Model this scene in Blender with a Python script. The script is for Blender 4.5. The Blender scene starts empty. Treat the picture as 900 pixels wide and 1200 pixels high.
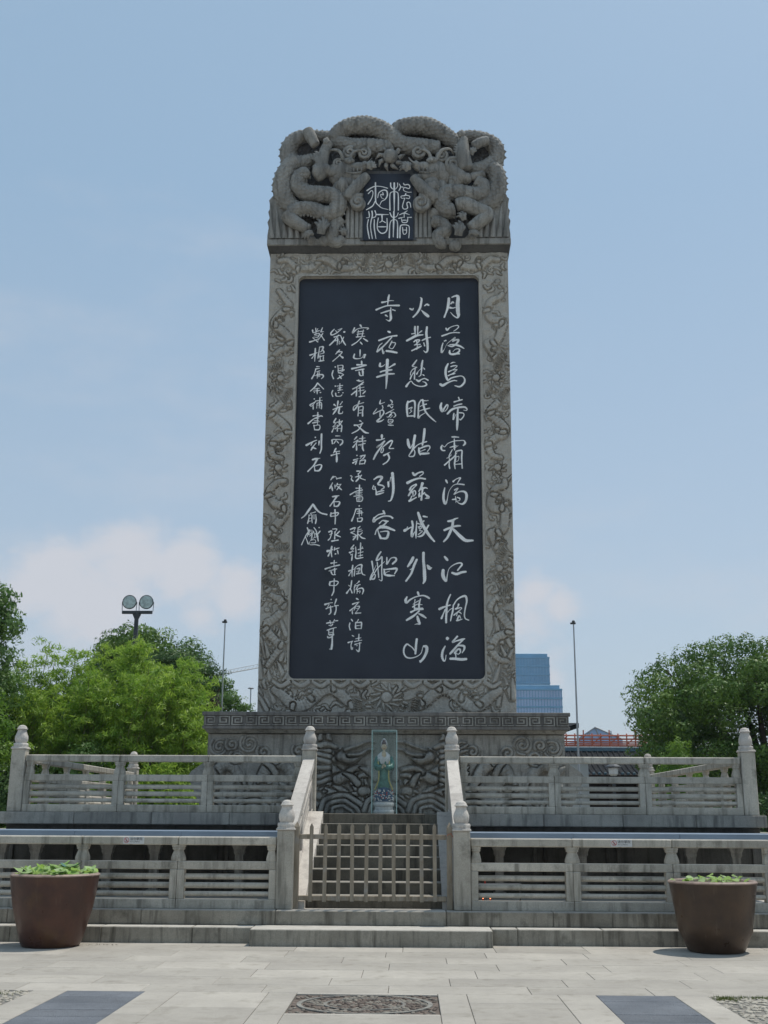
import bpy, math, random
import numpy as np
from mathutils import Vector, Matrix
SC = bpy.context.scene
COL = SC.collection
random.seed(7); RNG = np.random.default_rng(7)
R = math.radians
PI = math.pi

# ------------------------------------------------------------------ camera
def make_camera():
    p, y, r = .2596, .024, .0056
    f = Vector((-math.sin(y)*math.cos(p), math.cos(y)*math.cos(p), math.sin(p)))
    rt = Vector((math.cos(y), math.sin(y), 0)); up = rt.cross(f)
    c, s = math.cos(r), math.sin(r)
    X = rt*c + up*s; U = up*c - rt*s
    cam = bpy.data.cameras.new('camera'); o = bpy.data.objects.new('camera', cam); COL.objects.link(o)
    cam.sensor_fit = 'HORIZONTAL'; cam.sensor_width = 36; cam.lens = 1346.79/900*36
    cam.clip_start = .05; cam.clip_end = 4000
    o.matrix_world = Matrix(((X.x, U.x, -f.x, .51), (X.y, U.y, -f.y, 0), (X.z, U.z, -f.z, 1.6), (0, 0, 0, 1)))
    SC.camera = o
make_camera()

# ------------------------------------------------------------------ world, sun, exposure
CLOUD_LOBES = [((-0.2399, 0.9452, 0.2213), 0.0668), ((-0.1514, 0.9722, 0.1786), 0.052), ((-0.1945, 0.9591, 0.2058), 0.052), ((-0.2999, 0.9349, 0.1896), 0.0668), ((-0.2663, 0.9499, 0.1635), 0.0891), ((-0.1797, 0.9707, 0.1598), 0.052), ((-0.375, 0.9099, 0.1774), 0.0817), ((0.1056, 0.9759, 0.1908), 0.046), ((0.1271, 0.9762, 0.176), 0.0371), ((0.0943, 0.9834, 0.155), 0.0668), ((0.1155, 0.9862, 0.1188), 0.0594)]
def make_world():
    w = bpy.data.worlds.new('World'); SC.world = w; w.use_nodes = True
    N = w.node_tree.nodes; L = w.node_tree.links
    bg = N['Background']; bg.inputs[1].default_value = 0.13
    sky = N.new('ShaderNodeTexSky'); sky.sky_type = 'NISHITA'; sky.sun_disc = False
    sky.sun_elevation = R(66); sky.sun_rotation = R(56); sky.air_density = 1.0; sky.dust_density = 2.2; sky.ozone_density = 1.6
    tc = N.new('ShaderNodeTexCoord'); G_ = tc.outputs['Generated']
    def vnoise(scale, detail, rough, loc, st):
        mp = N.new('ShaderNodeMapping'); mp.inputs['Scale'].default_value = st; mp.inputs['Location'].default_value = loc
        n1 = N.new('ShaderNodeTexNoise'); n1.inputs['Scale'].default_value = scale; n1.inputs['Detail'].default_value = detail; n1.inputs['Roughness'].default_value = rough
        L.new(G_, mp.inputs[0]); L.new(mp.outputs[0], n1.inputs['Vector']); return n1.outputs['Fac']
    def mth(op, a, b):
        m = N.new('ShaderNodeMath'); m.operation = op
        for k, q in enumerate((a, b)):
            if hasattr(q, 'links'): L.new(q, m.inputs[k])
            else: m.inputs[k].default_value = q
        return m.outputs[0]
    def rng_(src, a, b, lo, hi, smooth=False):
        r = N.new('ShaderNodeMapRange'); r.interpolation_type = 'SMOOTHSTEP' if smooth else 'LINEAR'
        for k, q in zip(('From Min', 'From Max', 'To Min', 'To Max'), (a, b, lo, hi)): r.inputs[k].default_value = q
        L.new(src, r.inputs[0]); return r.outputs[0]
    sx = N.new('ShaderNodeSeparateXYZ'); L.new(G_, sx.inputs[0])
    # cumulus banks low over the horizon: soft lobes whose edges are broken up by noise
    lob = None
    for (x, y, z), r in CLOUD_LOBES:
        d = N.new('ShaderNodeVectorMath'); d.operation = 'DISTANCE'; L.new(G_, d.inputs[0]); d.inputs[1].default_value = (x, y, z)
        v = rng_(d.outputs['Value'], 0, r*2.3, .34, -.67); lob = v if lob is None else mth('MAXIMUM', lob, v)
    big = vnoise(3.1, 3, .5, (4.2, 1.3, .2), (1, 1, 2.0)); fine = vnoise(7, 8, .6, (0, 3, 1), (1, 1, 1.5))
    low = rng_(sx.outputs['Z'], .05, .24, .06, -.60)
    gen = mth('ADD', mth('MULTIPLY', mth('SUBTRACT', big, .5), .9), low)
    f = mth('ADD', mth('MAXIMUM', gen, lob), mth('MULTIPLY', mth('SUBTRACT', fine, .5), 1.25))
    cum = rng_(f, .02, .30, 0, .44, True)
    thin = rng_(mth('ADD', vnoise(2.2, 7, .6, (.9, 2.3, .35), (1, 1, 2.6)), rng_(sx.outputs['Z'], .1, .55, .04, -.10)), .46, .74, 0, .24, True)
    fac = mth('MAXIMUM', cum, thin)
    # thin milky summer haze over the whole sky, paler towards the horizon
    hc = N.new('ShaderNodeMix'); hc.data_type = 'RGBA'; hc.inputs[6].default_value = (3.8, 4.6, 5.35, 1); hc.inputs[7].default_value = (2.65, 3.95, 5.2, 1)
    L.new(rng_(sx.outputs['Z'], .10, .50, 0, 1), hc.inputs[0])
    hz = N.new('ShaderNodeMix'); hz.data_type = 'RGBA'; hz.inputs[0].default_value = .7
    L.new(sky.outputs[0], hz.inputs[6]); L.new(hc.outputs[2], hz.inputs[7])
    mx = N.new('ShaderNodeMix'); mx.data_type = 'RGBA'
    mx.inputs[7].default_value = (4.75, 4.9, 5.3, 1)
    L.new(mth('MINIMUM', mth('MULTIPLY', fac, 2.1), 1.0), mx.inputs[0]); L.new(hz.outputs[2], mx.inputs[6]); L.new(mx.outputs[2], bg.inputs[0])
make_world()
sun = bpy.data.lights.new('sun', 'SUN'); so = bpy.data.objects.new('sun', sun); COL.objects.link(so)
sun.energy = 3.2; sun.angle = R(.53); sun.color = (1, .955, .88)
so.rotation_euler = Vector((-.297, -.197, -.934)).to_track_quat('-Z', 'Y').to_euler(); so.location = (10, 10, 40)
SC.view_settings.view_transform = 'Standard'; SC.view_settings.look = 'None'
SC.view_settings.exposure = 0.0; SC.view_settings.gamma = 1.0

# ------------------------------------------------------------------ materials
def nodes(name):
    m = bpy.data.materials.new(name); m.use_nodes = True
    N = m.node_tree.nodes; L = m.node_tree.links
    return m, N, L, N['Principled BSDF']
def noise(N, L, vec, scale, detail=4, rough=.5, stretch=None):
    if stretch:
        mp = N.new('ShaderNodeMapping'); mp.inputs['Scale'].default_value = stretch; L.new(vec, mp.inputs[0]); vec = mp.outputs[0]
    n = N.new('ShaderNodeTexNoise'); n.inputs['Scale'].default_value = scale; n.inputs['Detail'].default_value = detail; n.inputs['Roughness'].default_value = rough
    L.new(vec, n.inputs['Vector']); return n.outputs['Fac']
def ramp(N, L, src, a, b, lo=0., hi=1.):
    r = N.new('ShaderNodeMapRange'); r.inputs['From Min'].default_value = a; r.inputs['From Max'].default_value = b
    r.inputs['To Min'].default_value = lo; r.inputs['To Max'].default_value = hi; L.new(src, r.inputs[0]); return r.outputs[0]
def mixc(N, L, fac, c1, c2, blend='MIX'):
    m = N.new('ShaderNodeMix'); m.data_type = 'RGBA'; m.blend_type = blend
    if hasattr(fac, 'links'): L.new(fac, m.inputs[0])
    else: m.inputs[0].default_value = fac
    for k, c in ((6, c1), (7, c2)):
        if hasattr(c, 'links'): L.new(c, m.inputs[k])
        else: m.inputs[k].default_value = (*c, 1)
    return m.outputs[2]
def pos(N):
    return N.new('ShaderNodeNewGeometry').outputs['Position']
def stone(name, light, dark, stain, stain_amt=.6, streak=.5, rough=.85, bump=.25, grain=70., per_object=0.12, lit_top=None):
    m, N, L, P = nodes(name); v = pos(N)
    c = mixc(N, L, ramp(N, L, noise(N, L, v, 1.7, 6, .6), .35, .65), dark, light)
    c = mixc(N, L, ramp(N, L, noise(N, L, v, 1.0, 6, .62, (9, 9, .9)), .5, .68, 0, streak), c, stain)
    c = mixc(N, L, ramp(N, L, noise(N, L, v, 3.4, 8, .65), .52, .7, 0, stain_amt), c, stain)
    g = noise(N, L, v, grain, 3, .7)
    c = mixc(N, L, ramp(N, L, g, .35, .65, 0, .35), c, tuple(x*.55 for x in dark))
    if lit_top:    # upward faces painted paler to look sunlit, patchy from wear
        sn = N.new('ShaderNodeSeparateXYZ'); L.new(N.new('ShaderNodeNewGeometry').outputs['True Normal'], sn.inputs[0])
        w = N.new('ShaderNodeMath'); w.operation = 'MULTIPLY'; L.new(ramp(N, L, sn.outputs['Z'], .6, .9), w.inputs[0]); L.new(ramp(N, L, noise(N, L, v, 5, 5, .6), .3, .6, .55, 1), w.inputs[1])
        c = mixc(N, L, w.outputs[0], c, lit_top)
    oi = N.new('ShaderNodeObjectInfo')
    c = mixc(N, L, 1.0, c, ramp_rgb(N, L, oi.outputs['Random'], 1-per_object, 1+per_object), 'MULTIPLY')
    L.new(c, P.inputs['Base Color']); P.inputs['Roughness'].default_value = rough
    P.inputs['Specular IOR Level'].default_value = .3
    b = N.new('ShaderNodeBump'); b.inputs['Strength'].default_value = bump; b.inputs['Distance'].default_value = .02
    s = N.new('ShaderNodeMath'); s.operation = 'ADD'; L.new(noise(N, L, v, 28, 6, .7), s.inputs[0]); L.new(g, s.inputs[1])
    L.new(s.outputs[0], b.inputs['Height']); L.new(b.outputs[0], P.inputs['Normal'])
    return m
def ramp_rgb(N, L, src, a, b):
    o = ramp(N, L, src, 0, 1, a, b); c = N.new('ShaderNodeCombineColor')
    for i in range(3): L.new(o, c.inputs[i])
    return c.outputs[0]
def plain(name, col, rough=.6, metal=0., var=.25, scale=6., bump=.0, spec=.5):
    m, N, L, P = nodes(name); v = pos(N)
    c = mixc(N, L, ramp(N, L, noise(N, L, v, scale, 6, .6), .35, .65), tuple(x*(1-var) for x in col), tuple(min(1, x*(1+var)) for x in col))
    L.new(c, P.inputs['Base Color']); P.inputs['Roughness'].default_value = rough; P.inputs['Metallic'].default_value = metal
    P.inputs['Specular IOR Level'].default_value = spec
    if bump:
        b = N.new('ShaderNodeBump'); b.inputs['Strength'].default_value = bump; b.inputs['Distance'].default_value = .01
        L.new(noise(N, L, v, scale*6, 5, .6), b.inputs['Height']); L.new(b.outputs[0], P.inputs['Normal'])
    return m
def leafmat(name, a, b, c3, trans=.35, nscale=1.2):
    m, N, L, P = nodes(name); v = pos(N)
    at = N.new('ShaderNodeAttribute'); at.attribute_name = 'tint'
    c = mixc(N, L, ramp(N, L, noise(N, L, v, nscale, 4, .6), .35, .65), a, b)
    c = mixc(N, L, at.outputs['Fac'], c, c3)
    L.new(c, P.inputs['Base Color']); P.inputs['Roughness'].default_value = .5; P.inputs['Specular IOR Level'].default_value = .35
    tr = N.new('ShaderNodeBsdfTranslucent'); L.new(c, tr.inputs[0])
    mx = N.new('ShaderNodeMixShader'); mx.inputs[0].default_value = trans
    L.new(P.outputs[0], mx.inputs[1]); L.new(tr.outputs[0], mx.inputs[2]); L.new(mx.outputs[0], N['Material Output'].inputs[0])
    return m
M = {}
M['rail'] = stone('grey_granite', (.60, .55, .46), (.40, .37, .31), (.13, .12, .095), .7, .75, lit_top=(.58, .54, .47))
M['rail_pale'] = stone('pale_granite', (.62, .58, .52), (.50, .46, .41), (.17, .14, .13), .6, .25)
M['step'] = stone('step_granite', (.40, .37, .305), (.23, .21, .17), (.07, .062, .047), .75, .85, lit_top=(.50, .47, .42))
M['tread'] = stone('stair_granite', (.19, .175, .14), (.085, .078, .062), (.028, .026, .022), .8, .8, lit_top=(.30, .28, .24))
M['wall'] = stone('stained_wall_stone', (.16, .155, .14), (.085, .082, .072), (.035, .033, .03), .6, .6)
M['slab'] = stone('platform_edge_stone', (.36, .345, .30), (.21, .20, .18), (.08, .078, .07), .6, .8)
M['frame'] = stone('stele_frame_granite', (.56, .525, .455), (.42, .39, .34), (.20, .185, .16), .55, .4, grain=40, bump=.6)
M['crown'] = stone('stele_crown_stone', (.44, .425, .385), (.27, .26, .235), (.085, .082, .075), .65, .7, grain=40, bump=.8)
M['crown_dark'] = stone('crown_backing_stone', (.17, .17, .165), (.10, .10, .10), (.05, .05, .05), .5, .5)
M['pedestal'] = stone('pedestal_stone', (.52, .49, .43), (.27, .255, .225), (.075, .07, .062), .7, .65, grain=40, bump=.6)
M['pedestal_cap'] = stone('pedestal_cap_stone', (.27, .25, .225), (.16, .15, .135), (.065, .06, .055), .6, .7, grain=40)
M['paving'] = stone('paving_granite', (.475, .44, .38), (.375, .345, .30), (.25, .225, .185), .75, .2, grain=90, per_object=.12, bump=.15)
M['slate'] = stone('blue_slate', (.21, .225, .245), (.13, .142, .16), (.085, .09, .10), .55, .2, grain=60, bump=.8)
M['joint'] = plain('joint_mortar', (.20, .185, .16), .95, var=.3)
M['earth'] = plain('earth', (.13, .12, .09), .95, var=.35, scale=.7)
M['pebble'] = plain('pebble', (.43, .39, .32), .8, var=.25, scale=17)
M['pebble_mid'] = plain('grey_cobble', (.22, .195, .16), .8, var=.4, scale=17)
M['pebble_dark'] = plain('dark_pebble', (.12, .09, .07), .7, var=.5, scale=17)
M['wood'] = None
def wood():
    m, N, L, P = nodes('weathered_wood'); v = pos(N)
    c = mixc(N, L, ramp(N, L, noise(N, L, v, 1.2, 6, .6, (18, 18, 2)), .3, .7), (.18, .145, .10), (.34, .29, .22))
    c = mixc(N, L, ramp(N, L, noise(N, L, v, 6, 5, .6), .55, .7, 0, .6), c, (.30, .29, .27))
    L.new(c, P.inputs['Base Color']); P.inputs['Roughness'].default_value = .85
    b = N.new('ShaderNodeBump'); b.inputs['Strength'].default_value = .5; b.inputs['Distance'].default_value = .004
    L.new(noise(N, L, v, 4, 5, .6, (30, 30, 2)), b.inputs['Height']); L.new(b.outputs[0], P.inputs['Normal'])
    return m
M['wood'] = wood()
def slate_panel():
    m, N, L, P = nodes('polished_dark_slate'); v = pos(N)
    c = mixc(N, L, ramp(N, L, noise(N, L, v, .8, 5, .6), .35, .65), (.012, .016, .026), (.021, .027, .042))
    c = mixc(N, L, ramp(N, L, noise(N, L, v, 60, 3, .6), .45, .7, 0, .5), c, (.032, .038, .052))
    L.new(c, P.inputs['Base Color'])
    L.new(ramp(N, L, noise(N, L, v, 2.2, 6, .6), .3, .7, .42, .56), P.inputs['Roughness'])
    P.inputs['Specular IOR Level'].default_value = .45
    return m
M['panel'] = slate_panel()
M['white_paint'] = plain('white_stone_paint', (.88, .87, .84), .7, var=.12, scale=4)
def glaze(name='brown_glazed_clay', ca=(.04, .015, .010), cb=(.085, .033, .02)):
    m, N, L, P = nodes(name); v = pos(N)
    c = mixc(N, L, ramp(N, L, noise(N, L, v, 2.2, 6, .65), .35, .65), ca, cb)
    c = mixc(N, L, ramp(N, L, noise(N, L, v, 1.5, 6, .6, (9, 9, .5)), .60, .76, 0, .35), c, (.17, .13, .10))
    c = mixc(N, L, ramp(N, L, noise(N, L, v, 1.4, 5, .6), .55, .7, 0, .7), c, (.12, .06, .02))
    L.new(c, P.inputs['Base Color']); L.new(ramp(N, L, noise(N, L, v, 5, 5, .6), .3, .7, .25, .5), P.inputs['Roughness'])
    b = N.new('ShaderNodeBump'); b.inputs['Strength'].default_value = .25; b.inputs['Distance'].default_value = .01
    L.new(noise(N, L, v, 5, 5, .6, (1, 1, 4)), b.inputs['Height']); L.new(b.outputs[0], P.inputs['Normal'])
    return m
M['glaze'] = glaze()
M['glaze_dark'] = glaze('olive_brown_glazed_clay', (.035, .018, .010), (.075, .042, .022))
M['rim'] = plain('pot_rim', (.26, .19, .15), .6, var=.3, scale=9)
M['water'] = plain('pond_water', (.10, .10, .06), .12, var=.4, scale=9)
M['scum'] = plain('algae_covered_water', (.36, .36, .24), .35, var=.35, scale=9)
M['bluemetal'] = plain('blue_painted_metal', (.19, .25, .32), .55, var=.1, scale=1.5)
M['darkmetal'] = plain('dark_metal', (.06, .065, .07), .5, .3, var=.2)
M['greymetal'] = plain('grey_metal', (.38, .40, .42), .45, .5, var=.1)
M['whitemetal'] = plain('white_metal', (.7, .7, .69), .45, .0, var=.05)
M['lampglass'] = plain('lamp_lens', (.52, .60, .58), .25, .0, var=.25, scale=12)
M['orange'] = plain('orange_scaffold', (.48, .13, .07), .6, var=.15)
M['rooftile'] = plain('dark_roof_tile', (.018, .02, .022), .95, spec=.2, var=.35, scale=5)
M['blueroof'] = plain('blue_grey_roof', (.13, .20, .24), .6, var=.2)
M['brownwood'] = plain('dark_brown_timber', (.05, .032, .025), .7, var=.3)
M['whitewall'] = plain('white_plaster', (.62, .61, .59), .85, var=.08, scale=.8)
M['redpaint'] = plain('red_sign_paint', (.5, .06, .06), .6, var=.05)
M['blackpaint'] = plain('black_sign_paint', (.03, .03, .035), .6, var=.05)
M['signwhite'] = plain('sign_board', (.58, .58, .56), .5, var=.05)
M['towerglass'] = plain('blue_curtain_glass', (.08, .29, .46), .22, .0, var=.12, scale=.05, spec=.9)  # some distance haze is put into the tower colours, here and below
M['towerglass2'] = plain('pale_blue_curtain_glass', (.33, .47, .68), .3, .0, var=.12, scale=.05, spec=.8)
M['towerband'] = plain('tower_floor_band', (.12, .33, .49), .5, var=.08, scale=.2)
M['candle'] = plain('red_candle_wax', (.55, .05, .03), .5, var=.1)
def emis(name, col, s):
    m, N, L, P = nodes(name); P.inputs['Emission Color'].default_value = (*col, 1); P.inputs['Emission Strength'].default_value = s
    P.inputs['Base Color'].default_value = (*col, 1); return m
M['flame'] = emis('candle_flame', (1, .32, .12), 3.5)
def glass():
    m, N, L, P = nodes('case_glass')
    t = N.new('ShaderNodeBsdfTransparent'); t.inputs[0].default_value = (.955, .982, .975, 1)
    g = N.new('ShaderNodeBsdfGlossy'); g.inputs[0].default_value = (.8, .9, .88, 1); g.inputs['Roughness'].default_value = .04
    fr = N.new('ShaderNodeFresnel'); fr.inputs[0].default_value = 1.5
    mx = N.new('ShaderNodeMixShader'); mu = N.new('ShaderNodeMath'); mu.operation = 'MULTIPLY'; mu.inputs[1].default_value = .3; L.new(fr.outputs[0], mu.inputs[0]); L.new(mu.outputs[0], mx.inputs[0]); L.new(t.outputs[0], mx.inputs[1]); L.new(g.outputs[0], mx.inputs[2])
    L.new(mx.outputs[0], N['Material Output'].inputs[0]); return m
M['glass'] = glass()
M['glassedge'] = plain('glass_edge', (.42, .58, .54), .3, var=.05)
M['porcelain_green'] = plain('green_glaze', (.09, .20, .17), .3, var=.3, scale=14)
M['porcelain_white'] = plain('white_glaze', (.62, .58, .58), .25, var=.12, scale=20)
M['porcelain_skin'] = plain('cream_glaze', (.55, .42, .30), .3, var=.2, scale=20)
M['porcelain_yellow'] = plain('yellow_glaze', (.50, .42, .16), .3, var=.15, scale=20)
M['porcelain_blue'] = plain('blue_glaze', (.05, .09, .16), .3, var=.4, scale=30)
M['porcelain_red'] = plain('red_glaze', (.5, .05, .03), .3, var=.2, scale=20)
M['hairdark'] = plain('dark_glaze', (.12, .08, .08), .3, var=.3, scale=20)
M['leaf_camphor'] = leafmat('camphor_leaf', (.045, .115, .018), (.095, .185, .027), (.18, .28, .05), .2)
M['leaf_dark'] = leafmat('dark_leaf', (.035, .09, .022), (.055, .12, .03), (.09, .16, .04), .25)
M['leaf_bamboo'] = leafmat('bamboo_leaf', (.09, .21, .025), (.25, .42, .045), (.42, .56, .09), .5, 1.6)
M['leaf_mid'] = leafmat('mid_green_leaf', (.07, .16, .03), (.12, .23, .045), (.17, .27, .08), .35)
M['leaf_red'] = leafmat('dark_red_leaf', (.05, .022, .025), (.08, .035, .03), (.06, .06, .03), .25)
M['leaf_bright'] = leafmat('bright_leaf', (.10, .22, .02), (.15, .27, .03), (.2, .32, .05), .45)
M['lotus'] = leafmat('lotus_leaf', (.26, .46, .06), (.40, .60, .11), (.48, .60, .36), .4, 9)
M['lotus_dark'] = plain('old_lotus_leaf', (.06, .16, .11), .5, var=.2)
M['bark'] = plain('bark', (.07, .055, .04), .9, var=.35, scale=5, bump=.5)
M['bamboostem'] = plain('bamboo_culm', (.16, .17, .05), .5, var=.25, scale=3)
M['grass'] = leafmat('grass_blade', (.08, .13, .03), (.12, .16, .04), (.16, .18, .06), .3)

# ------------------------------------------------------------------ mesh helpers
class MB:
    """collects vertices and faces of ONE mesh"""
    def __init__(s): s.v = []; s.f = []; s.n = 0
    def add(s, V, F):
        s.v.extend([tuple(map(float, p)) for p in V]); s.f.extend([tuple(int(i)+s.n for i in q) for q in F]); s.n += len(V); return s
    def box(s, lo, hi, c=0.):
        (x0, y0, z0), (x1, y1, z1) = lo, hi
        if c <= 0:
            V = [(x, y, z) for z in (z0, z1) for y in (y0, y1) for x in (x0, x1)]
            F = [(0, 2, 3, 1), (4, 5, 7, 6), (0, 1, 5, 4), (2, 6, 7, 3), (0, 4, 6, 2), (1, 3, 7, 5)]
            return s.add(V, F)
        c = min(c, (x1-x0)*.45, (y1-y0)*.45, (z1-z0)*.45)
        V = []; ix = {}
        for i, x in enumerate((x0, x1)):
            for j, y in enumerate((y0, y1)):
                for k, z in enumerate((z0, z1)):
                    sx, sy, sz = (1, -1)[i], (1, -1)[j], (1, -1)[k]
                    for a, q in enumerate(((x, y+sy*c, z+sz*c), (x+sx*c, y, z+sz*c), (x+sx*c, y+sy*c, z))):
                        ix[i, j, k, a] = len(V); V.append(q)
        F = []
        def g(i, j, k, a): return ix[i, j, k, a]
        for i in (0, 1):
            F.append([g(i, j, k, 0) for j, k in ((0, 0), (1, 0), (1, 1), (0, 1))])
            F.append([g(j, i, k, 1) for j, k in ((0, 0), (1, 0), (1, 1), (0, 1))])
            F.append([g(j, k, i, 2) for j, k in ((0, 0), (1, 0), (1, 1), (0, 1))])
        for i in (0, 1):
            for j in (0, 1):
                F.append([g(i, j, 0, 0), g(i, j, 0, 1), g(i, j, 1, 1), g(i, j, 1, 0)])
                F.append([g(i, 0, j, 0), g(i, 0, j, 2), g(i, 1, j, 2), g(i, 1, j, 0)])
                F.append([g(0, i, j, 1), g(0, i, j, 2), g(1, i, j, 2), g(1, i, j, 1)])
                for k in (0, 1): F.append([g(i, j, k, 0), g(i, j, k, 1), g(i, j, k, 2)])
        cx = Vector(((x0+x1)/2, (y0+y1)/2, (z0+z1)/2)); G = []
        for q in F:
            P = [Vector(V[t]) for t in q]; n = (P[1]-P[0]).cross(P[2]-P[0]); m = sum(P, Vector())/len(P)
            G.append(q if n.dot(m-cx) > 0 else q[::-1])
        return s.add(V, G)
    def lathe(s, prof, seg=20, c=(0, 0, 0), fn=None, sy=1.):
        V = []; F = []
        for i, (r, z) in enumerate(prof):
            for k in range(seg):
                a = 2*PI*k/seg; rr = r*(fn(a, z, i) if fn else 1)
                V.append((c[0]+rr*math.cos(a), c[1]+rr*math.sin(a)*sy, c[2]+z))
        for i in range(len(prof)-1):
            for k in range(seg):
                a = i*seg+k; b = i*seg+(k+1) % seg; F.append((a, b, b+seg, a+seg))
        F.append(tuple(range(seg))[::-1]); F.append(tuple(range((len(prof)-1)*seg, len(prof)*seg)))
        return s.add(V, F)
    def tube(s, P, rad, seg=8):
        P = [Vector(p) for p in P]; n = len(P)
        rad = [rad]*n if not hasattr(rad, '__len__') else rad
        V = []; F = []; prev = None
        for i in range(n):
            t = (P[min(i+1, n-1)]-P[max(i-1, 0)]).normalized()
            if prev is None:
                a = Vector((0, 0, 1)) if abs(t.z) < .9 else Vector((1, 0, 0)); u = t.cross(a).normalized()
            else: u = (prev - t*prev.dot(t)).normalized()
            prev = u; w = t.cross(u)
            for k in range(seg):
                a = 2*PI*k/seg; V.append(P[i]+(u*math.cos(a)+w*math.sin(a))*rad[i])
        for i in range(n-1):
            for k in range(seg):
                a = i*seg+k; b = i*seg+(k+1) % seg; F.append((a, b, b+seg, a+seg))
        F.append(tuple(range(seg))[::-1]); F.append(tuple(range((n-1)*seg, n*seg)))
        return s.add(V, F)
    def ball(s, c, r, seg=14, rings=9, fn=None):
        r = (r, r, r) if not hasattr(r, '__len__') else r
        V = []; F = []
        for i in range(rings+1):
            t = PI*i/rings
            for k in range(seg):
                a = 2*PI*k/seg; q = (math.sin(t)*math.cos(a), math.sin(t)*math.sin(a), math.cos(t))
                m = fn(q) if fn else 1
                V.append((c[0]+q[0]*r[0]*m, c[1]+q[1]*r[1]*m, c[2]+q[2]*r[2]*m))
        for i in range(rings):
            for k in range(seg):
                a = i*seg+k; b = i*seg+(k+1) % seg; F.append((a, a+seg, b+seg, b))
        return s.add(V, F)
    def prism(s, poly, y0, y1):
        """outline in x,z extruded from y0 (front) to y1"""
        n = len(poly); V = [(x, y0, z) for x, z in poly]+[(x, y1, z) for x, z in poly]
        F = [tuple(range(n)), tuple(range(n, 2*n))[::-1]]+[(i, i+n, (i+1) % n+n, (i+1) % n) for i in range(n)]
        return s.add(V, F)
    def mesh(s, name, smooth=False):
        me = bpy.data.meshes.new(name); me.from_pydata(s.v, [], s.f); me.update()
        if smooth: me.shade_smooth() if smooth == 1 else None
        return me
def smooth_angle(me, deg=40):
    me.shade_smooth()
    try: me.set_sharp_from_angle(angle=R(deg))
    except Exception: pass
def npmesh(name, V, F, tint=None):
    V = np.asarray(V, np.float32); F = np.asarray(F, np.int32); me = bpy.data.meshes.new(name)
    k = F.shape[1]; me.vertices.add(len(V)); me.vertices.foreach_set('co', V.ravel())
    me.loops.add(F.size); me.loops.foreach_set('vertex_index', F.ravel())
    me.polygons.add(len(F)); me.polygons.foreach_set('loop_start', np.arange(0, F.size, k, dtype=np.int32))
    me.update(calc_edges=True)
    if tint is not None:
        a = me.attributes.new('tint', 'FLOAT', 'FACE'); a.data.foreach_set('value', np.asarray(tint, np.float32))
    return me
def tag(o, label=None, cat=None, group=None, kind=None):
    if label: o['label'] = label
    if cat: o['category'] = cat
    if group: o['group'] = group
    if kind: o['kind'] = kind
    return o
def link(name, me, mat=None, parent=None, loc=None, rz=0.):
    o = bpy.data.objects.new(name, me); COL.objects.link(o)
    if mat is not None and me is not None and len(me.materials) == 0: me.materials.append(mat)
    if parent: o.parent = parent
    if loc is not None: o.location = loc
    if rz: o.rotation_euler = (0, 0, rz)
    return o
def part(name, mb, mat, parent=None, loc=None, smooth=0, rz=0.):
    me = mb.mesh(name)
    if smooth: smooth_angle(me, smooth)
    return link(name, me, mat, parent, loc, rz)
def thing(name, loc, label, cat, group=None, rz=0.):
    o = bpy.data.objects.new(name, None); COL.objects.link(o); o.empty_display_size = .2
    o.location = loc; o.rotation_euler = (0, 0, rz); return tag(o, label, cat, group)
def copy_tree(o, parent=None):
    c = o.copy(); COL.objects.link(c); c.parent = parent
    for ch in list(o.children): copy_tree(ch, c)
    return c
def bx(lo, hi, c=.006): return MB().box(lo, hi, c)
def catmull(P, step):
    """smooth polyline through rows of P (any width), resampled about every step"""
    P = np.asarray(P, float)
    if len(P) < 2: return P
    Q = np.vstack([2*P[0]-P[1], P, 2*P[-1]-P[-2]]); out = []
    for i in range(1, len(Q)-2):
        a, b, c, d = Q[i-1], Q[i], Q[i+1], Q[i+2]
        n = max(2, int(math.ceil(np.linalg.norm((c-b)[:2])/step)))
        for t in np.arange(n)/n:
            out.append(.5*((2*b)+(-a+c)*t+(2*a-5*b+4*c-d)*t*t+(-a+3*b-3*c+d)*t**3))
    out.append(P[-1]); return np.array(out)

# ------------------------------------------------------------------ ground, plaza
G = bpy.data.meshes.new('ground')
G.from_pydata([(-690, -85, -.1), (690, -85, -.1), (690, 890, -.1), (-690, 890, -.1)], [], [(0, 1, 2, 3)])
tag(link('ground', G, M['earth']), kind='structure')
plaza = tag(part('plaza', MB().box((-14, -6, -.09), (14, 15.9, -.03)), M['joint']), kind='structure')
def slab(x0, x1, y0, y1, mat='paving', name='paving_slab', z=0.):
    g = .0022; h = random.uniform(-.0012, .0012)
    return part(name, MB().box((x0+g, y0+g, -.03), (x1-g, y1-g, z+h), .004), M[mat], plaza)
for nm, (a, b, c, d) in dict(l=(-46, -60, -9.6, 15.9), r=(9.6, -60, 46, 15.9), f=(-9.6, -60, 9.6, 6.8)).items():
    tag(part('outer_paving', MB().box((a, b, -.06), (c, d, -.002)), M['paving'], plaza))
rows = [15.55, 15.02, 14.45, 13.88, 13.28, 12.66, 12.1, 11.6]
slab_n = 0
for i in range(len(rows)-1):
    x = -9.6+random.uniform(0, .8)+(.55 if i % 2 else 0)
    while x < 9.4:
        w = random.choice((1.15, 1.2, 1.2, 1.35)); slab(x, x+w, rows[i+1], rows[i]); x += w
for x0, x1 in ((-9.6, -1.56), (1.56, 9.6)):
    n = 7
    for k in range(n): slab(x0+(x1-x0)*k/n, x0+(x1-x0)*(k+1)/n, 15.55, 15.86)
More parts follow.
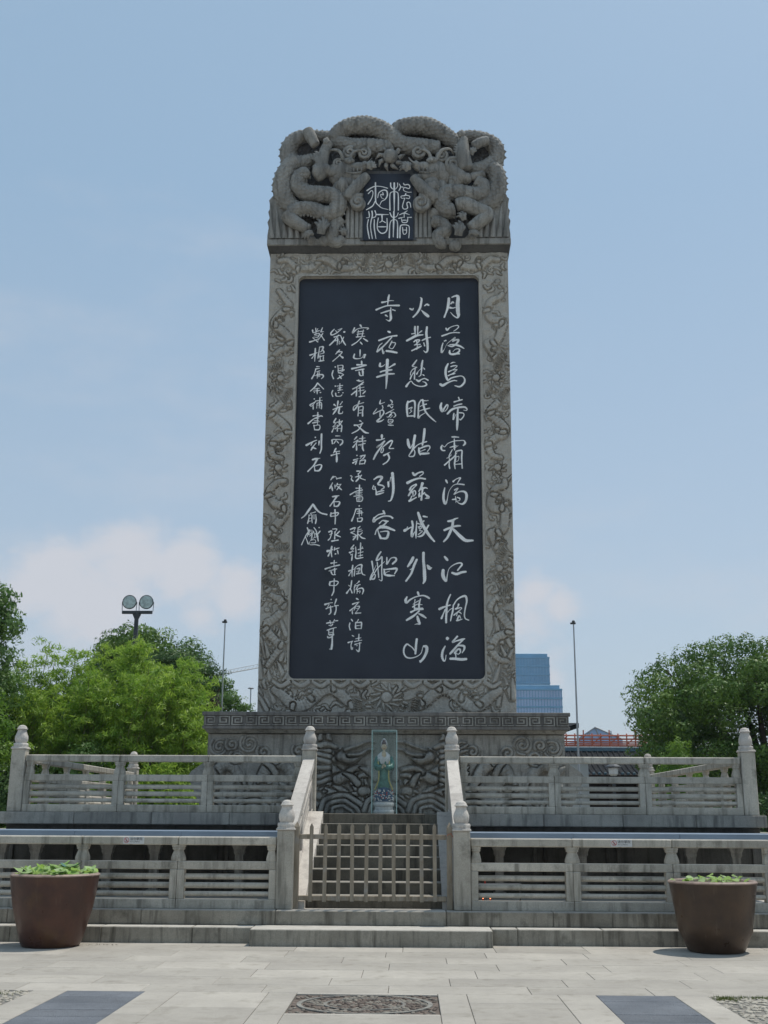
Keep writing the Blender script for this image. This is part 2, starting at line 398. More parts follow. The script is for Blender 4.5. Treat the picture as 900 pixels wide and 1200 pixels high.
# paving north of the border: strips running away from the viewer, slate bands, pebble beds
Y0, Y1 = 6.8, 11.6
def strip(x0, x1, lens, mat='paving', name='paving_slab'):
    y = Y1; k = 0
    while y > Y0: slab(x0, x1, max(Y0, y-lens[k % len(lens)]), y, mat, name); y -= lens[k % len(lens)]; k += 1
strip(-3.06, -2.74, (1.6,)); strip(-2.0, -1.68, (1.3, 1.7)); strip(-1.68, -.83, (.9, 1.3, 1.1)); strip(-.83, -.56, (1.25, 1.25))
strip(.76, 1.03, (1.25, 1.25)); strip(1.03, 1.88, (.55, 1.3, 1.1)); strip(1.88, 2.24, (1.7, 1.3)); strip(2.97, 3.28, (1.6,))
for x0, x1 in ((-2.74, -2.0), (2.24, 2.97)):   # dark slate laid in narrow diagonal-cut planks
    y = Y1
    while y > Y0: slab(x0, x1, max(Y0, y-.36), y, 'slate', 'slate_slab', -.001); y -= .36
slab(-.56, .76, 10.33, 10.42); slab(-.56, .76, Y0, 9.4); slab(-.56, .76, 9.4, 10.33)
slab(-.56, .76, 11.52, 11.6)
# square inlay with a round relief of dark and pale cobbles
def medallion():
    cx, cy = .1, 10.97
    part('inlay_bed', MB().box((-.555, 10.43, -.03), (.755, 11.51, -.012)), M['pebble_dark'], plaza)
    for r0, r1, mat in ((.50, .535, 'slab'), (.30, .325, 'slab')):
        n = 48; V = []; F = []
        for k in range(n):
            a = 2*PI*k/n
            for r, z in ((r0, -.02), (r0, .0), (r1, .0), (r1, -.02)): V.append((cx+r*math.cos(a)*1.13, cy+r*math.sin(a), z))
        for k in range(n):
            for j in range(3): a = k*4+j; b = ((k+1) % n)*4+j; F.append((a, b, b+1, a+1))
        part('inlay_ring', MB().add(V, F), M[mat], plaza)
    mbs = {'a': MB(), 'b': MB()}
    for i in range(520):
        a = random.random()*2*PI; r = math.sqrt(random.random())*.49
        k = 'a' if (math.sin(a*5+r*14) > .1) else 'b'
        mbs[k].ball((cx+r*math.cos(a)*1.13, cy+r*math.sin(a), -.01), (.022, .016, .012), 6, 4)
    for i in range(260):
        x, y = random.uniform(-.54, .74), random.uniform(10.44, 11.5)
        if ((x-cx)/1.13)**2+(y-cy)**2 > .30: mbs['b' if random.random() < .6 else 'a'].ball((x, y, -.01), (.02, .015, .012), 6, 4)
    tag(part('cobble', mbs['a'], M['pebble_mid'], plaza, smooth=60), kind='stuff'); tag(part('dark_cobble', mbs['b'], M['pebble_dark'], plaza, smooth=60), kind='stuff')
medallion()
def beds():
    for sx0, sx1, nm in ((-9.6, -3.06, 'l'), (3.28, 9.6, 'r')):
        part('pebble_bed', MB().box((sx0, Y0, -.03), (sx1, Y1-.005, -.008)), M['joint'], plaza)
        mb = MB(); gr = []
        for i in range(5200):
            x = sx0+(sx1-sx0)*random.random()**(1 if nm == 'r' else 1); y = random.uniform(9.2, Y1)
            if nm == 'l' and x < -6.5 or nm == 'r' and x > 6.5: continue
            mb.ball((x, y, -.005), (random.uniform(.018, .034), random.uniform(.014, .026), .013), 5, 3)
        tag(part('pebbles', mb, M['pebble'], plaza, smooth=70), kind='stuff')
        V = []; F = []; T = []
        for i in range(1500):
            c = random.choice(((-3.6, 11.35, .35, .12), (-4.3, 10.9, .3, .2), (3.8, 11.48, .45, .05), (3.4, 11.4, .1, .1), (5, 11.4, .6, .08))) 
            if (c[0] < 0) != (nm == 'l'): continue
            x = random.gauss(c[0], c[2]*.5); y = min(Y1-.01, random.gauss(c[1], c[3]*.5))
            if not sx0 < x < sx1: continue
            h = random.uniform(.012, .035); a = random.random()*PI; n = len(V); dx, dy = .004*math.cos(a), .004*math.sin(a)
            V += [(x-dx, y-dy, -.004), (x+dx, y+dy, -.004), (x+random.uniform(-.02, .02), y+random.uniform(-.02, .02), h)]; F.append((n, n+1, n+2)); T.append(random.random())
        tag(link('grass_tufts', npmesh('grass_tufts', V, F, T), M['grass'], plaza), kind='stuff')
beds()

# ------------------------------------------------------------------ terrace steps, terrace floor, platform
TER = .39
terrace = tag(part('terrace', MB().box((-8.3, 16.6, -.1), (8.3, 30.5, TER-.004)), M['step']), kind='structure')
def blocks(parent, name, xs, y0, y1, z0, z1, mat, c=.01):
    for a, b in zip(xs[:-1], xs[1:]):
        part(name, bx((a+.002, y0, z0), (b-.002, y1+random.uniform(0, .002), z1), c), M[mat], parent)
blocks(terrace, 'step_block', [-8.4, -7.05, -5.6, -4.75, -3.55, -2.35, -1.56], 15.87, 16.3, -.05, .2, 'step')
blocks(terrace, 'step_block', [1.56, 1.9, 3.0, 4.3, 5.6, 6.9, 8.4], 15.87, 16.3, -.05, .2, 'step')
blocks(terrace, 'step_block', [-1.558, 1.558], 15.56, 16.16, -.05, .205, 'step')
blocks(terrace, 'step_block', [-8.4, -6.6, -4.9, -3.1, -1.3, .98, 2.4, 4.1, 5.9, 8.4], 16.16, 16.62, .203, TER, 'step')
platform = tag(part('platform', MB().box((-6.28, 19.85, TER-.05), (6.28, 28.5, 1.45)), M['wall']), kind='structure')
part('platform_floor', MB().box((-6.3, 19.9, 1.44), (6.3, 28.5, 1.652)), M['slab'], platform)
xs = [-6.36, -5.1, -3.8, -2.5, -1.325]
blocks(platform, 'edge_slab', xs, 19.66, 20.2, 1.465, 1.66, 'slab', .012)
blocks(platform, 'edge_slab', [1.325, 2.7, 4.0, 5.2, 6.36], 19.66, 20.2, 1.465, 1.66, 'slab', .012)
for sx in (-1, 1):
    for k in range(6):
        y0 = 20.205+k*1.38; part('edge_slab', bx((min(sx*5.9, sx*6.36), y0, 1.465), (max(sx*5.9, sx*6.36), y0+1.376, 1.66), .012), M['slab'], platform)
# recessed carved panels with raised borders on the platform's front wall
for sx in (-1, 1):
    for k in range(4):
        x0 = sx*(1.5+k*1.2); x1 = sx*(1.5+k*1.2+1.08); a, b = min(x0, x1), max(x0, x1)
        mb = MB()
        for lo, hi in (((a, 19.80, .55), (b, 19.85, .61)), ((a, 19.80, 1.25), (b, 19.85, 1.31)), ((a, 19.80, .61), (a+.06, 19.85, 1.25)), ((b-.06, 19.80, .61), (b, 19.85, 1.25))): mb.box(lo, hi, .008)
        part('wall_panel_border', mb, M['wall'], platform)

# ------------------------------------------------------------------ staircase
stair = thing('stone_staircase', (0, 16.6, TER), 'weathered grey stone staircase behind the wooden picket gate, climbing to the platform', 'staircase')
NR = 8; run = 3.07/(NR-1); rise = (1.657-TER)/NR
for i in range(NR):
    y0 = i*run+.02
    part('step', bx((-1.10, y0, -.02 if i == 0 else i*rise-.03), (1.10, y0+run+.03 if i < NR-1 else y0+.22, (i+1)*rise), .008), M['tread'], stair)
part('stair_core', MB().add([(-1.1, .3, -.02), (1.1, .3, -.02), (1.1, 3.2, -.02), (-1.1, 3.2, -.02), (-1.1, 3.2, 1.05), (1.1, 3.2, 1.05)],
     [(0, 3, 2, 1), (0, 1, 5, 4), (2, 3, 4, 5), (0, 4, 3), (1, 2, 5)]), M['tread'], stair)
for sx in (-1, 1):
    a, b = sorted((sx*.94, sx*1.33))
    V = [(a, -.12, -.01), (b, -.12, -.01), (b, -.12, .10), (a, -.12, .10), (a, 3.05, -.01), (b, 3.05, -.01), (b, 3.05, 1.30), (a, 3.05, 1.30)]
    F = [(0, 1, 2, 3), (4, 7, 6, 5), (3, 2, 6, 7), (0, 4, 5, 1), (0, 3, 7, 4), (1, 5, 6, 2)]
    part('cheek_wall', MB().add(V, F), M['rail_pale'], stair)

# ------------------------------------------------------------------ balustrades
def finial_mesh():
    mb = MB(); s = .36
    mb.box((-.132, -.132, 1.03), (.132, .132, 1.055), .008)
    mb.box((-.118, -.118, 1.055), (.118, .118, 1.072), .004)
    def petal(a, z, i): return 1+.05*math.cos(12*a)
    mb.lathe([(.112, 0), (.120, .018), (.118, .045), (.108, .06)], 36, (0, 0, 1.072), petal)
    prof = [(.088, .0), (.102, .03), (.110, .07), (.107, .11), (.092, .15), (.078, .185), (.072, .21), (.074, .225)]
    mb.lathe(prof, 48, (0, 0, 1.132), lambda a, z, i: 1+.055*abs(math.cos(4*(a+z*6.5)))-.03)
    mb.lathe([(.078, 0), (.092, .006), (.092, .016), (.080, .022), (.074, .045), (.055, .066), (.028, .078), (.004, .081)], 24, (0, 0, 1.357))
    me = mb.mesh('finial'); smooth_angle(me, 50); return me
def newel_mesh(w=.232):
    mb = MB(); h = w/2
    mb.box((-h, -h, 0), (h, h, 1.03), .012)
    for s in (-1, 1):
        mb.box((-h+.03, s*h-.004 if s < 0 else h-.01, .06), (h-.03, s*h+.01 if s < 0 else h+.004, .93), .003)
    return mb.mesh('newel_shaft')
def vase_mesh():
    mb = MB()
    prof = [(.100, 0), (.108, .02), (.104, .05), (.086, .10), (.070, .135), (.072, .148), (.088, .152), (.092, .17), (.086, .178), (.098, .184), (.102, .213)]
    mb.lathe(prof, 24, (0, 0, .614), lambda a, z, i: .5*(1+min(1/max(abs(math.cos(a)), .01), 1/max(abs(math.sin(a)), .01))*.92), .62)
    me = mb.mesh('baluster_vase'); smooth_angle(me, 45); return me
FIN = finial_mesh(); NEW = newel_mesh(); VASE = vase_mesh()
HALF = bx((-.049, -.072, .1225), (.049, .072, .5065), .006).mesh('post_half')
def newel(parent, x, y=0, z=0, mat='rail'):
    n = link('newel', NEW, M[mat], parent, (x, y, z)); f = link('finial', FIN.copy() if mat != 'rail' else FIN, M['rail_pale'], n)
    return n
SL = [(.158, .222), (.262, .338), (.378, .452)]
def bay_meshes(L):
    g = .0025
    return dict(bottom=bx((g, -.08, .0), (L-g, .08, .122), .008).mesh('bottom_rail'), mid=bx((g, -.065, .507), (L-g, .065, .614), .008).mesh('middle_rail'),
                top=bx((g, -.075, .827), (L-g, .075, .94), .014).mesh('top_rail'))
def balustrade(loc, rz, posts, label, start=None, end=None, first_half=True, last_half=True, mats='rail', ends=(True, True)):
    """posts: positions along the run of the joints, first and last are the ends that butt on newels"""
    t = thing('stone_balustrade', loc, label, 'balustrade', rz=rz)
    cache = {}
    slat_cache = {}
    for a, b in zip(posts[:-1], posts[1:]):
        L = round(b-a, 3)
        if L not in cache: cache[L] = bay_meshes(L)
        for k, nm in (('bottom', 'bottom_rail'), ('mid', 'middle_rail'), ('top', 'top_rail')):
            link(nm, cache[L][k], M[mats], t, (a, 0, 0))
        for x in (a+.051, b-.051): link('post', HALF, M[mats], t, (x, 0, 0))
        if L not in slat_cache:
            ms = []
            for z0, z1 in SL:
                mb = MB(); h = (z1-z0)/2; zc = (z0+z1)/2; r = []
                for q in range(10):
                    an = 2*PI*q/10+PI/10; r.append((.042*math.cos(an), zc+h*math.sin(an)*1.02))
                V = [(.1, y, z) for y, z in r]+[(L-.1, y, z) for y, z in r]; F = [(i, (i+1) % 10, (i+1) % 10+10, i+10) for i in range(10)]
                mb.add(V, F); me = mb.mesh('slat'); smooth_angle(me, 50); ms.append(me)
            slat_cache[L] = ms
        for me in slat_cache[L]: link('slat', me, M[mats], t, (a, 0, 0))
    for i, x in enumerate(posts):
        if i == 0:
            if ends[0]: link('baluster_vase', VASE, M[mats], t, (x+.075, 0, 0)).scale = (.72, 1, 1)
        elif i == len(posts)-1:
            if ends[1]: link('baluster_vase', VASE, M[mats], t, (x-.075, 0, 0)).scale = (.72, 1, 1)
        else: link('baluster_vase', VASE, M[mats], t, (x, 0, 0))
    if start: newel(t, posts[0]-.1185, mat=mats)
    if end: newel(t, posts[-1]+.1185, mat=mats)
    return t
YL = 16.43; YU = 19.87
lo_r = balustrade((1.324, YL, TER), 0, [0, 1.386, 2.736, 4.066, 5.396, 6.6], 'lower stone balustrade right of the picket gate, running behind the right pot', end=True)
lo_l = balustrade((-1.324, YL, TER), PI, [0, 1.36, 2.686, 4.016, 5.346, 6.6], 'lower stone balustrade left of the picket gate, running behind the left pot', end=True)
lr = [0, 1.3, 2.6, 3.9, 5.2, 6.5, 7.8, 9.1, 10.4, 11.7]
balustrade((8.043, YL+.12, TER), PI/2, lr, 'stone balustrade on the right side of the lower terrace, running away behind the camphor tree', end=True)
balustrade((-8.043, YL+.12, TER), PI/2, lr, 'sunlit side balustrade of the lower terrace, seen small at the left edge', end=True)
up = [0, 1.59, 3.1, 4.71]
balustrade((1.324, YU, 1.66), 0, up, 'upper stone balustrade on the platform edge right of the stair', end=True)
balustrade((-1.324, YU, 1.66), PI, up, 'upper stone balustrade on the platform edge left of the stair', end=True)
ur = [0, 1.34, 2.68, 4.02, 5.36, 6.7, 7.99]
balustrade((6.152, YU+.12, 1.66), PI/2, ur, 'right side balustrade of the platform, receding behind the upper front rail', end=True)
balustrade((-6.152, YU+.12, 1.66), PI/2, ur, 'left side balustrade of the platform, receding behind the upper front rail', end=True)
def stair_rail(sx, label):
    x = sx*1.2055
    t = thing('stair_balustrade', (x, 16.43, TER), label, 'stair railing')
    newel(t, 0, 0, 0); newel(t, 0, YU-16.43, 1.66-TER)
    y0, y1 = .13, YU-16.43-.13; s = (1.66-TER)/(YU-16.43); z0 = s*y0
    def beam(w, a, b, ya=y0, yb=y1, c=.0):
        za, zb = s*ya, s*yb
        return MB().add([(-w, ya, za+a), (w, ya, za+a), (w, ya, za+b), (-w, ya, za+b), (-w, yb, zb+a), (w, yb, zb+a), (w, yb, zb+b), (-w, yb, zb+b)],
                        [(0, 1, 2, 3), (4, 7, 6, 5), (3, 2, 6, 7), (0, 4, 5, 1), (0, 3, 7, 4), (1, 5, 6, 2)])
    ym = (y0+y1)/2
    for ya, yb in ((y0, ym-.003), (ym+.003, y1)):
        part('bottom_rail', beam(.08, -.02, .122, ya, yb), M['rail_pale'], t)
        part('middle_rail', beam(.065, .49, .605, ya, yb), M['rail_pale'], t)
        part('top_rail', beam(.095, .80, .93, ya, yb), M['rail_pale'], t)
        for a, b in SL[::1]:
            part('slat', beam(.035, a, b-.01, ya+.1, yb-.1), M['rail_pale'], t)
    for y in (y0+.052, ym-.055, ym+.055, y1-.052):
        z = s*y; part('post', bx((-.07, y-.05, z+.09), (.07, y+.05, z+.50), .006), M['rail_pale'], t)
    for y in (y0+.08, ym, y1-.08):
        v = link('baluster_vase', VASE.copy(), None, t, (0, y, s*y-.012), PI/2); v.data.materials.clear(); v.data.materials.append(M['rail_pale'])
stair_rail(-1, 'sloping stone railing on the left of the stair, its inner side sunlit')
stair_rail(1, 'sloping stone railing on the right of the stair, its inner face in shade')

# ------------------------------------------------------------------ wooden gate
gate = thing('picket_gate', (0, 16.45, TER), 'weathered wooden picket gate with ten pointed pickets closing the stair', 'gate')
def picket(w, h, d=.022):
    mb = MB(); mb.prism([(-w, 0), (w, 0), (w, h-.05), (0, h), (-w, h-.05)], -d/2, d/2); return mb.mesh('picket')
PK = picket(.026, 1.03)
for k in range(10):
    o = link('picket', PK, M['wood'], gate, (-.856+k*1.696/9+random.uniform(-.006, .006), -.05, .105+random.uniform(-.008, .008))); o.rotation_euler = (0, random.uniform(-.008, .008), 0)
part('gate_rail', bx((-1.02, -.035, .915), (.995, .03, .98), .006), M['wood'], gate)
part('gate_rail', bx((-1.02, -.035, .11), (.995, .03, .175), .006), M['wood'], gate)
for x in (-1.062, 1.04):
    mb = MB(); mb.box((x-.038, -.045, 0), (x+.038, .045, 1.08), .006)
    mb.add([(x-.037, -.044, 1.078), (x+.037, -.044, 1.078), (x+.037, .044, 1.078), (x-.037, .044, 1.078), (x, 0, 1.15)], [(0, 1, 4), (1, 2, 4), (2, 3, 4), (3, 0, 4)])
    part('gate_post', mb, M['wood'], gate)
part('wire_tie', MB().tube([(1.0, -.05, .97), (1.06, -.055, 1.0), (1.1, -.05, .93)], .005, 6), M['orange'], gate)

# ------------------------------------------------------------------ blue canopies with pillars, candles
def canopy(x0, x1, pillars, label):
    t = thing('metal_canopy', ((x0+x1)/2, 19, TER), label, 'canopy'); cx = (x0+x1)/2
    n = max(1, round((x1-x0)/1.6)); w = (x1-x0)/n
    for k in range(n):
        a = x0+k*w-cx
        part('roof_sheet', MB().box((a+.002, -.78, .975), (a+w-.002, .84, .99)), M['bluemetal'], t)
        part('fascia', bx((a+.002, -.80, .885), (a+w-.002, -.782, .99), .003), M['bluemetal'], t)
    for px in pillars:
        mb = MB(); x = px-cx
        mb.box((x-.10, -.18, 0), (x+.10, .02, .09), .01)
        V = []; 
        for i, (r, z) in enumerate([(.065, .09), (.065, .62), (.085, .66), (.085, .70), (.15, .86), (.15, .974)]):
            V += [(x-r, -.08-r*.8, z), (x+r, -.08-r*.8, z), (x+r, -.08+r*.8, z), (x-r, -.08+r*.8, z)]
        F = [(i*4+k, i*4+(k+1) % 4, i*4+4+(k+1) % 4, i*4+4+k) for i in range(5) for k in range(4)]
        mb.add(V, F); part('pillar', mb, M['slab'], t)
canopy(-6.3, -1.36, (-6.0, -5.45, -4.3, -3.55, -2.2), 'blue sheet metal canopy along the platform wall left of the stair')
canopy(1.36, 6.2, (1.9, 3.2, 4.9, 5.6), 'blue sheet metal canopy along the platform wall right of the stair')
rack = thing('candle_rack', (1.75, 16.95, TER), 'dark metal candle rack behind the lower right balustrade near the gate', 'rack')
for z in (.07, .32):
    part('shelf', bx((-.3, -.08, z-.015), (.3, .1, z), .003), M['darkmetal'], rack)
for x in (-.29, .29): part('upright', bx((x-.01, -.02, 0), (x+.01, .01, .33), .002), M['darkmetal'], rack)
for i, (x, z, lab) in enumerate(((-.2, .32, 'lit red candle topmost on the rack by the gate newel'), (-.23, .07, 'lit red candle low on the rack nearest the gate newel'), (-.13, .07, 'lit red candle low on the rack, second from the gate newel'))):
    c = thing('candle', (1.75+x, 16.95, TER+z), lab, 'candle')
    part('wax', MB().lathe([(.012, 0), (.012, .045)], 10), M['candle'], c); part('flame', MB().lathe([(.004, .046), (.016, .06), (.013, .08), (.002, .105)], 10), M['flame'], c, smooth=60)

# ------------------------------------------------------------------ notices on the lower rail
def text_mesh(s, size, name):
    cu = bpy.data.curves.new(name, 'FONT'); cu.body = s; cu.size = size; cu.align_x = 'LEFT'; cu.resolution_u = 3
    o = bpy.data.objects.new(name, cu); COL.objects.link(o); bpy.context.view_layer.update()
    dg = bpy.context.evaluated_depsgraph_get(); me = bpy.data.meshes.new_from_object(o.evaluated_get(dg)); bpy.data.objects.remove(o); me.name = name
    return me
def notice(x, label):
    t = thing('notice_sign', (x, YL-.082, TER+.885), label, 'sign', 'no climbing notices')
    part('sign_board', MB().box((-.145, -.004, -.048), (.145, .006, .048), .002), M['signwhite'], t)
    V = []; F = []; n = 28
    for k in range(n):
        a = 2*PI*k/n
        for r in (.030, .036): V.append((-.098+r*math.cos(a), -.0055, .002+r*math.sin(a)))
    F = [(2*k, 2*k+1, (2*k+3) % (2*n), (2*k+2) % (2*n)) for k in range(n)]
    mb = MB().add(V, F); d = .7071*.031
    mb.add([(-.098-d-.003, -.0058, .002+d-.003), (-.098-d+.003, -.0058, .002+d+.003), (-.098+d+.003, -.0058, .002-d+.003), (-.098+d-.003, -.0058, .002-d-.003)], [(0, 1, 2, 3)])
    part('prohibition_ring', mb, M['redpaint'], t)
    fg = MB()
    fg.prism([(-.103, .010), (-.096, .010), (-.092, -.004), (-.098, -.006), (-.086, -.022), (-.092, -.022), (-.101, -.008), (-.108, -.022), (-.113, -.022), (-.104, -.003)], -.0052, -.0044)
    fg.prism([(-.103+.005*math.cos(2*PI*k/8), .017+.005*math.sin(2*PI*k/8)) for k in range(8)], -.0052, -.0044)
    part('climbing_figure', fg, M['blackpaint'], t)
    me = text_mesh('请勿攀爬', .044, 'lettering'); o = link('lettering', me, M['blackpaint'], t, (-.052, -.0052, .002)); o.rotation_euler = (PI/2, 0, 0)
    me = text_mesh('NO CLIMBING', .021, 'lettering'); o = link('lettering', me, M['blackpaint'], t, (-.048, -.0052, -.026)); o.rotation_euler = (PI/2, 0, 0)
notice(3.375, 'small white notice with a red ring on the lower rail right of the gate')
notice(-3.30, 'small white notice with a red ring on the lower rail left of the gate')

# ------------------------------------------------------------------ the stele
stele = thing('poem_stele', (0, 24.4, 1.657), 'huge grey stone stele with dark slate poem panel and carved dragons on its crown', 'stele')
SY, SZ = 24.4, 1.657
def S(name, mb, mat, smooth=0, parent=None):          # world-space mesh under the stele
    mb.v = [(x, y-SY, z-SZ) for x, y, z in mb.v]; return part(name, mb, mat, parent or stele, smooth=smooth)
def S_np(name, V, F, mat, parent=None, smooth=True):
    V = np.array(V, float); V[:, 1] -= SY; V[:, 2] -= SZ; me = npmesh(name, V, F)
    if smooth: me.shade_smooth()
    return link(name, me, mat, parent or stele)
def relief(x0, x1, z0, z1, res, drill=.08, edge=.3):
    nx = int((x1-x0)/res)+1; nz = int((z1-z0)/res)+1
    return dict(x=np.linspace(x0, x1, nx), z=np.linspace(z0, z1, nz), H=np.zeros((nz, nx)), drill=drill, edge=edge, mod=np.ones((nz, nx)))
def stamp(D, P, height=.06, scales=0., base=0., flat=.5, moat=.03):
    """P rows x,z,r : a rounded ridge along the path, set off by a narrow drilled channel round it"""
    P = np.asarray(P, float); rmin = max(P[:, 2].min(), .012); Q = catmull(P, rmin*.35); X, Z, H = D['x'], D['z'], D['H']
    dx = X[1]-X[0]; dz = Z[1]-Z[0]
    for cut in ((True, False) if moat else (False,)):
        for i, (x, z, r) in enumerate(Q):
            r = max(r, .008); R_ = r+moat if cut else r
            i0 = max(0, int((x-R_-X[0])/dx)); i1 = min(len(X), int((x+R_-X[0])/dx)+2); j0 = max(0, int((z-R_-Z[0])/dz)); j1 = min(len(Z), int((z+R_-Z[0])/dz)+2)
            if i0 >= i1 or j0 >= j1: continue
            d = np.hypot(X[i0:i1][None]-x, Z[j0:j1][:, None]-z)
            if cut: H[j0:j1, i0:i1] = np.where(d < R_, -D['drill']*D['mod'][j0:j1, i0:i1], H[j0:j1, i0:i1]); continue
            h = np.where(d < r, base+height*min(1, r/rmin*.8)*(D['edge']+(1-D['edge'])*np.sqrt(np.clip(1-(d/r)**2, 0, 1))**flat), -9)
            H[j0:j1, i0:i1] = np.maximum(H[j0:j1, i0:i1], h)
def scaleize(D, P, r, amp):
    """diamond scale pattern over a body path"""
    Q = catmull(P, .03); X, Z, H = D['x'], D['z'], D['H']; u = np.concatenate([[0], np.cumsum(np.hypot(*np.diff(Q[:, :2], axis=0).T))])
    gx, gz = np.meshgrid(X, Z)
    m = (gx > Q[:, 0].min()-r) & (gx < Q[:, 0].max()+r) & (gz > Q[:, 1].min()-r) & (gz < Q[:, 1].max()+r)
    idx = np.argwhere(m); 
    for s in range(0, len(idx), 20000):
        k = idx[s:s+20000]; px = X[k[:, 1]]; pz = Z[k[:, 0]]
        d = np.hypot(px[:, None]-Q[None, :, 0], pz[:, None]-Q[None, :, 1]); b = d.argmin(1); dd = d[np.arange(len(k)), b]
        t = np.gradient(Q[:, :2], axis=0); t /= np.linalg.norm(t, axis=1)[:, None]+1e-9
        side = (px-Q[b, 0])*-t[b, 1]+(pz-Q[b, 1])*t[b, 0]; al = u[b]+(px-Q[b, 0])*t[b, 0]+(pz-Q[b, 1])*t[b, 1]
        sc = .075; a1 = al/sc; v1 = side/sc; row = np.floor(a1); f = a1-row; vv = (v1+.5*(row % 2)) % 1-.5
        pat = 1-np.clip(np.hypot(f, vv*1.1), 0, 1)
        ok = dd < Q[b, 2]*.95
        H[k[ok, 0], k[ok, 1]] += amp*(pat[ok]-.3)
def spiral(D, x, z, r, turns=1.6, w=.022, h=.035, sgn=1, ph=0., mo=.012):
    t = np.linspace(.1, 1, 22); a = ph+sgn*turns*2*PI*t
    stamp(D, np.c_[x+r*t*np.cos(a), z+r*t*np.sin(a), np.full(22, w)], h, flat=.8, moat=mo)
def claw(D, x, z, ang, s=.12, h=.06, mo=.018):
    for k in (-1.1, -.4, .3, 1.0, 2.6):
        a = ang+k*.75; c, n = math.cos(a), math.sin(a)
        stamp(D, [(x, z, s*.28), (x+c*s*.7, z+n*s*.7, s*.22), (x+c*s*1.15+n*s*.25, z+n*s*1.15-c*s*.25, s*.10)], h, moat=mo)
    stamp(D, [(x-.2*s, z, s*.42), (x+.2*s, z, s*.42)], h*1.1)
def fbm(D, scale, amp, seed=0, ridged=False, z_stretch=1.):
    """smooth value noise octaves over the grid"""
    rg = np.random.default_rng(seed); gx, gz = np.meshgrid(D['x'], D['z']*z_stretch); out = 0; a = 1.; s = scale
    for o in range(4):
        T = rg.random((64, 64)); x = gx*s+17; z = gz*s+11; xi = np.floor(x).astype(int); zi = np.floor(z).astype(int); fx = x-xi; fz = z-zi
        fx = fx*fx*(3-2*fx); fz = fz*fz*(3-2*fz)
        g = lambda i, j: T[(zi+j) % 64, (xi+i) % 64]
        n = (g(0, 0)*(1-fx)+g(1, 0)*fx)*(1-fz)+(g(0, 1)*(1-fx)+g(1, 1)*fx)*fz
        out = out+a*(1-abs(2*n-1) if ridged else n); a *= .5; s *= 2.03
    return out/1.9*amp
def dragon(D, path, r=.12, h=.075, seed=0, head=True):
    rg = random.Random(seed); Q = np.array([(x, z, r*k) for (x, z, k) in path]); stamp(D, Q, h); scaleize(D, Q, r, .02)
    C = catmull(Q, .05); n = len(C)
    off = np.gradient(C[:, :2], axis=0); off /= np.linalg.norm(off, axis=1)[:, None]+1e-9
    for i in range(4, n-3, 3):      # dorsal fins
        x, z = C[i, 0]-off[i, 1]*C[i, 2]*.95, C[i, 1]+off[i, 0]*C[i, 2]*.95
        stamp(D, [(x, z, .022), (x-off[i, 1]*.035-off[i, 0]*.02, z+off[i, 0]*.035-off[i, 1]*.02, .012)], h*.5, moat=0)
    for q in (.22, .42, .66, .86):
        i = int(q*n) % n; sd = rg.choice((-1, 1)); a = math.atan2(off[i, 0]*sd, -off[i, 1]*sd)+rg.uniform(-.5, .5)
        x, z = C[i, 0], C[i, 1]; l = r*1.7
        kx, kz = x+math.cos(a)*l, z+math.sin(a)*l
        stamp(D, [(x, z, r*.5), (x+math.cos(a+.4)*l*.6, z+math.sin(a+.4)*l*.6, r*.4), (kx, kz, r*.27)], h*.9); claw(D, kx, kz, a+rg.uniform(-.4, .4), r*.8, h)
    if head:
        x, z = C[-1, 0], C[-1, 1]; a = math.atan2(off[-1, 1], off[-1, 0]); c, s_ = math.cos(a), math.sin(a)
        def P(u, v, w): return (x+c*u-s_*v, z+s_*u+c*v, w)
        stamp(D, [P(0, 0, r*.95), P(r*.9, 0, r*.8)], h*1.25); stamp(D, [P(r*.8, r*.3, r*.4), P(r*2.1, r*.35, r*.33)], h*1.3); stamp(D, [P(r*.7, -r*.4, r*.3), P(r*1.9, -r*.6, r*.22)], h*1.0)
        for sd in (-1, 1):
            stamp(D, [P(-.1*r, sd*r*.6, r*.22), P(-r*1.1, sd*r*1.1, r*.18), P(-r*2.0, sd*r*.9, r*.08)], h*1.1)
            stamp(D, [P(r*1.9, sd*r*.5, r*.09), P(r*2.4, sd*r*1.2, r*.08), P(r*1.8, sd*r*1.9, r*.06)], h*.7)
        stamp(D, [P(r*.55, r*.35, r*.18), P(r*.6, r*.35, r*.18)], h*1.7)
        for k in range(7):
            v = (k-3)*.35*r; stamp(D, [P(-r*.3, v, r*.13), P(-r*1.2, v*1.5, r*.12), P(-r*1.8, v*1.5+r*.3, r*.06)], h*.8)
def relief_obj(name, D, y, mat, parent=None, warp=None):
    gx, gz = np.meshgrid(D['x'], D['z']); nz, nx = gx.shape; Hh = D['H'].copy()
    e = -D['drill']; Hh[0, :] = Hh[-1, :] = e; Hh[:, 0] = Hh[:, -1] = e
    V = np.c_[gx.ravel(), (y-Hh).ravel(), gz.ravel()]
    if warp: V = warp(V)
    i = (np.arange(nz-1)[:, None]*nx+np.arange(nx-1)[None]).ravel()
    return S_np(name, V, np.c_[i, i+1, i+1+nx, i+nx], mat, parent)

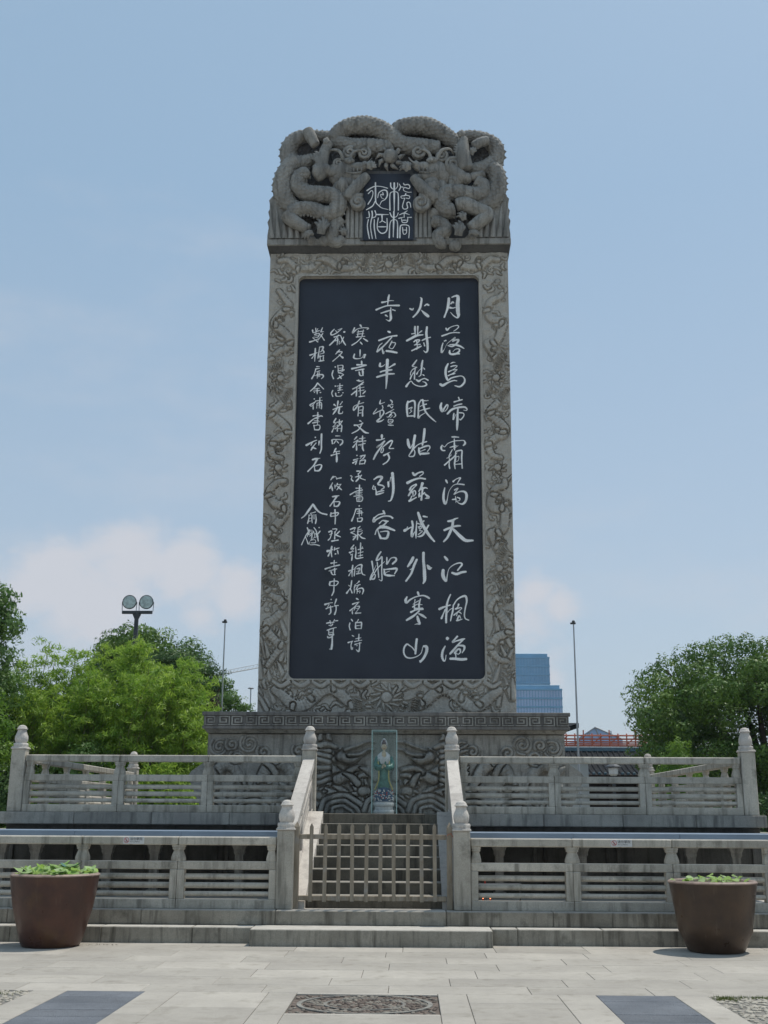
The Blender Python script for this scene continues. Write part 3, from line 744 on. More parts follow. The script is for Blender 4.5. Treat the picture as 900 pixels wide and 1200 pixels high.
# --- body of the stele and its carved border
HW0, HW1 = 2.735, 2.785; ZB, ZT = 3.62, 14.36
PX, PZ0, PZ1 = 2.087, 4.43, 13.765
def stele_body():
    # front face is four flat border strips round the sunk panel; a back block carries them
    S('shaft', MB().add([(-HW0+.01, 24.60, ZB), (HW0-.01, 24.60, ZB), (HW1-.01, 24.60, ZT), (-HW1+.01, 24.60, ZT), (-HW0+.01, 25.75, ZB), (HW0-.01, 25.75, ZB), (HW1-.01, 25.75, ZT), (-HW1+.01, 25.75, ZT)],
      [(0, 1, 2, 3), (4, 7, 6, 5), (0, 3, 7, 4), (1, 5, 6, 2), (3, 2, 6, 7), (0, 4, 5, 1)]), M['frame'])
    fr = MB()
    def blk(a, b, c, d, y0=24.51, y1=24.598):   # quad in x,z (bl, br, tr, tl)
        fr.add([(p[0], y0, p[1]) for p in (a, b, c, d)]+[(p[0], y1, p[1]) for p in (a, b, c, d)], [(0, 1, 2, 3), (4, 7, 6, 5), (0, 3, 7, 4), (1, 5, 6, 2), (3, 2, 6, 7), (0, 4, 5, 1)])
    hw = lambda z: HW0+(HW1-HW0)*(z-ZB)/(ZT-ZB)
    blk((-hw(ZB), ZB), (-PX, ZB), (-PX, ZT), (-hw(ZT), ZT)); blk((PX, ZB), (hw(ZB), ZB), (hw(ZT), ZT), (PX, ZT))
    blk((-PX+.001, ZB), (PX-.001, ZB), (PX-.001, PZ0), (-PX+.001, PZ0)); blk((-PX+.001, PZ1), (PX-.001, PZ1), (PX-.001, ZT), (-PX+.001, ZT))
    f = S('border', fr, M['frame']); return f
border = stele_body()
def border_relief():
    hw = lambda z: HW0+(HW1-HW0)*(z-ZB)/(ZT-ZB)
    D = relief(-2.73, 2.73, ZB+.003, ZT-.003,   .0102, .062)
    D['mod'] = np.clip((fbm(D, 4.0, 1., 77)-.34)*2.8, .25, 1.)
    D['H'] += fbm(D, 3.2, .05, 3, True)-.03; D['H'] += fbm(D, 9, .02, 61, True)-.01
    def boss(x, z, r, n, l, w):
        for k in range(n):
            an = k*2*PI/n; stamp(D, [(x+r*1.2*math.cos(an), z+r*1.2*math.sin(an), w), (x+l*math.cos(an+.35), z+l*.85*math.sin(an+.35), w*.5)], .05, moat=.022)
        stamp(D, [(x, z, r), (x+.001, z, r)], .09)
    rg = random.Random(9)
    def curl(x, z):   # small cloud or wave tendril
        a = rg.random()*6; l = rg.uniform(.08, .16)
        stamp(D, [(x, z, .022), (x+l*math.cos(a), z+l*math.sin(a), .03), (x+l*1.6*math.cos(a+.6), z+l*1.6*math.sin(a+.6), .012)], .035, moat=.02)
    for sx in (-1, 1):
        xm = sx*2.41
        for i in range(70): curl(xm+rg.uniform(-.25, .25), rg.uniform(4.4, 14.2))
        for i in range(24): spiral(D, xm+rg.uniform(-.24, .24), rg.uniform(4.3, 14.2), rg.uniform(.05, .09), rg.uniform(1.0, 1.5), .02, .035, rg.choice((-1, 1)), rg.random()*6)
        for i in range(26):
            z = ZB+.1+rg.random()*1.7; x = xm+rg.uniform(-.27, .27); d = rg.uniform(-.12, .12)
            stamp(D, [(x, z, .045), (x+d, z+.2, .04), (x+d*2.2, z+.42, .018)], .055)
        segs = [(13.35, 11.5, 1), (9.3, 10.95, -1), (8.85, 7.1, 1), (4.75, 6.55, -1)]
        for q, (za, zb, sg) in enumerate(segs):
            rq = random.Random(q*7+3+sx); n = 12; ph = rq.random()*6
            path = [(xm+.17*math.sin(i*1.15+ph)+.03*math.sin(i*2.9), za+(zb-za)*(i+.45*math.sin(i*1.9+ph))/(n-1), .38+.5*math.sin(PI*min(1, (i+1.0)/n))) for i in range(n)]
            dragon(D, path, .098, .07, seed=q+10*(sx > 0))
        for z in (11.22, 9.1, 6.82): boss(xm, z, .075, 8, .19, .024)
        for i in range(34): curl(sx*rg.uniform(.1, 2.6), rg.uniform(13.86, 14.28)); curl(sx*rg.uniform(.1, 2.4), rg.uniform(3.72, 4.34))
        for i in range(12): spiral(D, sx*rg.uniform(.3, 2.4), rg.choice((13.9, 14.22)), .07, 1.3, .02, .035, rg.choice((-1, 1)), rg.random()*6)
        path = [(sx*(2.5-.19*i), 14.05+.12*math.sin(i*1.25+1)+.03*math.sin(i*2.6), .45+.45*math.sin(PI*min(1, (i+1)/12))) for i in range(12)]
        dragon(D, path, .088, .07, seed=3+sx)
        path = [(sx*(2.35-.17*i), 4.03+.19*math.cos(i*.85+.6), .75+.45*math.sin(PI*min(1, (i+1)/12))) for i in range(12)]
        dragon(D, path, .10, .085, seed=30+sx)
        for k in range(5): stamp(D, [(sx*(.4+k*.42), 4.35, .05), (sx*(.55+k*.42), 4.27, .045), (sx*(.72+k*.42), 4.36, .035)], .05)
    boss(0, 14.05, .085, 10, .22, .03); boss(0, 4.04, .11, 12, .33, .034)
    D['H'] += fbm(D, 14, .016, 6)-.008
    gx, gz = np.meshgrid(D['x'], D['z']); lip = .04     # a plain lip round the sunk panel
    inn = (np.abs(gx) < PX+lip) & (gz > PZ0-lip) & (gz < PZ1+lip); D['H'][inn] = .02
    H = D['H']; H[0, :] = H[-1, :] = -.09; H[:, 0] = H[:, -1] = -.09
    nz, nx = gx.shape; X = gx*(hw(gz)-.004)/2.73; hole = (np.abs(X) < PX-.002) & (gz > PZ0+.002) & (gz < PZ1-.002)
    V = np.c_[X.ravel(), (24.412-H).ravel(), gz.ravel()]
    i = (np.arange(nz-1)[:, None]*nx+np.arange(nx-1)[None]).ravel(); F = np.c_[i, i+1, i+1+nx, i+nx]
    hf = hole.ravel(); F = F[~(hf[F].any(1))]
    used = np.unique(F); remap = np.zeros(len(V), int); remap[used] = np.arange(len(used))
    S_np('dragon_border_relief', V[used], remap[F], M['frame'], border)
border_relief()
# --- slate poem panel: slabs of slate with rounded corners, and the painted carved characters
def poem_panel():
    r = .07; poly = []
    for cx, cz, a0 in ((PX-r, PZ1-r, 0), (-PX+r, PZ1-r, 90), (-PX+r, PZ0+r, 180), (PX-r, PZ0+r, 270)):
        for k in range(7):
            a = R(a0+k*15); poly.append((cx+r*math.cos(a), cz+r*math.sin(a)))
    poly = [(x*.9985, z) for x, z in poly][::-1]
    return S('slate_panel', MB().prism(poly, 24.55, 24.597), M['panel'])
panel = poem_panel()
for cx, cz, q in ((-PX, PZ0, 0), (PX, PZ0, 1), (PX, PZ1, 2), (-PX, PZ1, 3)):   # stone fillets that round the corners of the opening
    sx = 1 if cx < 0 else -1; sz = 1 if cz < 9 else -1; r = .13; poly = [(cx, cz)]
    for k in range(9):
        a = R(k*90/8); poly.append((cx+sx*(r-r*math.sin(a)), cz+sz*(r-r*math.cos(a))))
    S('corner_fillet', MB().prism(poly if sx*sz < 0 else poly[::-1], 24.40, 24.549), M['frame'], 0, border)
GLYPHS = [
('月','p',[[1399,13254,57,1392,13146,62,1371,13017,57,1330,12889,45,1290,12782,56],[1472,13282,28,1539,13311,40,1611,13296,68,1602,13102,91,1607,12916,96,1619,12830,79,1592,12766,45,1507,12816,32,1436,12902,16],[1430,13017,50,1496,13009,34,1555,13031,17],[1444,13117,39,1484,13157,45,1513,13138,32]]),
('落','p',[[1327,12505,34,1353,12462,41,1412,12518,20,1505,12560,14,1596,12574,25,1616,12532,32,1556,12468,34,1503,12433,28],[1234,12314,32,1332,12349,32,1424,12384,34,1529,12397,34,1634,12393,34],[1289,12187,27,1321,12201,34],[1255,12138,27,1225,12025,43,1224,11906,56,1284,11983,9,1350,12116,9,1449,12207,17,1534,12270,34,1475,12179,25,1553,12214,31,1612,12207,45,1552,12108,38,1460,12052,38,1369,12074,28],[1409,12095,31,1526,12094,38,1643,12059,43,1734,12002,47],[1407,11954,28,1407,11891,43,1452,11859,40,1563,11877,45,1629,11940,43,1616,11989,38,1538,11982,25,1479,11919,16],[1452,11859,34,1628,11869,36]]),
('烏','p',[[1424,11633,13,1482,11661,29,1528,11660,25],[1365,11626,29,1319,11515,45,1309,11376,47,1342,11251,49,1375,11231,38,1440,11279,38,1557,11313,38,1673,11326,33,1737,11264,47,1730,11167,62,1632,11071,53,1516,11092,27],[1430,11556,22,1495,11577,33,1572,11572,31,1494,11493,16,1376,11431,33],[1468,11473,22,1533,11479,29,1571,11479,20,1467,11389,18,1363,11334,31],[1415,11362,25,1493,11382,29,1532,11396,20],[1186,11128,56,1244,11100,51,1361,11168,40,1491,11216,42,1562,11209,40]]),
('啼','p',[[1209,10674,38,1189,10579,51,1227,10483,53,1272,10551,31,1331,10633,42,1356,10612,33,1336,10537,31,1278,10469,20],[1596,10810,22,1615,10755,38],[1499,10701,33,1589,10728,35,1679,10755,27],[1491,10598,38,1575,10632,29,1672,10652,31],[1342,10415,55,1432,10510,51,1549,10557,38,1716,10577,42,1780,10536,38,1773,10495,26,1708,10502,24],[1489,10428,24,1476,10346,33,1462,10278,37],[1475,10278,24,1534,10400,13],[1611,10441,29,1701,10427,31,1707,10359,31,1635,10271,29,1610,10292,15],[1581,10550,40,1570,10400,46,1564,10237,55,1556,10089,51,1553,10028,31]]),
('霜','p',[[1439,9866,29,1516,9866,33,1592,9859,31],[1214,9672,18,1194,9605,48,1220,9551,44,1277,9545,37],[1220,9672,11,1271,9632,15,1348,9712,20,1476,9765,29,1604,9779,22,1706,9778,22,1731,9711,46,1692,9664,31],[1490,9819,29,1491,9671,37,1493,9558,33],[1392,9618,26,1475,9645,24,1539,9665,20],[1475,9598,18,1577,9658,18],[1442,9564,15,1371,9418,28,1377,9324,28,1369,9205,37,1381,9125,37],[1320,9364,15,1384,9404,15,1422,9444,15],[1268,9205,44,1383,9311,37,1472,9391,28,1550,9497,17],[1518,9524,26,1510,9364,33,1490,9231,37,1501,9118,37],[1525,9524,28,1601,9544,28,1658,9537,28,1650,9390,37,1655,9231,41,1660,9131,48],[1523,9391,15,1587,9404,17,1573,9311,15,1522,9284,13],[1509,9218,24,1648,9231,22]]),
('滿','p',[[1293,8857,33,1324,8791,49],[1268,8676,19,1243,8545,41,1239,8414,49,1273,8316,59,1313,8381,27,1354,8578,16,1434,8709,19,1513,8758,24,1608,8761,38,1695,8750,38],[1459,8824,41,1483,8849,24,1546,8890,22,1618,8906,38,1577,8832,24,1545,8775,14],[1488,8627,46,1560,8668,27,1528,8610,19,1472,8528,32],[1479,8528,27,1590,8586,30,1701,8586,41,1747,8512,49,1729,8381,49,1666,8308,49,1587,8316,27,1525,8365,16],[1431,8406,24,1510,8406,27,1509,8332,16],[1510,8406,30,1503,8479,19],[1509,8365,16,1588,8381,16,1596,8430,32,1542,8455,24]]),
('天','p',[[1332,7910,40,1426,7926,46,1497,7967,48,1552,7983,30],[1252,7708,46,1346,7749,51,1456,7789,48,1550,7805,54,1605,7805,40],[1442,7910,54,1425,7797,59,1377,7668,64,1313,7539,54,1235,7451,46],[1425,7749,48,1502,7668,67,1610,7556,78,1718,7475,72,1873,7475,54]]),
('江','p',[[1251,7111,36,1312,7035,73],[1217,6806,53,1210,6705,64,1240,6617,60,1283,6567,32,1303,6680,21,1335,6819,15,1398,6895,28,1497,6952,38,1597,6971,47,1627,6933,55,1571,6857,43,1533,6807,43],[1415,6750,47,1507,6724,60,1619,6762,55,1706,6775,55]]),
('楓','p',[[1372,6271,28,1328,6174,35,1290,6041,43,1281,5893,50,1273,5760,53,1272,5658,62],[1129,5952,43,1224,5996,43,1341,6033,35,1370,6041,23],[1253,5937,30,1208,5834,35,1171,5746,45],[1303,5878,25,1355,5937,15,1428,5982,15],[1429,6041,30,1420,5923,33,1390,5805,33,1367,5694,42],[1436,6041,28,1503,6145,23,1591,6211,30,1693,6234,43,1721,6130,38,1690,5982,35,1667,5835,45,1687,5746,42,1759,5710,42],[1545,6056,33,1523,5997,28,1471,5952,33],[1486,5952,30,1574,5982,33,1610,5967,23,1529,5893,25,1441,5820,33],[1499,5805,25,1522,5879,20,1573,5879,23,1601,5849,23],[1513,5731,38,1557,5805,30,1586,5746,28],[1498,5702,32,1571,5717,30,1614,5732,30]]),
('漁','p',[[1298,5314,77],[1246,5147,22,1195,5045,42,1179,4929,62,1208,4843,59,1244,4843,32,1266,4958,17],[1509,5358,35,1450,5292,42,1406,5234,50,1493,5263,35,1609,5293,42,1667,5307,27],[1623,5278,45,1521,5176,42,1433,5074,42,1353,4987,55],[1492,5147,32,1564,5162,35,1651,5147,42,1650,5075,40,1606,5002,30],[1447,5002,42,1520,5082,32,1563,5075,42,1570,5017,32,1519,4973,27,1490,5002,22],[1468,4988,32,1475,4915,30],[1359,4879,50,1446,4879,57,1590,4865,62,1691,4873,62]]),
('火','p',[[739,13279,20,766,13243,39,752,13121,48,725,13006,52,653,12878,54,567,12785,48],[495,13000,27,554,12971,50,574,13007,29],[838,13070,23,884,13106,50,930,13084,39],[758,12963,14,824,12891,57,916,12805,86]]),
('對','p',[[613,12550,38,612,12465,41,619,12352,38],[678,12550,32,675,12465,32,671,12338,34],[540,12367,25,599,12380,29],[691,12380,23,770,12443,29],[422,12198,50,521,12254,54,652,12324,56,796,12344,34],[586,12169,29,638,12211,27,717,12210,31,664,12140,34,599,12084,29],[651,12183,27,664,12070,29,651,11986,34],[599,12091,22,730,12105,29],[540,11951,43,638,12000,38,756,12062,38],[888,12535,45,874,12379,56,887,12238,54,899,12097,56,899,11957,52,859,11908,43,807,11950,18],[776,12203,27,874,12252,32,966,12280,38],[815,12140,25,834,12069,40]]),
('愁','p',[[650,11720,25,598,11643,31,553,11573,34,598,11559,20,650,11545,18],[650,11545,22,559,11490,25,514,11421,27,507,11351,20],[618,11531,27,604,11406,33,598,11254,31],[598,11448,20,533,11337,22,500,11254,33],[559,11407,18,585,11379,16],[787,11712,29,767,11601,40,760,11475,38,740,11337,38],[650,11378,31,689,11448,16,741,11503,20],[702,11316,20,754,11364,18],[806,11531,18,832,11489,29],[786,11364,22,825,11336,31],[637,11240,27,695,11205,45,753,11240,27,831,11267,38,909,11225,51],[410,11075,42,455,11144,33,520,11206,18,572,11143,27,649,11095,33,766,11074,36,869,11108,47,844,11170,31,785,11191,16]]),
('眠','p',[[449,10717,42,429,10622,47,429,10485,51,442,10356,53],[455,10690,27,545,10731,33,597,10717,42,610,10621,49,603,10485,51,596,10349,49],[468,10540,24,545,10574,27,507,10499,15,539,10485,18,481,10431,15],[455,10363,40,584,10369,29],[752,10758,27,700,10662,38,687,10553,31,684,10416,31,686,10321,44,738,10375,27,841,10443,27],[739,10744,24,842,10730,24,906,10737,31],[784,10758,29,803,10621,42,841,10484,49,918,10375,49,1007,10286,42,1084,10218,13],[726,10594,18,790,10627,20,867,10648,31],[712,10484,24,777,10511,27,867,10532,27,944,10552,27]]),
('姑','p',[[447,9808,47,463,9690,55,503,9606,41,559,9707,19],[607,9900,47,583,9757,47,567,9606,49,519,9506,41,471,9423,30,519,9406,41,582,9422,44,606,9506,33,583,9573,25],[575,9590,33,662,9673,25,742,9715,27,870,9757,30],[823,10051,58,815,9942,60,798,9807,52,774,9673,47],[694,9606,38,702,9506,49,726,9447,47],[710,9589,27,822,9639,33,918,9656,38,941,9606,38,885,9522,33],[710,9472,36,805,9472,55,917,9480,49],[726,9522,16,838,9572,19]]),
('蘇','p',[[558,9024,46,598,8974,46,677,9023,30,772,9048,38,788,9007,33,708,8941,38],[439,8792,60,566,8858,49,708,8899,46,835,8883,49],[629,8759,33,534,8710,41,487,8628,43],[645,8743,27,550,8644,33,463,8497,46],[502,8546,22,597,8611,24,621,8546,27,581,8480,27],[558,8595,22,565,8480,30],[479,8374,41,550,8407,46,636,8456,33],[534,8480,27,502,8398,33],[771,8776,68,739,8677,46,692,8595,38],[708,8562,33,692,8464,46],[724,8644,33,834,8677,43,881,8660,30],[779,8677,38,763,8546,43,746,8398,51],[723,8480,27,818,8562,33],[834,8529,35,904,8455,60,833,8431,27]]),
('城','p',[[541,7910,46,557,7797,43,533,7668,51,541,7564,54,596,7668,24],[377,7700,54,439,7733,46,533,7781,35],[439,7781,19,416,7717,32],[643,7910,27,635,7781,32,627,7636,35,627,7523,19],[675,8105,54,706,8008,65,745,7894,67,799,7781,67,877,7652,70,955,7539,62,1032,7451,48],[785,8024,30,871,8007,46],[659,7862,24,737,7846,22,800,7918,40],[674,7781,19,752,7781,19,705,7700,22,768,7684,19,674,7604,21],[901,7813,46,854,7733,51,783,7604,40,705,7564,35,658,7564,19],[737,7829,19,690,7749,16,752,7749,16]]),
('外','p',[[564,7092,56,517,6996,53,440,6885,37,502,6917,13],[642,7044,45,579,6901,53,517,6727,51,409,6569,51],[502,6822,19,579,6869,19],[790,7195,62,789,7028,61,804,6870,67,811,6711,77,811,6585,72,780,6514,35],[874,6917,40,920,6854,83,967,6862,32]]),
('寒','p',[[663,6322,43,684,6262,55],[428,6217,25,399,6143,48,421,6091,40,501,6158,38,618,6218,35,765,6248,43,853,6225,53,911,6188,48],[604,6158,20,589,6040,28,596,5921,28],[721,6173,33,691,6055,38,691,5951,33],[560,6055,18,648,6114,18,721,6151,23],[552,5995,30,647,6055,18,757,6047,25],[589,5966,25,764,5973,25],[516,5884,43,633,5936,40,771,5951,43],[691,5907,43,574,5803,43,421,5708,50],[683,5848,30,749,5818,43,836,5760,55],[654,5789,38,676,5701,53,705,5627,43,647,5627,30,596,5612,13]]),
('山','p',[[639,5298,47,624,5174,47,617,5073,55,609,4986,57],[588,5058,22,544,5116,20,486,5159,22,428,5188,32,371,5116,37,363,5000,40,414,4913,42,515,4891,35,645,4928,25,732,5000,20,769,5131,15],[790,5146,42,848,5131,65,848,5030,67,789,4899,57,717,4812,50],[710,4827,45]]),
('寺','p',[[12,13348,34,-8,13240,43,-20,13096,34],[-153,13161,39,-74,13175,30,32,13203,27,118,13203,16],[-284,12975,41,-178,13025,41,-33,13075,41,112,13081,39,244,13080,50],[-171,12889,39,-72,12924,39,59,12967,25],[53,13024,30,47,12895,41,54,12752,48,14,12695,41,-58,12731,16],[-72,12839,34,-19,12803,34],[92,12974,25,152,12952,39]]),
('夜','p',[[-11,12433,34,35,12411,68],[-219,12207,32,-95,12256,38,36,12305,45,193,12326,50],[75,12284,27,-29,12157,43,-146,12031,43,-257,11933,47],[-257,11961,25,-212,12074,20,-140,12144,18],[-146,12031,25,-133,11961,31,-113,11884,34,-87,11940,11],[82,12192,23,50,12115,29,17,12044,38],[89,12157,20,161,12142,23,141,12072,25,89,12002,27,11,12030,16],[-41,11946,49,63,11932,56,194,11903,52]]),
('半','p',[[-20,11728,69,-26,11572,64,-32,11380,59,-38,11203,50,-51,11027,26],[-186,11647,31,-192,11573,50,-130,11573,29,-75,11617,12],[22,11542,29,91,11587,43,147,11623,48],[-177,11432,48,-88,11462,40,78,11483,45],[-259,11307,47,-142,11344,45,-4,11380,47,134,11387,45]]),
('鐘','p',[[-173,10750,19,-186,10663,31,-125,10677,19,-77,10699,24],[-131,10619,19,-117,10561,26,-151,10503,16],[-254,10547,12,-335,10417,26,-219,10474,28,-124,10510,31,-96,10445,33,-137,10373,31,-191,10359,21],[-178,10474,26,-184,10373,26],[-150,10344,31,-245,10243,40,-163,10243,33,-95,10286,26],[53,10750,26,95,10706,31,81,10662,26],[-1,10604,28,54,10633,24,109,10640,24],[13,10633,19,81,10561,26,109,10604,16],[129,10524,21,41,10474,21,-55,10416,28],[41,10459,24,137,10444,21,171,10372,28,123,10329,21],[82,10430,24,14,10344,28,-27,10344,23],[41,10401,14,96,10372,14,41,10315,14],[14,10286,19,1,10228,23,42,10192,23,96,10213,23,110,10271,19,28,10279,16],[28,10235,12,96,10242,12],[8,10149,26,124,10141,26]]),
('聲','p',[[-137,9915,45,-137,9809,42],[-252,9794,35,-165,9802,32,-79,9832,27],[-79,9764,37,-165,9688,42,-250,9621,32,-208,9673,22],[-93,9734,30,-178,9598,37,-264,9463,39,-320,9343,42],[-136,9643,25,-99,9583,27,-120,9507,25,-156,9508,22,-135,9598,20,-50,9688,25,51,9771,35,101,9771,30,65,9673,30,30,9598,32,130,9597,42],[-91,9432,42,-34,9462,30,44,9507,27],[-6,9477,30,31,9372,42,-19,9282,42,-105,9222,32]]),
('到','p',[[-309,8872,27,-217,8932,39,-131,8924,47,-174,8835,42,-216,8761,44,-116,8731,49,-80,8687,49,-144,8635,42],[-315,8731,22,-336,8657,24,-293,8643,20,-272,8702,17],[-287,8702,24,-258,8613,32,-250,8524,42],[-257,8569,34,-172,8598,29,-87,8613,32],[-250,8517,34,-87,8568,29],[12,8813,42,19,8701,51],[68,8924,17,47,8820,17],[104,9013,64,118,8835,64,126,8672,64,112,8524,54,70,8391,39,14,8369,22]]),
('客','p',[[-95,8146,41,-63,8081,51],[-298,7992,30,-306,7911,54,-235,7959,35,-94,8024,41,47,8024,46,110,7984,49],[-283,7992,27,-205,8057,30,-79,8089,32],[-180,7862,38,-110,7927,24,-31,7911,46,16,7911,30],[0,7911,32,-78,7830,32,-140,7797,46],[-125,7797,49,-234,7717,32,-272,7612,43],[-156,7781,65,-30,7773,67,79,7733,57,158,7701,48],[-218,7717,24,-186,7620,40,-146,7523,51],[-155,7668,22,-46,7684,32,17,7668,43,10,7588,48,-29,7523,46,-146,7523,38]]),
('船','p',[[-144,7219,32,-206,7123,37,-237,7028,32,-167,7060,24,-120,7107,27,-120,6948,29,-122,6790,32,-117,6584,43,-179,6600,19],[-338,7004,32,-321,6901,29,-305,6790,32,-257,6679,24],[-221,6980,21,-204,6837,27,-187,6647,24],[-365,6600,43,-289,6726,24,-212,6853,21,-58,7004,13],[-373,6616,29,-288,6616,29,-250,6711,19],[-373,6600,32,-343,6695,27,-244,6917,13],[-11,7092,21,-11,6948,51],[5,6964,32,82,7076,27,175,7084,40,191,7028,43,114,6948,40],[-72,6829,35,-56,6727,48,-25,6687,37],[-57,6821,29,83,6837,32,207,6837,48,161,6727,45],[-25,6695,37,68,6687,45,153,6687,40],[-25,6758,13,52,6790,13]]),
('夜','s',[[-313,16009,30,-309,15774,29,-301,15514,29,-257,15436,27,-164,15349,27,-9,15304,24],[-509,15802,27,-400,15879,27,-310,15913,27,-167,15903,27,-27,15859,27],[-477,15723,24,-400,15801,24,-368,15740,24,-398,15601,24,-482,15446,27],[-320,15514,27,-381,15393,27,-520,15300,24],[-258,15609,21,-228,15739,24,-135,15807,27,-50,15789,27,-33,15668,27,-87,15564,27,-165,15513,24,-211,15409,21],[-143,15747,21,-127,15686,21,-189,15695,21,-165,15608,21,-118,15582,21]]),
('泊','s',[[-465,15256,21,-449,15170,21,-456,15101,21,-518,15093,24],[-388,15264,24,-379,15152,24,-409,14998,24,-415,14827,27,-374,14555,26],[-318,15272,24,-294,15186,24,-309,15118,24,-371,15092,24],[-471,15050,24,-492,14862,24,-443,14555,24],[-332,15049,24,-330,14827,24,-290,14554,24],[-286,15174,27,-8,15172,27],[-155,15159,29,-154,15014,27,-208,14971,21],[-154,15014,27,-69,14962,21],[-239,15083,27,-261,14929,27,-253,14792,27,-191,14706,26,-129,14689,26,-60,14731,26,-30,14842,27,-38,15073,27],[-253,14857,24,-37,14855,27]]),
('楓','s',[[129,15997,35,131,15269,37],[43,15997,24,51,15893,24,98,15840,24,160,15840,24,207,15909,24,207,15996,27],[30,15287,29,29,15684,27,83,15762,27,176,15761,27,223,15683,27,227,15286,29],[246,15970,19,277,15891,24,238,15787,19],[285,15891,19,347,15882,19],[347,15986,19,370,15943,21,456,15951,21,495,15898,21,471,15846,21,370,15873,24,347,15803,24,440,15751,24,533,15750,21],[401,15716,21,378,15664,27,293,15648,24,301,15596,21,363,15595,19],[401,15673,24,487,15646,24,479,15586,21,409,15595,19],[378,15595,24,347,15492,27,324,15371,27,363,15310,24,440,15336,24,425,15456,21,464,15491,24,502,15456,24,518,15352,24]]),
('橋','s',[[123,15252,32,117,14909,32,110,14594,34],[31,15218,21,70,15123,24,124,15097,24,193,15131,24,224,15217,21],[18,14578,29,32,14927,27,85,15029,24,178,15028,24,209,14925,27,210,14576,32],[433,15267,21,363,15216,24],[255,15165,21,363,15207,24,487,15163,21],[232,15071,19,363,15104,19],[363,15199,21,363,15096,24],[440,15095,19,533,15094,24],[301,15062,21,317,14976,24,379,14958,21,433,14984,24,448,15078,21],[309,15022,19,440,15021,19],[264,14567,24,271,14840,26,317,14899,27,440,14890,27,483,14821,26,471,14566,26],[325,14839,19,340,14686,21,379,14660,21,417,14702,21,417,14839,19],[333,14768,19,417,14767,19]]),
('寒','p',[[-654,12595,37,-621,12542,37],[-785,12525,25,-825,12401,34,-727,12489,25,-596,12524,25,-464,12515,34,-497,12479,20],[-694,12454,17,-709,12312,23],[-579,12471,23,-610,12312,25],[-726,12418,17,-562,12444,20],[-726,12365,17,-562,12382,17],[-741,12294,23,-545,12311,23],[-626,12276,28,-724,12171,28,-837,12092,31],[-577,12258,28,-478,12187,37],[-650,12171,23,-600,12109,34]]),
('山','p',[[-648,11977,28,-651,11819,28],[-777,11872,25,-793,11785,34,-719,11758,28,-605,11784,20,-557,11871,17],[-532,11854,42,-556,11784,39]]),
('寺','p',[[-612,11697,34,-603,11574,31],[-717,11610,31,-522,11609,31],[-830,11514,42,-684,11548,39,-505,11600,31],[-748,11470,28,-553,11504,31],[-586,11505,36,-576,11348,39],[-666,11435,28,-641,11348,31,-568,11348,34]]),
('舊','p',[[-713,11227,25,-615,11210,25,-567,11235,20],[-672,11244,17,-664,11193,17],[-566,11184,28,-711,11072,28,-808,11020,28],[-711,11072,22,-725,10848,31],[-679,11106,20,-566,11140,20],[-646,11106,20,-627,10848,25],[-678,11037,17,-549,11063,17],[-677,10968,17,-548,10994,17],[-830,10883,39,-710,10986,25],[-515,10968,25,-579,10899,28],[-660,10831,25,-530,10847,25]]),
('歲','p',[[-1253,12492,20,-1326,12403,28,-1309,12350,28,-1219,12385,23,-1073,12509,25,-1171,12474,20],[-1220,12456,17,-1170,12403,17],[-1250,12297,31,-1120,12340,25],[-1152,12349,23,-1249,12208,28,-1353,12094,39],[-1217,12261,20,-1224,12191,23],[-1168,12279,20,-1181,12102,28],[-1200,12208,17,-1142,12226,17],[-1134,12190,20,-1133,12120,20],[-1103,12331,25,-1052,12208,31,-985,12093,28],[-1029,12296,20,-1100,12137,23],[-1022,12420,48]]),
('久','p',[[-1122,11979,23,-1210,11874,31],[-1179,11926,20,-1064,11926,25,-1144,11821,28,-1273,11699,28],[-1128,11856,22,-1046,11786,48]]),
('漫','p',[[-1214,11559,36],[-1261,11472,20,-1284,11368,34,-1250,11272,39],[-1157,11594,25,-1139,11454,28],[-1141,11594,22,-1043,11593,25,-1049,11489,25],[-1131,11524,14,-1050,11532,14],[-1155,11454,20,-1009,11489,25,-1121,11402,22],[-1138,11420,25,-1040,11385,25],[-1023,11367,25,-1152,11272,28],[-1121,11350,20,-1071,11272,36]]),
('漶','p',[[-1206,11091,33],[-1261,10987,20,-1284,10918,31,-1258,10841,31],[-1165,11091,17,-1036,11107,22],[-1101,11151,22,-1099,10987,25],[-1148,11039,17,-1051,11056,17],[-1147,10987,20,-1034,11004,20],[-1195,10918,25,-1178,10849,25,-1081,10849,25,-1049,10883,19],[-1130,10935,22],[-1033,10926,28]]),
('數','p',[[-1755,12476,31,-1745,12405,28],[-1682,12520,20,-1671,12369,25],[-1737,12405,17,-1598,12458,23],[-1632,12511,17,-1680,12405,17],[-1712,12370,20,-1597,12387,20,-1628,12298,20,-1727,12299,20],[-1711,12352,14,-1612,12334,14],[-1814,12176,34,-1708,12210,28,-1594,12263,25],[-1743,12281,20,-1626,12175,25],[-1526,12528,25,-1565,12422,28],[-1565,12422,17,-1491,12431,17],[-1515,12386,20,-1626,12210,20],[-1563,12351,25,-1479,12218,34]]),
('楹','p',[[-1680,12016,31,-1689,11701,31],[-1799,11850,31,-1637,11911,25],[-1701,11858,20,-1756,11771,25],[-1582,12051,25,-1617,11770,25],[-1574,12051,23,-1500,12051,34,-1539,11945,23,-1604,11928,17],[-1507,11980,25,-1481,11910,25,-1570,11875,20],[-1585,11805,20,-1480,11840,23],[-1570,11840,20,-1559,11718,20],[-1488,11840,20,-1494,11717,22],[-1591,11700,28,-1469,11717,25]]),
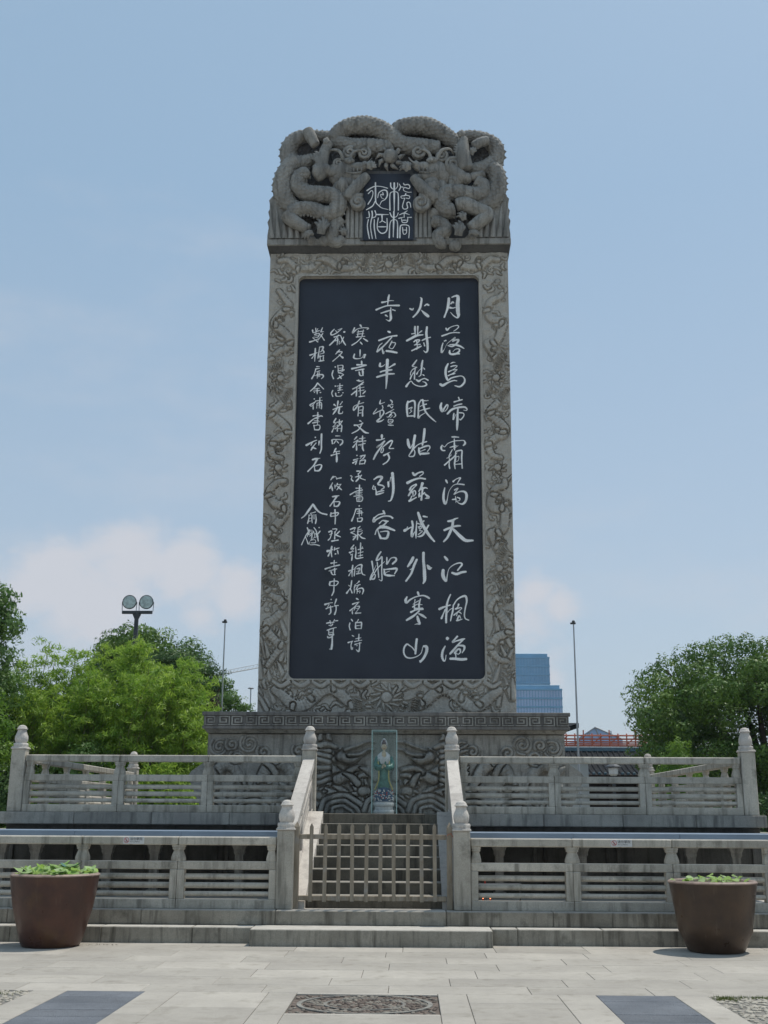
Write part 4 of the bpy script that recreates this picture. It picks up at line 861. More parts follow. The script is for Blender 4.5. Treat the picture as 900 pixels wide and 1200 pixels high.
('屬','p',[[-1646,11570,20,-1573,11569,20],[-1661,11509,25,-1580,11526,22],[-1661,11509,22,-1691,11387,28,-1746,11274,36],[-1643,11439,20,-1562,11465,20],[-1642,11369,25,-1503,11369,28,-1486,11317,31,-1526,11273,31],[-1610,11421,20,-1624,11282,25],[-1578,11421,17,-1584,11317,20],[-1690,11352,17,-1560,11334,17]]),
('余','p',[[-1613,11170,28,-1668,11075,28,-1772,10972,42],[-1605,11161,25,-1555,11109,28,-1472,11022,31],[-1675,11023,20,-1570,11040,20],[-1699,10971,22,-1553,10988,22],[-1619,11040,25,-1616,10902,28],[-1682,10937,22],[-1544,10936,28]]),
('補','p',[[-1680,10782,31],[-1766,10645,28,-1654,10713,28],[-1654,10713,19,-1733,10611,22,-1782,10628,17],[-1701,10645,25,-1699,10534,28],[-1551,10816,28,-1562,10559,25],[-1655,10731,17,-1493,10747,19],[-1613,10679,19,-1619,10559,22],[-1613,10679,19,-1516,10687,25,-1513,10542,28],[-1604,10628,14,-1515,10636,14],[-1519,10816,19]]),
('書','p',[[-1592,10457,25,-1595,10167,28],[-1696,10372,25,-1567,10397,25],[-1804,10193,39,-1678,10303,30,-1534,10371,31,-1486,10363,25],[-1678,10303,17,-1565,10320,17],[-1677,10252,17,-1564,10261,17],[-1708,10202,22,-1548,10235,22],[-1675,10151,22,-1657,10049,28],[-1658,10142,19,-1546,10150,22,-1552,10049,30,-1656,10040,25]]),
('刻','p',[[-1637,9863,33],[-1833,9678,41,-1683,9762,36,-1603,9795,25],[-1698,9745,25,-1729,9678,25],[-1618,9728,25,-1680,9644,28,-1726,9560,36],[-1712,9628,19,-1615,9594,39],[-1547,9778,25,-1553,9678,33],[-1497,9939,33,-1498,9745,41,-1495,9594,44,-1525,9485,30]]),
('石','p',[[-1689,9335,36,-1610,9359,38,-1522,9368,27],[-1578,9359,36,-1655,9209,38,-1787,9060,41],[-1646,9176,25,-1628,9076,33],[-1638,9184,25,-1528,9218,33,-1479,9193,30,-1533,9085,36,-1636,9076,30]]),
('光','p',[[-1137,10729,31,-1151,10592,31],[-1224,10644,33,-1183,10609,25],[-1040,10712,22,-1087,10643,25],[-1247,10524,31,-1135,10575,33,-1038,10600,25],[-1150,10558,31,-1245,10413,39],[-1102,10558,31,-1116,10438,33,-1036,10438,33,-1028,10481,19]]),
('緒','p',[[-1179,10311,30,-1225,10217,28,-1177,10200,19,-1240,10116,25],[-1240,10116,22,-1176,10132,17],[-1223,10082,25,-1262,9989,33],[-1199,10082,17],[-1098,10285,25,-1104,10149,28],[-1161,10217,22,-1041,10242,22],[-1033,10251,22,-1111,10132,25,-1191,10065,28],[-1144,10149,22,-1142,10005,28],[-1128,10141,19,-1047,10149,22,-1053,9997,33],[-1135,10065,14,-1062,10073,14]]),
('丙','p',[[-1180,9896,19,-1076,9895,19],[-1258,9795,33,-1249,9711,36],[-1235,9811,22,-1107,9811,25,-1026,9794,30,-1025,9727,36,-1072,9677,30],[-1155,9811,22,-1217,9711,22],[-1154,9778,19,-1105,9719,25]]),
('午','p',[[-1167,9601,30,-1221,9492,30],[-1206,9518,19,-1086,9534,27],[-1268,9434,33,-1165,9467,25,-1085,9484,22],[-1158,9526,25,-1145,9409,38,-1146,9284,44]]),
('有','p',[[-652,10728,31,-699,10608,31,-779,10506,25,-780,10591,19,-700,10642,25,-555,10693,33],[-667,10591,22,-680,10369,30],[-667,10582,19,-570,10599,28,-577,10471,30,-576,10369,36],[-666,10505,17,-585,10514,17],[-673,10437,17,-585,10445,17]]),
('文','p',[[-639,10258,30,-598,10233,22],[-758,10148,33,-662,10157,25,-566,10199,28],[-582,10199,30,-661,10047,36,-812,9954,22],[-702,10148,25,-613,10063,36,-516,9979,39,-435,9961,22]]),
('待','p',[[-699,9878,25,-754,9810,33],[-674,9793,22,-769,9743,28],[-689,9760,25,-784,9626,36],[-705,9709,25,-703,9558,36],[-571,9894,33,-577,9760,30],[-642,9827,22,-514,9844,22],[-657,9760,25,-498,9776,28],[-657,9676,22,-513,9717,25],[-561,9743,25,-568,9608,33,-543,9541,33],[-608,9659,22]]),
('詔','p',[[-694,9433,30],[-764,9325,30,-669,9358,27],[-779,9258,36,-700,9308,27],[-685,9324,22,-723,9225,33],[-622,9416,25,-510,9441,25],[-510,9441,25,-542,9374,25,-621,9308,30],[-574,9424,19,-621,9358,19],[-621,9308,19,-628,9224,27],[-621,9299,19,-509,9324,27,-524,9233,27],[-620,9233,22,-524,9241,22]]),
('承','p',[[-694,9067,27,-599,9067,27],[-615,9050,22,-662,8992,25],[-828,8959,25,-796,8943,19,-811,8877,30,-771,8835,30],[-662,9009,22,-645,8909,27,-707,8827,38],[-724,8926,22,-614,8959,25],[-582,8975,19,-613,8909,22,-502,8860,33]]),
('書','p',[[-627,8744,25,-639,8383,24],[-706,8670,19,-579,8670,22],[-830,8522,30,-705,8596,27,-563,8629,27],[-720,8563,16,-562,8580,16],[-751,8481,22,-562,8514,22],[-704,8531,16,-578,8547,14],[-687,8449,24,-678,8367,27],[-671,8457,19,-561,8465,27,-576,8375,27,-678,8367,22],[-655,8416,11,-584,8419,11]]),
('唐','p',[[-630,8261,30],[-700,8187,27,-574,8203,22],[-700,8187,27,-745,8041,27,-791,7919,38],[-668,8138,19,-573,8146,22],[-683,8089,22,-542,8106,22],[-573,8138,19,-572,8041,19],[-629,8187,22,-627,8024,22],[-666,7976,24,-657,7903,27],[-666,7976,19,-564,7984,27,-579,7911,27,-657,7903,22]]),
('張','p',[[-820,7725,27,-711,7765,27,-741,7701,22],[-803,7652,24,-725,7685,24],[-803,7652,19,-693,7588,30,-754,7491,32],[-648,7765,24,-661,7491,30],[-601,7798,19,-648,7749,19],[-632,7717,16,-569,7733,16],[-663,7668,19,-553,7693,19],[-755,7556,19,-646,7604,19],[-646,7620,27,-567,7540,30,-489,7515,24],[-553,7652,19,-615,7588,19]]),
('篠','p',[[-1217,8951,19,-1271,8861,35],[-1232,8910,22,-1169,8943,19,-1136,8877,22],[-1137,8893,25,-1042,8910,33],[-1230,8794,25,-1291,8663,33],[-1245,8712,22,-1227,8613,38],[-1174,8745,19,-1173,8663,19],[-1119,8778,25,-1150,8712,19],[-1134,8745,16,-1039,8761,19],[-1039,8761,19,-1132,8630,22],[-1118,8712,19,-1022,8629,38]]),
('石','p',[[-1225,8474,30,-1083,8498,38],[-1130,8482,33,-1192,8384,35,-1276,8261,38],[-1191,8351,24,-1182,8253,30],[-1191,8359,22,-1065,8351,33,-1103,8261,33,-1182,8253,27]]),
('中','p',[[-1250,8106,27,-1257,8025,32,-1217,8025,19],[-1234,8090,19,-1093,8106,30,-1123,8041,30,-1233,8025,22],[-1165,8171,33,-1154,7992,32,-1159,7846,22]]),
('丞','p',[[-1212,7733,19,-1118,7733,22,-1164,7652,24],[-1290,7669,30,-1227,7685,27,-1256,7540,27,-1302,7483,35],[-1156,7668,27,-1162,7507,27],[-1273,7604,19,-1211,7636,16],[-1055,7685,27,-1132,7604,24],[-1147,7604,24,-1037,7556,35],[-1223,7459,30,-1083,7483,32]]),
('俞','p',[[-1656,8302,35,-1740,8172,41,-1832,8041,46,-1902,7984,41],[-1648,8286,38,-1567,8171,43,-1471,8098,46,-1344,8065,41],[-1707,8090,19,-1597,8123,22],[-1738,8058,22,-1743,7960,24,-1765,7863,35],[-1737,8041,16,-1675,8057,19,-1673,7960,22,-1663,7871,24],[-1736,7976,16,-1673,7984,14],[-1742,7911,14,-1672,7919,14],[-1627,8057,19,-1625,7960,19],[-1588,8057,24,-1578,7944,27,-1592,7855,32]]),
('樾','p',[[-1771,7766,24,-1745,7685,24,-1766,7556,27],[-1714,7717,19,-1805,7572,24,-1887,7379,32],[-1805,7556,19,-1739,7395,30],[-1698,7701,19,-1743,7604,19,-1666,7636,16,-1678,7491,19],[-1667,7717,16,-1656,7540,19],[-1711,7572,16,-1619,7669,16],[-1635,7685,16,-1601,7572,16,-1662,7491,16],[-1693,7475,16,-1600,7491,16,-1583,7427,19,-1677,7419,16],[-1621,7765,24,-1564,7669,27,-1521,7459,32],[-1511,7765,30],[-1486,7685,24,-1555,7588,24],[-1587,7636,16,-1538,7540,19],[-1601,7540,19,-1523,7572,16],[-1708,7443,19,-1699,7379,16,-1582,7379,19,-1487,7355,30]]),
('於','p',[[-1221,7339,35,-1235,7235,35,-1217,7107,38],[-1313,7235,46,-1204,7267,30],[-1251,7235,27,-1296,7123,35],[-1158,7315,30,-1165,7251,24],[-1173,7267,19,-1057,7307,27],[-1095,7251,21,-1078,7171,35],[-1140,7171,30]]),
('寺','p',[[-1161,7027,21,-1167,6900,24],[-1230,6964,27,-1106,6980,21],[-1353,6837,35,-1214,6884,29,-1043,6924,27],[-1274,6789,21,-1104,6837,21],[-1259,6837,13],[-1151,6853,24,-1148,6710,35],[-1227,6773,27,-1195,6710,27,-1133,6710,27]]),
('中','p',[[-1247,6552,27,-1253,6473,32,-1206,6473,19],[-1254,6544,19,-1146,6568,24,-1068,6544,29,-1114,6473,27,-1206,6465,24],[-1155,6615,21,-1159,6426,29,-1165,6332,32,-1203,6245,24]]),
('新','p',[[-1217,6159,27],[-1346,6050,35,-1246,6081,24,-1184,6089,21],[-1261,6050,19,-1291,5987,16],[-1321,5956,32,-1244,5987,21,-1168,6003,21],[-1230,6019,24,-1219,5878,29,-1257,5832,40],[-1101,6167,29,-1138,6050,29],[-1137,6019,24,-1060,6027,27],[-1106,6019,24,-1105,5925,32,-1134,5832,34]]),
('繼','p',[[-737,7371,24,-799,7283,27,-736,7299,16,-813,7187,27],[-829,7203,30,-736,7235,19],[-797,7155,24],[-766,7171,21,-780,7028,32],[-698,7331,24,-688,7203,24,-687,7075,27,-531,7091,35],[-589,7419,24,-594,7107,24],[-642,7267,19,-533,7299,21],[-641,7187,19,-533,7219,19],[-641,7123,16,-540,7147,19],[-549,7331,19,-565,7283,19]]),
('楓','p',[[-755,6916,29,-769,6789,29,-767,6663,29],[-839,6789,27,-715,6837,21],[-792,6773,19,-838,6686,27],[-700,6869,24,-714,6774,24,-721,6679,27],[-692,6869,19,-638,6916,21,-561,6924,32,-567,6821,27,-543,6726,32,-481,6695,24],[-669,6837,16,-607,6853,19,-621,6774,19,-683,6774,16],[-667,6726,27,-590,6742,32],[-638,6837,13,-629,6726,19]]),
('橋','p',[[-774,6576,24,-788,6458,27,-802,6363,27],[-879,6301,32,-803,6411,21],[-819,6458,21,-842,6473,13],[-787,6379,19,-763,6301,29],[-696,6489,27,-725,6379,19],[-710,6379,19,-717,6301,27],[-611,6560,27,-665,6505,21],[-680,6458,19,-587,6489,19],[-618,6489,19,-679,6379,21],[-663,6379,19,-555,6411,24,-516,6364,29,-539,6277,35],[-648,6379,16,-655,6285,21],[-647,6332,16,-586,6348,16,-601,6301,16]]),
('夜','p',[[-667,6182,28,-624,6157,32],[-746,6057,28,-685,6082,25,-611,6101,25],[-635,6082,23,-708,5994,25,-806,5913,30],[-757,5932,19,-749,5845,28],[-672,6032,19,-720,5920,21],[-659,6007,15,-597,6007,21,-634,5932,19,-682,5870,15],[-682,5858,28,-571,5864,30],[-683,5970,13,-634,5957,13]]),
('泊','p',[[-773,5727,21,-741,5684,32],[-802,5646,19,-814,5572,30,-794,5498,34],[-619,5721,21,-655,5659,23],[-680,5659,25,-678,5523,32],[-667,5647,21,-581,5659,25,-551,5647,27,-555,5523,34],[-654,5585,15,-568,5597,15],[-666,5523,19,-568,5523,17]]),
('詩','p',[[-750,5375,17,-713,5357,29],[-833,5221,27,-736,5252,25],[-754,5240,23,-771,5154,25,-752,5080,42,-734,5117,15],[-603,5400,27,-608,5277,27],[-675,5301,17,-553,5326,15],[-699,5240,19,-626,5258,19,-541,5271,25],[-686,5179,25,-613,5203,19,-552,5216,19],[-589,5216,27,-588,5130,29,-605,5032,36,-660,5068,13],[-649,5154,23]]),
('葺','p',[[-1306,5639,23,-1220,5658,21,-1134,5658,17],[-1233,5695,19,-1220,5621,19],[-1135,5720,17,-1171,5646,19],[-1147,5689,17,-1061,5696,23],[-1256,5596,17,-1207,5584,19,-1170,5621,15,-1232,5621,13],[-1291,5485,23,-1193,5522,23,-1096,5547,27],[-1254,5473,21,-1259,5399,23],[-1156,5522,23,-1161,5399,32],[-1247,5436,15,-1167,5442,17],[-1276,5349,32,-1270,5325,25,-1202,5337,25,-1142,5387,27],[-1240,5374,15,-1167,5399,15],[-1259,5399,21,-1142,5399,19],[-1179,5374,36,-1176,5251,42,-1181,5153,44,-1192,5080,38],[-1235,5079,15,-1174,5080,25]])]
def glyph_mesh(strokes, yf, ox, oz, step=.012):
    mb = MB()
    for i, st in enumerate(strokes):
        P = np.array(st, float).reshape(-1, 3)/1000.
        if len(P) == 1: P = np.vstack([P, P+[.012, .002, 0]])
        C = catmull(P, step) if len(P) > 2 else (catmull(P, step) if len(P) == 2 else P)
        C[:, 2] = np.clip(C[:, 2], .006, None)
        t = np.gradient(C[:, :2], axis=0); t /= np.linalg.norm(t, axis=1)[:, None]+1e-9
        w = C[:, 2]/2; q_ = np.linspace(0, 1, len(C)); jt = 1+.07*np.sin(np.arange(len(C))*1.9+i)+.22*np.sin(q_*PI*1.7+i*1.3)*(1 if C[:, 2].mean() < .045 else .25)-.25*q_**3; w = w*jt
        n = np.c_[-t[:, 1], t[:, 0]]
        A = C[:, :2]+n*w[:, None]; B = C[:, :2]-n*w[:, None]; y = yf-.0006*i-.0008
        V = []; F = []
        for k in range(len(C)): V += [(A[k, 0]-ox, y, A[k, 1]-oz), (B[k, 0]-ox, y, B[k, 1]-oz)]
        for k in range(len(C)-1): F.append((2*k, 2*k+1, 2*k+3, 2*k+2))
        for e, dr in ((0, -1), (len(C)-1, 1)):       # round brush ends
            base = len(V); a0 = math.atan2(n[e, 1], n[e, 0]); pts = []
            for q in range(1, 6):
                a = a0-dr*PI*q/6; pts.append((C[e, 0]+w[e]*math.cos(a)*.95-ox, y, C[e, 1]+w[e]*math.sin(a)*.95-oz))
            V += pts; F.append([2*e]+list(range(base, base+5))+[2*e+1])
        mb.add(V, F)
    return mb
for ch, where, strokes in GLYPHS:
    pts = np.array([q for st in strokes for q in st]).reshape(-1, 3)/1000.; ox, oz = pts[:, 0].mean(), pts[:, 1].min()
    yf = 24.549 if where == 'p' else 24.094
    par = panel if where == 'p' else None
    if where == 'p':
        o = part('carved_character', glyph_mesh(strokes, yf-SY, ox, oz), M['white_paint'], panel, (ox, 0, oz-SZ))
    else: SEAL = globals().setdefault('SEAL', []); SEAL.append((strokes, ox, oz))

# --- crown with coiling dragons
CROWN = {'tubes': [([(-1.374,17.241,0.129),(-1.208,17.451,0.163),(-0.938,17.603,0.191),(-0.598,17.627,0.204),(-0.257,17.539,0.204),(0.015,17.344,0.197),(0.253,17.131,0.186),(0.557,17.051,0.186),(0.962,17.029,0.169),(1.232,17.007,0.142)],1,-0.05,0.05),([(-1.376,17.318,0.116),(-1.204,17.201,0.149),(-0.931,17.092,0.176),(-0.592,17.062,0.19),(-0.254,17.04,0.189),(-0.017,17.057,0.169),(0.084,17.094,0.135)],0,-0.02,0.05),([(0.083,17.382,0.136),(0.252,17.573,0.163),(0.524,17.628,0.187),(0.829,17.625,0.197),(1.134,17.506,0.19),(1.403,17.312,0.169),(1.637,17.099,0.142),(1.77,16.907,0.101)],1,-0.02,0.05),([(-1.342,17.356,0.102),(-1.547,17.377,0.116),(-1.853,17.4,0.123),(-2.158,17.345,0.15),(-2.357,17.154,0.177),(-2.4,16.868,0.183),(-2.276,16.638,0.189),(-2.074,16.656,0.169),(-1.873,16.749,0.135),(-1.773,16.824,0.102)],-1,-0.0,0.05),([(-2.175,16.675,0.169),(-2.356,16.487,0.182),(-2.483,16.186,0.202),(-2.49,15.848,0.208),(-2.365,15.549,0.187),(-2.143,15.361,0.154),(-1.942,15.323,0.12)],-1,-0.12,0.05),([(-1.93,16.295,0.135),(-2.112,16.145,0.155),(-2.123,15.901,0.168),(-1.917,15.732,0.174),(-1.615,15.692,0.174),(-1.314,15.652,0.181),(-1.177,15.465,0.18),(-1.273,15.225,0.173),(-1.505,15.19,0.16),(-1.775,15.321,0.147),(-2.075,15.324,0.147),(-2.339,15.196,0.14)],1,-0.22,0.05),([(-2.405,15.197,0.147),(-2.234,15.011,0.14),(-2.031,14.881,0.126),(-1.829,14.769,0.106)],0,-0.24,0.03),([(-1.139,15.15,0.133),(-1.236,14.985,0.146),(-1.299,14.766,0.146),(-1.312,14.565,0.132),(-1.162,14.509,0.106),(-1.065,14.654,0.086)],1,-0.12,0.05),([(1.64,17.309,0.095),(1.843,17.346,0.122),(2.113,17.324,0.135),(2.381,17.207,0.155),(2.545,16.995,0.168),(2.54,16.71,0.168),(2.335,16.504,0.181),(2.066,16.431,0.167),(1.864,16.414,0.121)],1,-0.0,0.05),([(2.368,16.466,0.154),(2.515,16.295,0.18),(2.559,15.995,0.187),(2.487,15.697,0.193),(2.317,15.476,0.172),(2.083,15.404,0.133)],1,-0.12,0.05),([(2.026,16.037,0.133),(2.191,15.923,0.153),(2.187,15.7,0.166),(1.954,15.664,0.166),(1.656,15.741,0.166),(1.356,15.706,0.173),(1.254,15.484,0.179),(1.352,15.261,0.172),(1.551,15.297,0.153)],-1,-0.2,0.05),([(1.552,15.371,0.133),(1.751,15.406,0.153),(2.015,15.293,0.152),(2.278,15.144,0.145),(2.076,14.925,0.139),(1.875,14.762,0.119)],0,-0.24,0.03),([(0.986,15.043,0.119),(1.217,14.968,0.139),(1.315,14.784,0.145),(1.149,14.639,0.132),(1.213,14.457,0.118),(1.345,14.456,0.086)],1,-0.14,0.05)],'limbs': [([(-1.956,17.439,0.116),(-1.849,17.207,0.122),(-1.725,16.976,0.102)],-0.22),([(-1.406,17.088,0.088),(-1.519,16.822,0.115),(-1.581,16.519,0.142),(-1.626,16.254,0.168),(-1.759,16.143,0.134)],-0.25),([(-1.795,16.256,0.148),(-1.526,16.291,0.135),(-1.359,16.328,0.101)],-0.28),([(-0.483,16.17,0.094),(-0.682,15.946,0.121),(-0.912,15.649,0.14),(-0.977,15.501,0.113)],-0.28),([(1.972,16.943,0.101),(2.176,17.056,0.108),(2.379,17.111,0.094)],-0.2),([(0.556,16.124,0.094),(0.79,15.822,0.133),(1.022,15.597,0.146),(1.121,15.448,0.1)],-0.28),([(1.395,16.418,0.114),(1.561,16.228,0.134),(1.76,16.076,0.147),(1.927,16.112,0.1)],-0.25),([(1.894,16.113,0.087),(2.095,16.149,0.087),(2.263,16.204,0.067)],-0.24),([(1.773,17.174,0.081),(1.735,16.793,0.155),(1.765,16.49,0.174),(1.829,16.263,0.147)],-0.26)],'balls': [(-1.996,16.239,0.155,-0.25),(-0.846,15.686,0.174,-0.2),(-1.324,16.252,0.121,-0.28),(-0.744,15.536,0.167,-0.22),(0.889,15.598,0.2,-0.2),(1.558,15.966,0.167,-0.2),(-1.792,14.568,0.119,-0.1),(-1.493,14.548,0.132,-0.12),(1.542,14.418,0.145,-0.1),(1.939,14.634,0.112,-0.1),(1.086,15.227,0.146,-0.14)],'scrolls': [(-0.927,16.76,0.149,1,-0.28),(-0.589,16.738,0.148,-1,-0.28),(-1.193,16.477,0.121,1,-0.26),(-0.71,15.443,0.187,1,-0.3),(0.755,15.414,0.206,-1,-0.3),(0.692,16.764,0.162,-1,-0.28),(1.496,16.417,0.168,1,-0.3),(1.229,16.646,0.148,-1,-0.28)],'fans': [('claw',-1.504,16.936,1.309,5,0.237,0.037,0.9,-0.3),('mane',-1.594,16.33,1.745,7,0.505,0.044,0.8,-0.3),('mane',1.763,16.302,1.658,8,0.719,0.047,0.5,-0.3),('claw',-1.561,14.621,1.396,5,0.464,0.053,1.0,-0.32),('claw',1.609,14.563,1.396,5,0.395,0.053,1.0,-0.32),('toe',-1.761,14.659,3.578,4,0.265,0.043,0.8,-0.3),('toe',1.874,14.634,-0.175,4,0.263,0.043,0.6,-0.3),('claw',-0.45,16.282,1.047,6,0.235,0.04,1.8,-0.36),('claw',0.456,16.237,2.094,6,0.268,0.044,1.8,-0.36),('mane',-1.124,16.363,3.491,6,0.404,0.04,1.2,-0.24),('mane',-1.052,16.062,4.538,7,0.436,0.047,1.0,-0.3),('mane',0.991,15.97,4.887,7,0.367,0.047,1.2,-0.3),('mane',1.459,16.116,-0.349,6,0.401,0.043,1.2,-0.26),('claw',1.936,16.716,1.047,4,0.235,0.034,1.0,-0.24),('claw',1.705,17.137,1.396,5,0.202,0.037,1.2,-0.3),('beard',-0.783,15.984,4.625,5,0.302,0.034,0.8,-0.32),('claw',1.746,14.964,1.92,4,0.264,0.036,1.2,-0.3),('claw',-1.032,14.654,1.745,4,0.232,0.036,1.2,-0.2)],'outline': [(-2.729,14.6),(-2.75,15.272),(-2.593,15.722),(-2.662,16.33),(-2.519,16.712),(-2.533,17.215),(-2.333,17.486),(-1.886,17.559),(-1.403,17.516),(-1.096,17.748),(-0.615,17.939),(-0.131,17.817),(0.146,17.58),(0.49,17.928),(0.869,17.886),(1.383,17.646),(1.656,17.449),(2.273,17.521),(2.576,17.246),(2.565,16.708),(2.692,16.287),(2.616,15.833),(2.771,15.232),(2.756,14.6)],'ped': [([(3.518,1.799,0.076),(3.424,2.241,0.099),(3.322,2.538,0.107),(3.133,2.595,0.107),(2.975,2.465,0.107),(2.889,2.207,0.099)],0.12,1),([(2.685,1.803,0.083),(2.51,2.245,0.099),(2.368,2.542,0.114),(2.141,2.636,0.115),(1.948,2.526,0.114),(1.827,2.285,0.114),(1.707,2.028,0.098),(1.476,1.883,0.098)],0.13,1),([(1.374,2.399,0.137),(1.218,2.215,0.129),(1.108,2.4,0.114),(1.149,2.622,0.13)],0.13,1),([(1.341,2.659,0.114),(1.19,2.771,0.153),(1.0,2.809,0.16),(0.809,2.81,0.13)],0.14,0),([(0.885,2.772,0.099),(0.694,2.699,0.076),(0.58,2.736,0.046)],0.15,0),([(1.149,2.585,0.091),(0.956,2.437,0.084),(0.804,2.401,0.053)],0.13,0),([(1.115,2.846,0.061),(1.085,2.839,0.061)],0.19,0),([(1.194,2.958,0.054),(1.311,3.108,0.05),(1.295,3.24,0.027)],0.13,0),([(1.08,2.996,0.054),(1.159,3.165,0.046),(1.123,3.278,0.023)],0.13,0),([(0.811,2.903,0.034),(0.583,2.979,0.031),(0.392,3.055,0.027),(0.22,3.067,0.019)],0.09,0),([(0.733,2.803,0.034),(0.504,2.819,0.031),(0.353,2.905,0.027),(0.238,2.917,0.019)],0.09,0),([(1.347,2.957,0.076),(1.195,3.014,0.061),(1.003,2.959,0.046)],0.11,0),([(0.954,2.327,0.099),(0.728,2.402,0.091),(0.499,2.329,0.091),(0.384,2.145,0.068)],0.12,1),([(0.729,2.476,0.061),(0.578,2.55,0.053),(0.349,2.514,0.046)],0.09,0),([(0.65,2.254,0.053),(0.462,2.403,0.046),(0.31,2.403,0.038)],0.09,0),([(1.178,2.104,0.076),(0.95,2.032,0.068),(0.799,2.069,0.053)],0.1,0),([(1.496,2.77,0.076),(1.415,2.547,0.084),(1.486,2.324,0.076)],0.09,0)]}
def body_tube(P, name='dragon_body', scl=.05, spikes=0, seg=44, yo=0., flat=1., mat='crown'):
    """P rows x,z,r in m, optional y ; a scaled dragon body"""
    P = np.array(P, float); C = catmull(P, .018); n = len(C)
    t = np.gradient(C[:, :2], axis=0); L = np.hypot(t[:, 0], t[:, 1])+1e-9; u = np.cumsum(L); t /= L[:, None]
    k = np.arange(seg); a = 2*PI*k/seg; V = np.zeros((n, seg, 3)); uu = u[:, None]/.095; vv = a[None]/(2*PI)*12
    row = np.floor(uu); f = uu-row
    def tile(k): dv = (((vv+.5*(k % 2)) % 1)-.5)*2; return 1.62-1.0*dv*dv
    tp, tc_ = tile(row-1), tile(row); pat = np.where(f+1 < tp, .35+.65*(f+1)/tp, .15+.45*f/np.maximum(tc_, .6))
    end = np.clip(np.minimum(np.arange(n), np.arange(n)[::-1])/2.5, 0, 1); cap = np.sqrt(1-(1-end)**2)*.97+.03
    rr = C[:, 2:3]*cap[:, None]*1.08*(1+scl*(pat-.4)*3.6)*(1+.03*np.sin(u[:, None]*9+a[None]*2))
    ny, nr = np.sin(a)[None]*rr*flat, np.cos(a)[None]*rr
    V[..., 0] = C[:, 0:1]-t[:, 1:2]*nr; V[..., 2] = C[:, 1:2]+t[:, 0:1]*nr; V[..., 1] = 24.3+yo+ny+(C[:, 3:4] if C.shape[1] > 3 else 0)
    i = (np.arange(n-1)[:, None]*seg+k[None]); j = (np.arange(n-1)[:, None]*seg+(k[None]+1) % seg)
    F = np.stack([i, j, j+seg, i+seg], -1).reshape(-1, 4); V = V.reshape(-1, 3)
    if spikes:
        SV = []; SF = []; nb = len(V); step = .11; nxt = .05
        for q in range(2, n-2):
            if u[q] < nxt: continue
            nxt = u[q]+step; r = C[q, 2]; nx, nz = -t[q, 1]*spikes, t[q, 0]*spikes; b = np.array([C[q, 0]+nx*r*1.05, C[q, 1]+nz*r*1.05]); h = .065; w = .045
            yy = 24.3+yo; T = t[q]; m = nb+len(SV)
            SV += [(b[0]-T[0]*w, yy-.03, b[1]-T[1]*w), (b[0]+T[0]*w, yy-.03, b[1]+T[1]*w), (b[0]+T[0]*w, yy+.03, b[1]+T[1]*w), (b[0]-T[0]*w, yy+.03, b[1]-T[1]*w), (b[0]+nx*h, yy, b[1]+nz*h), (b[0]+nx*h, yy, b[1]+nz*h)]
            SF += [(m, m+1, m+4, m+5), (m+1, m+2, m+4, m+5), (m+2, m+3, m+4, m+5), (m+3, m, m+4, m+5)]
        V = np.vstack([V, np.array(SV)])
        me = MB(); me.v = [tuple(p) for p in (V-np.array([0, SY, SZ]))]; me.f = [tuple(map(int, q)) for q in F]+[(q[0], q[1], q[2]) for q in SF]
        m2 = me.mesh(name); smooth_angle(m2, 60); return link(name, m2, M[mat], stele)
    return S_np(name, V, F, M[mat])
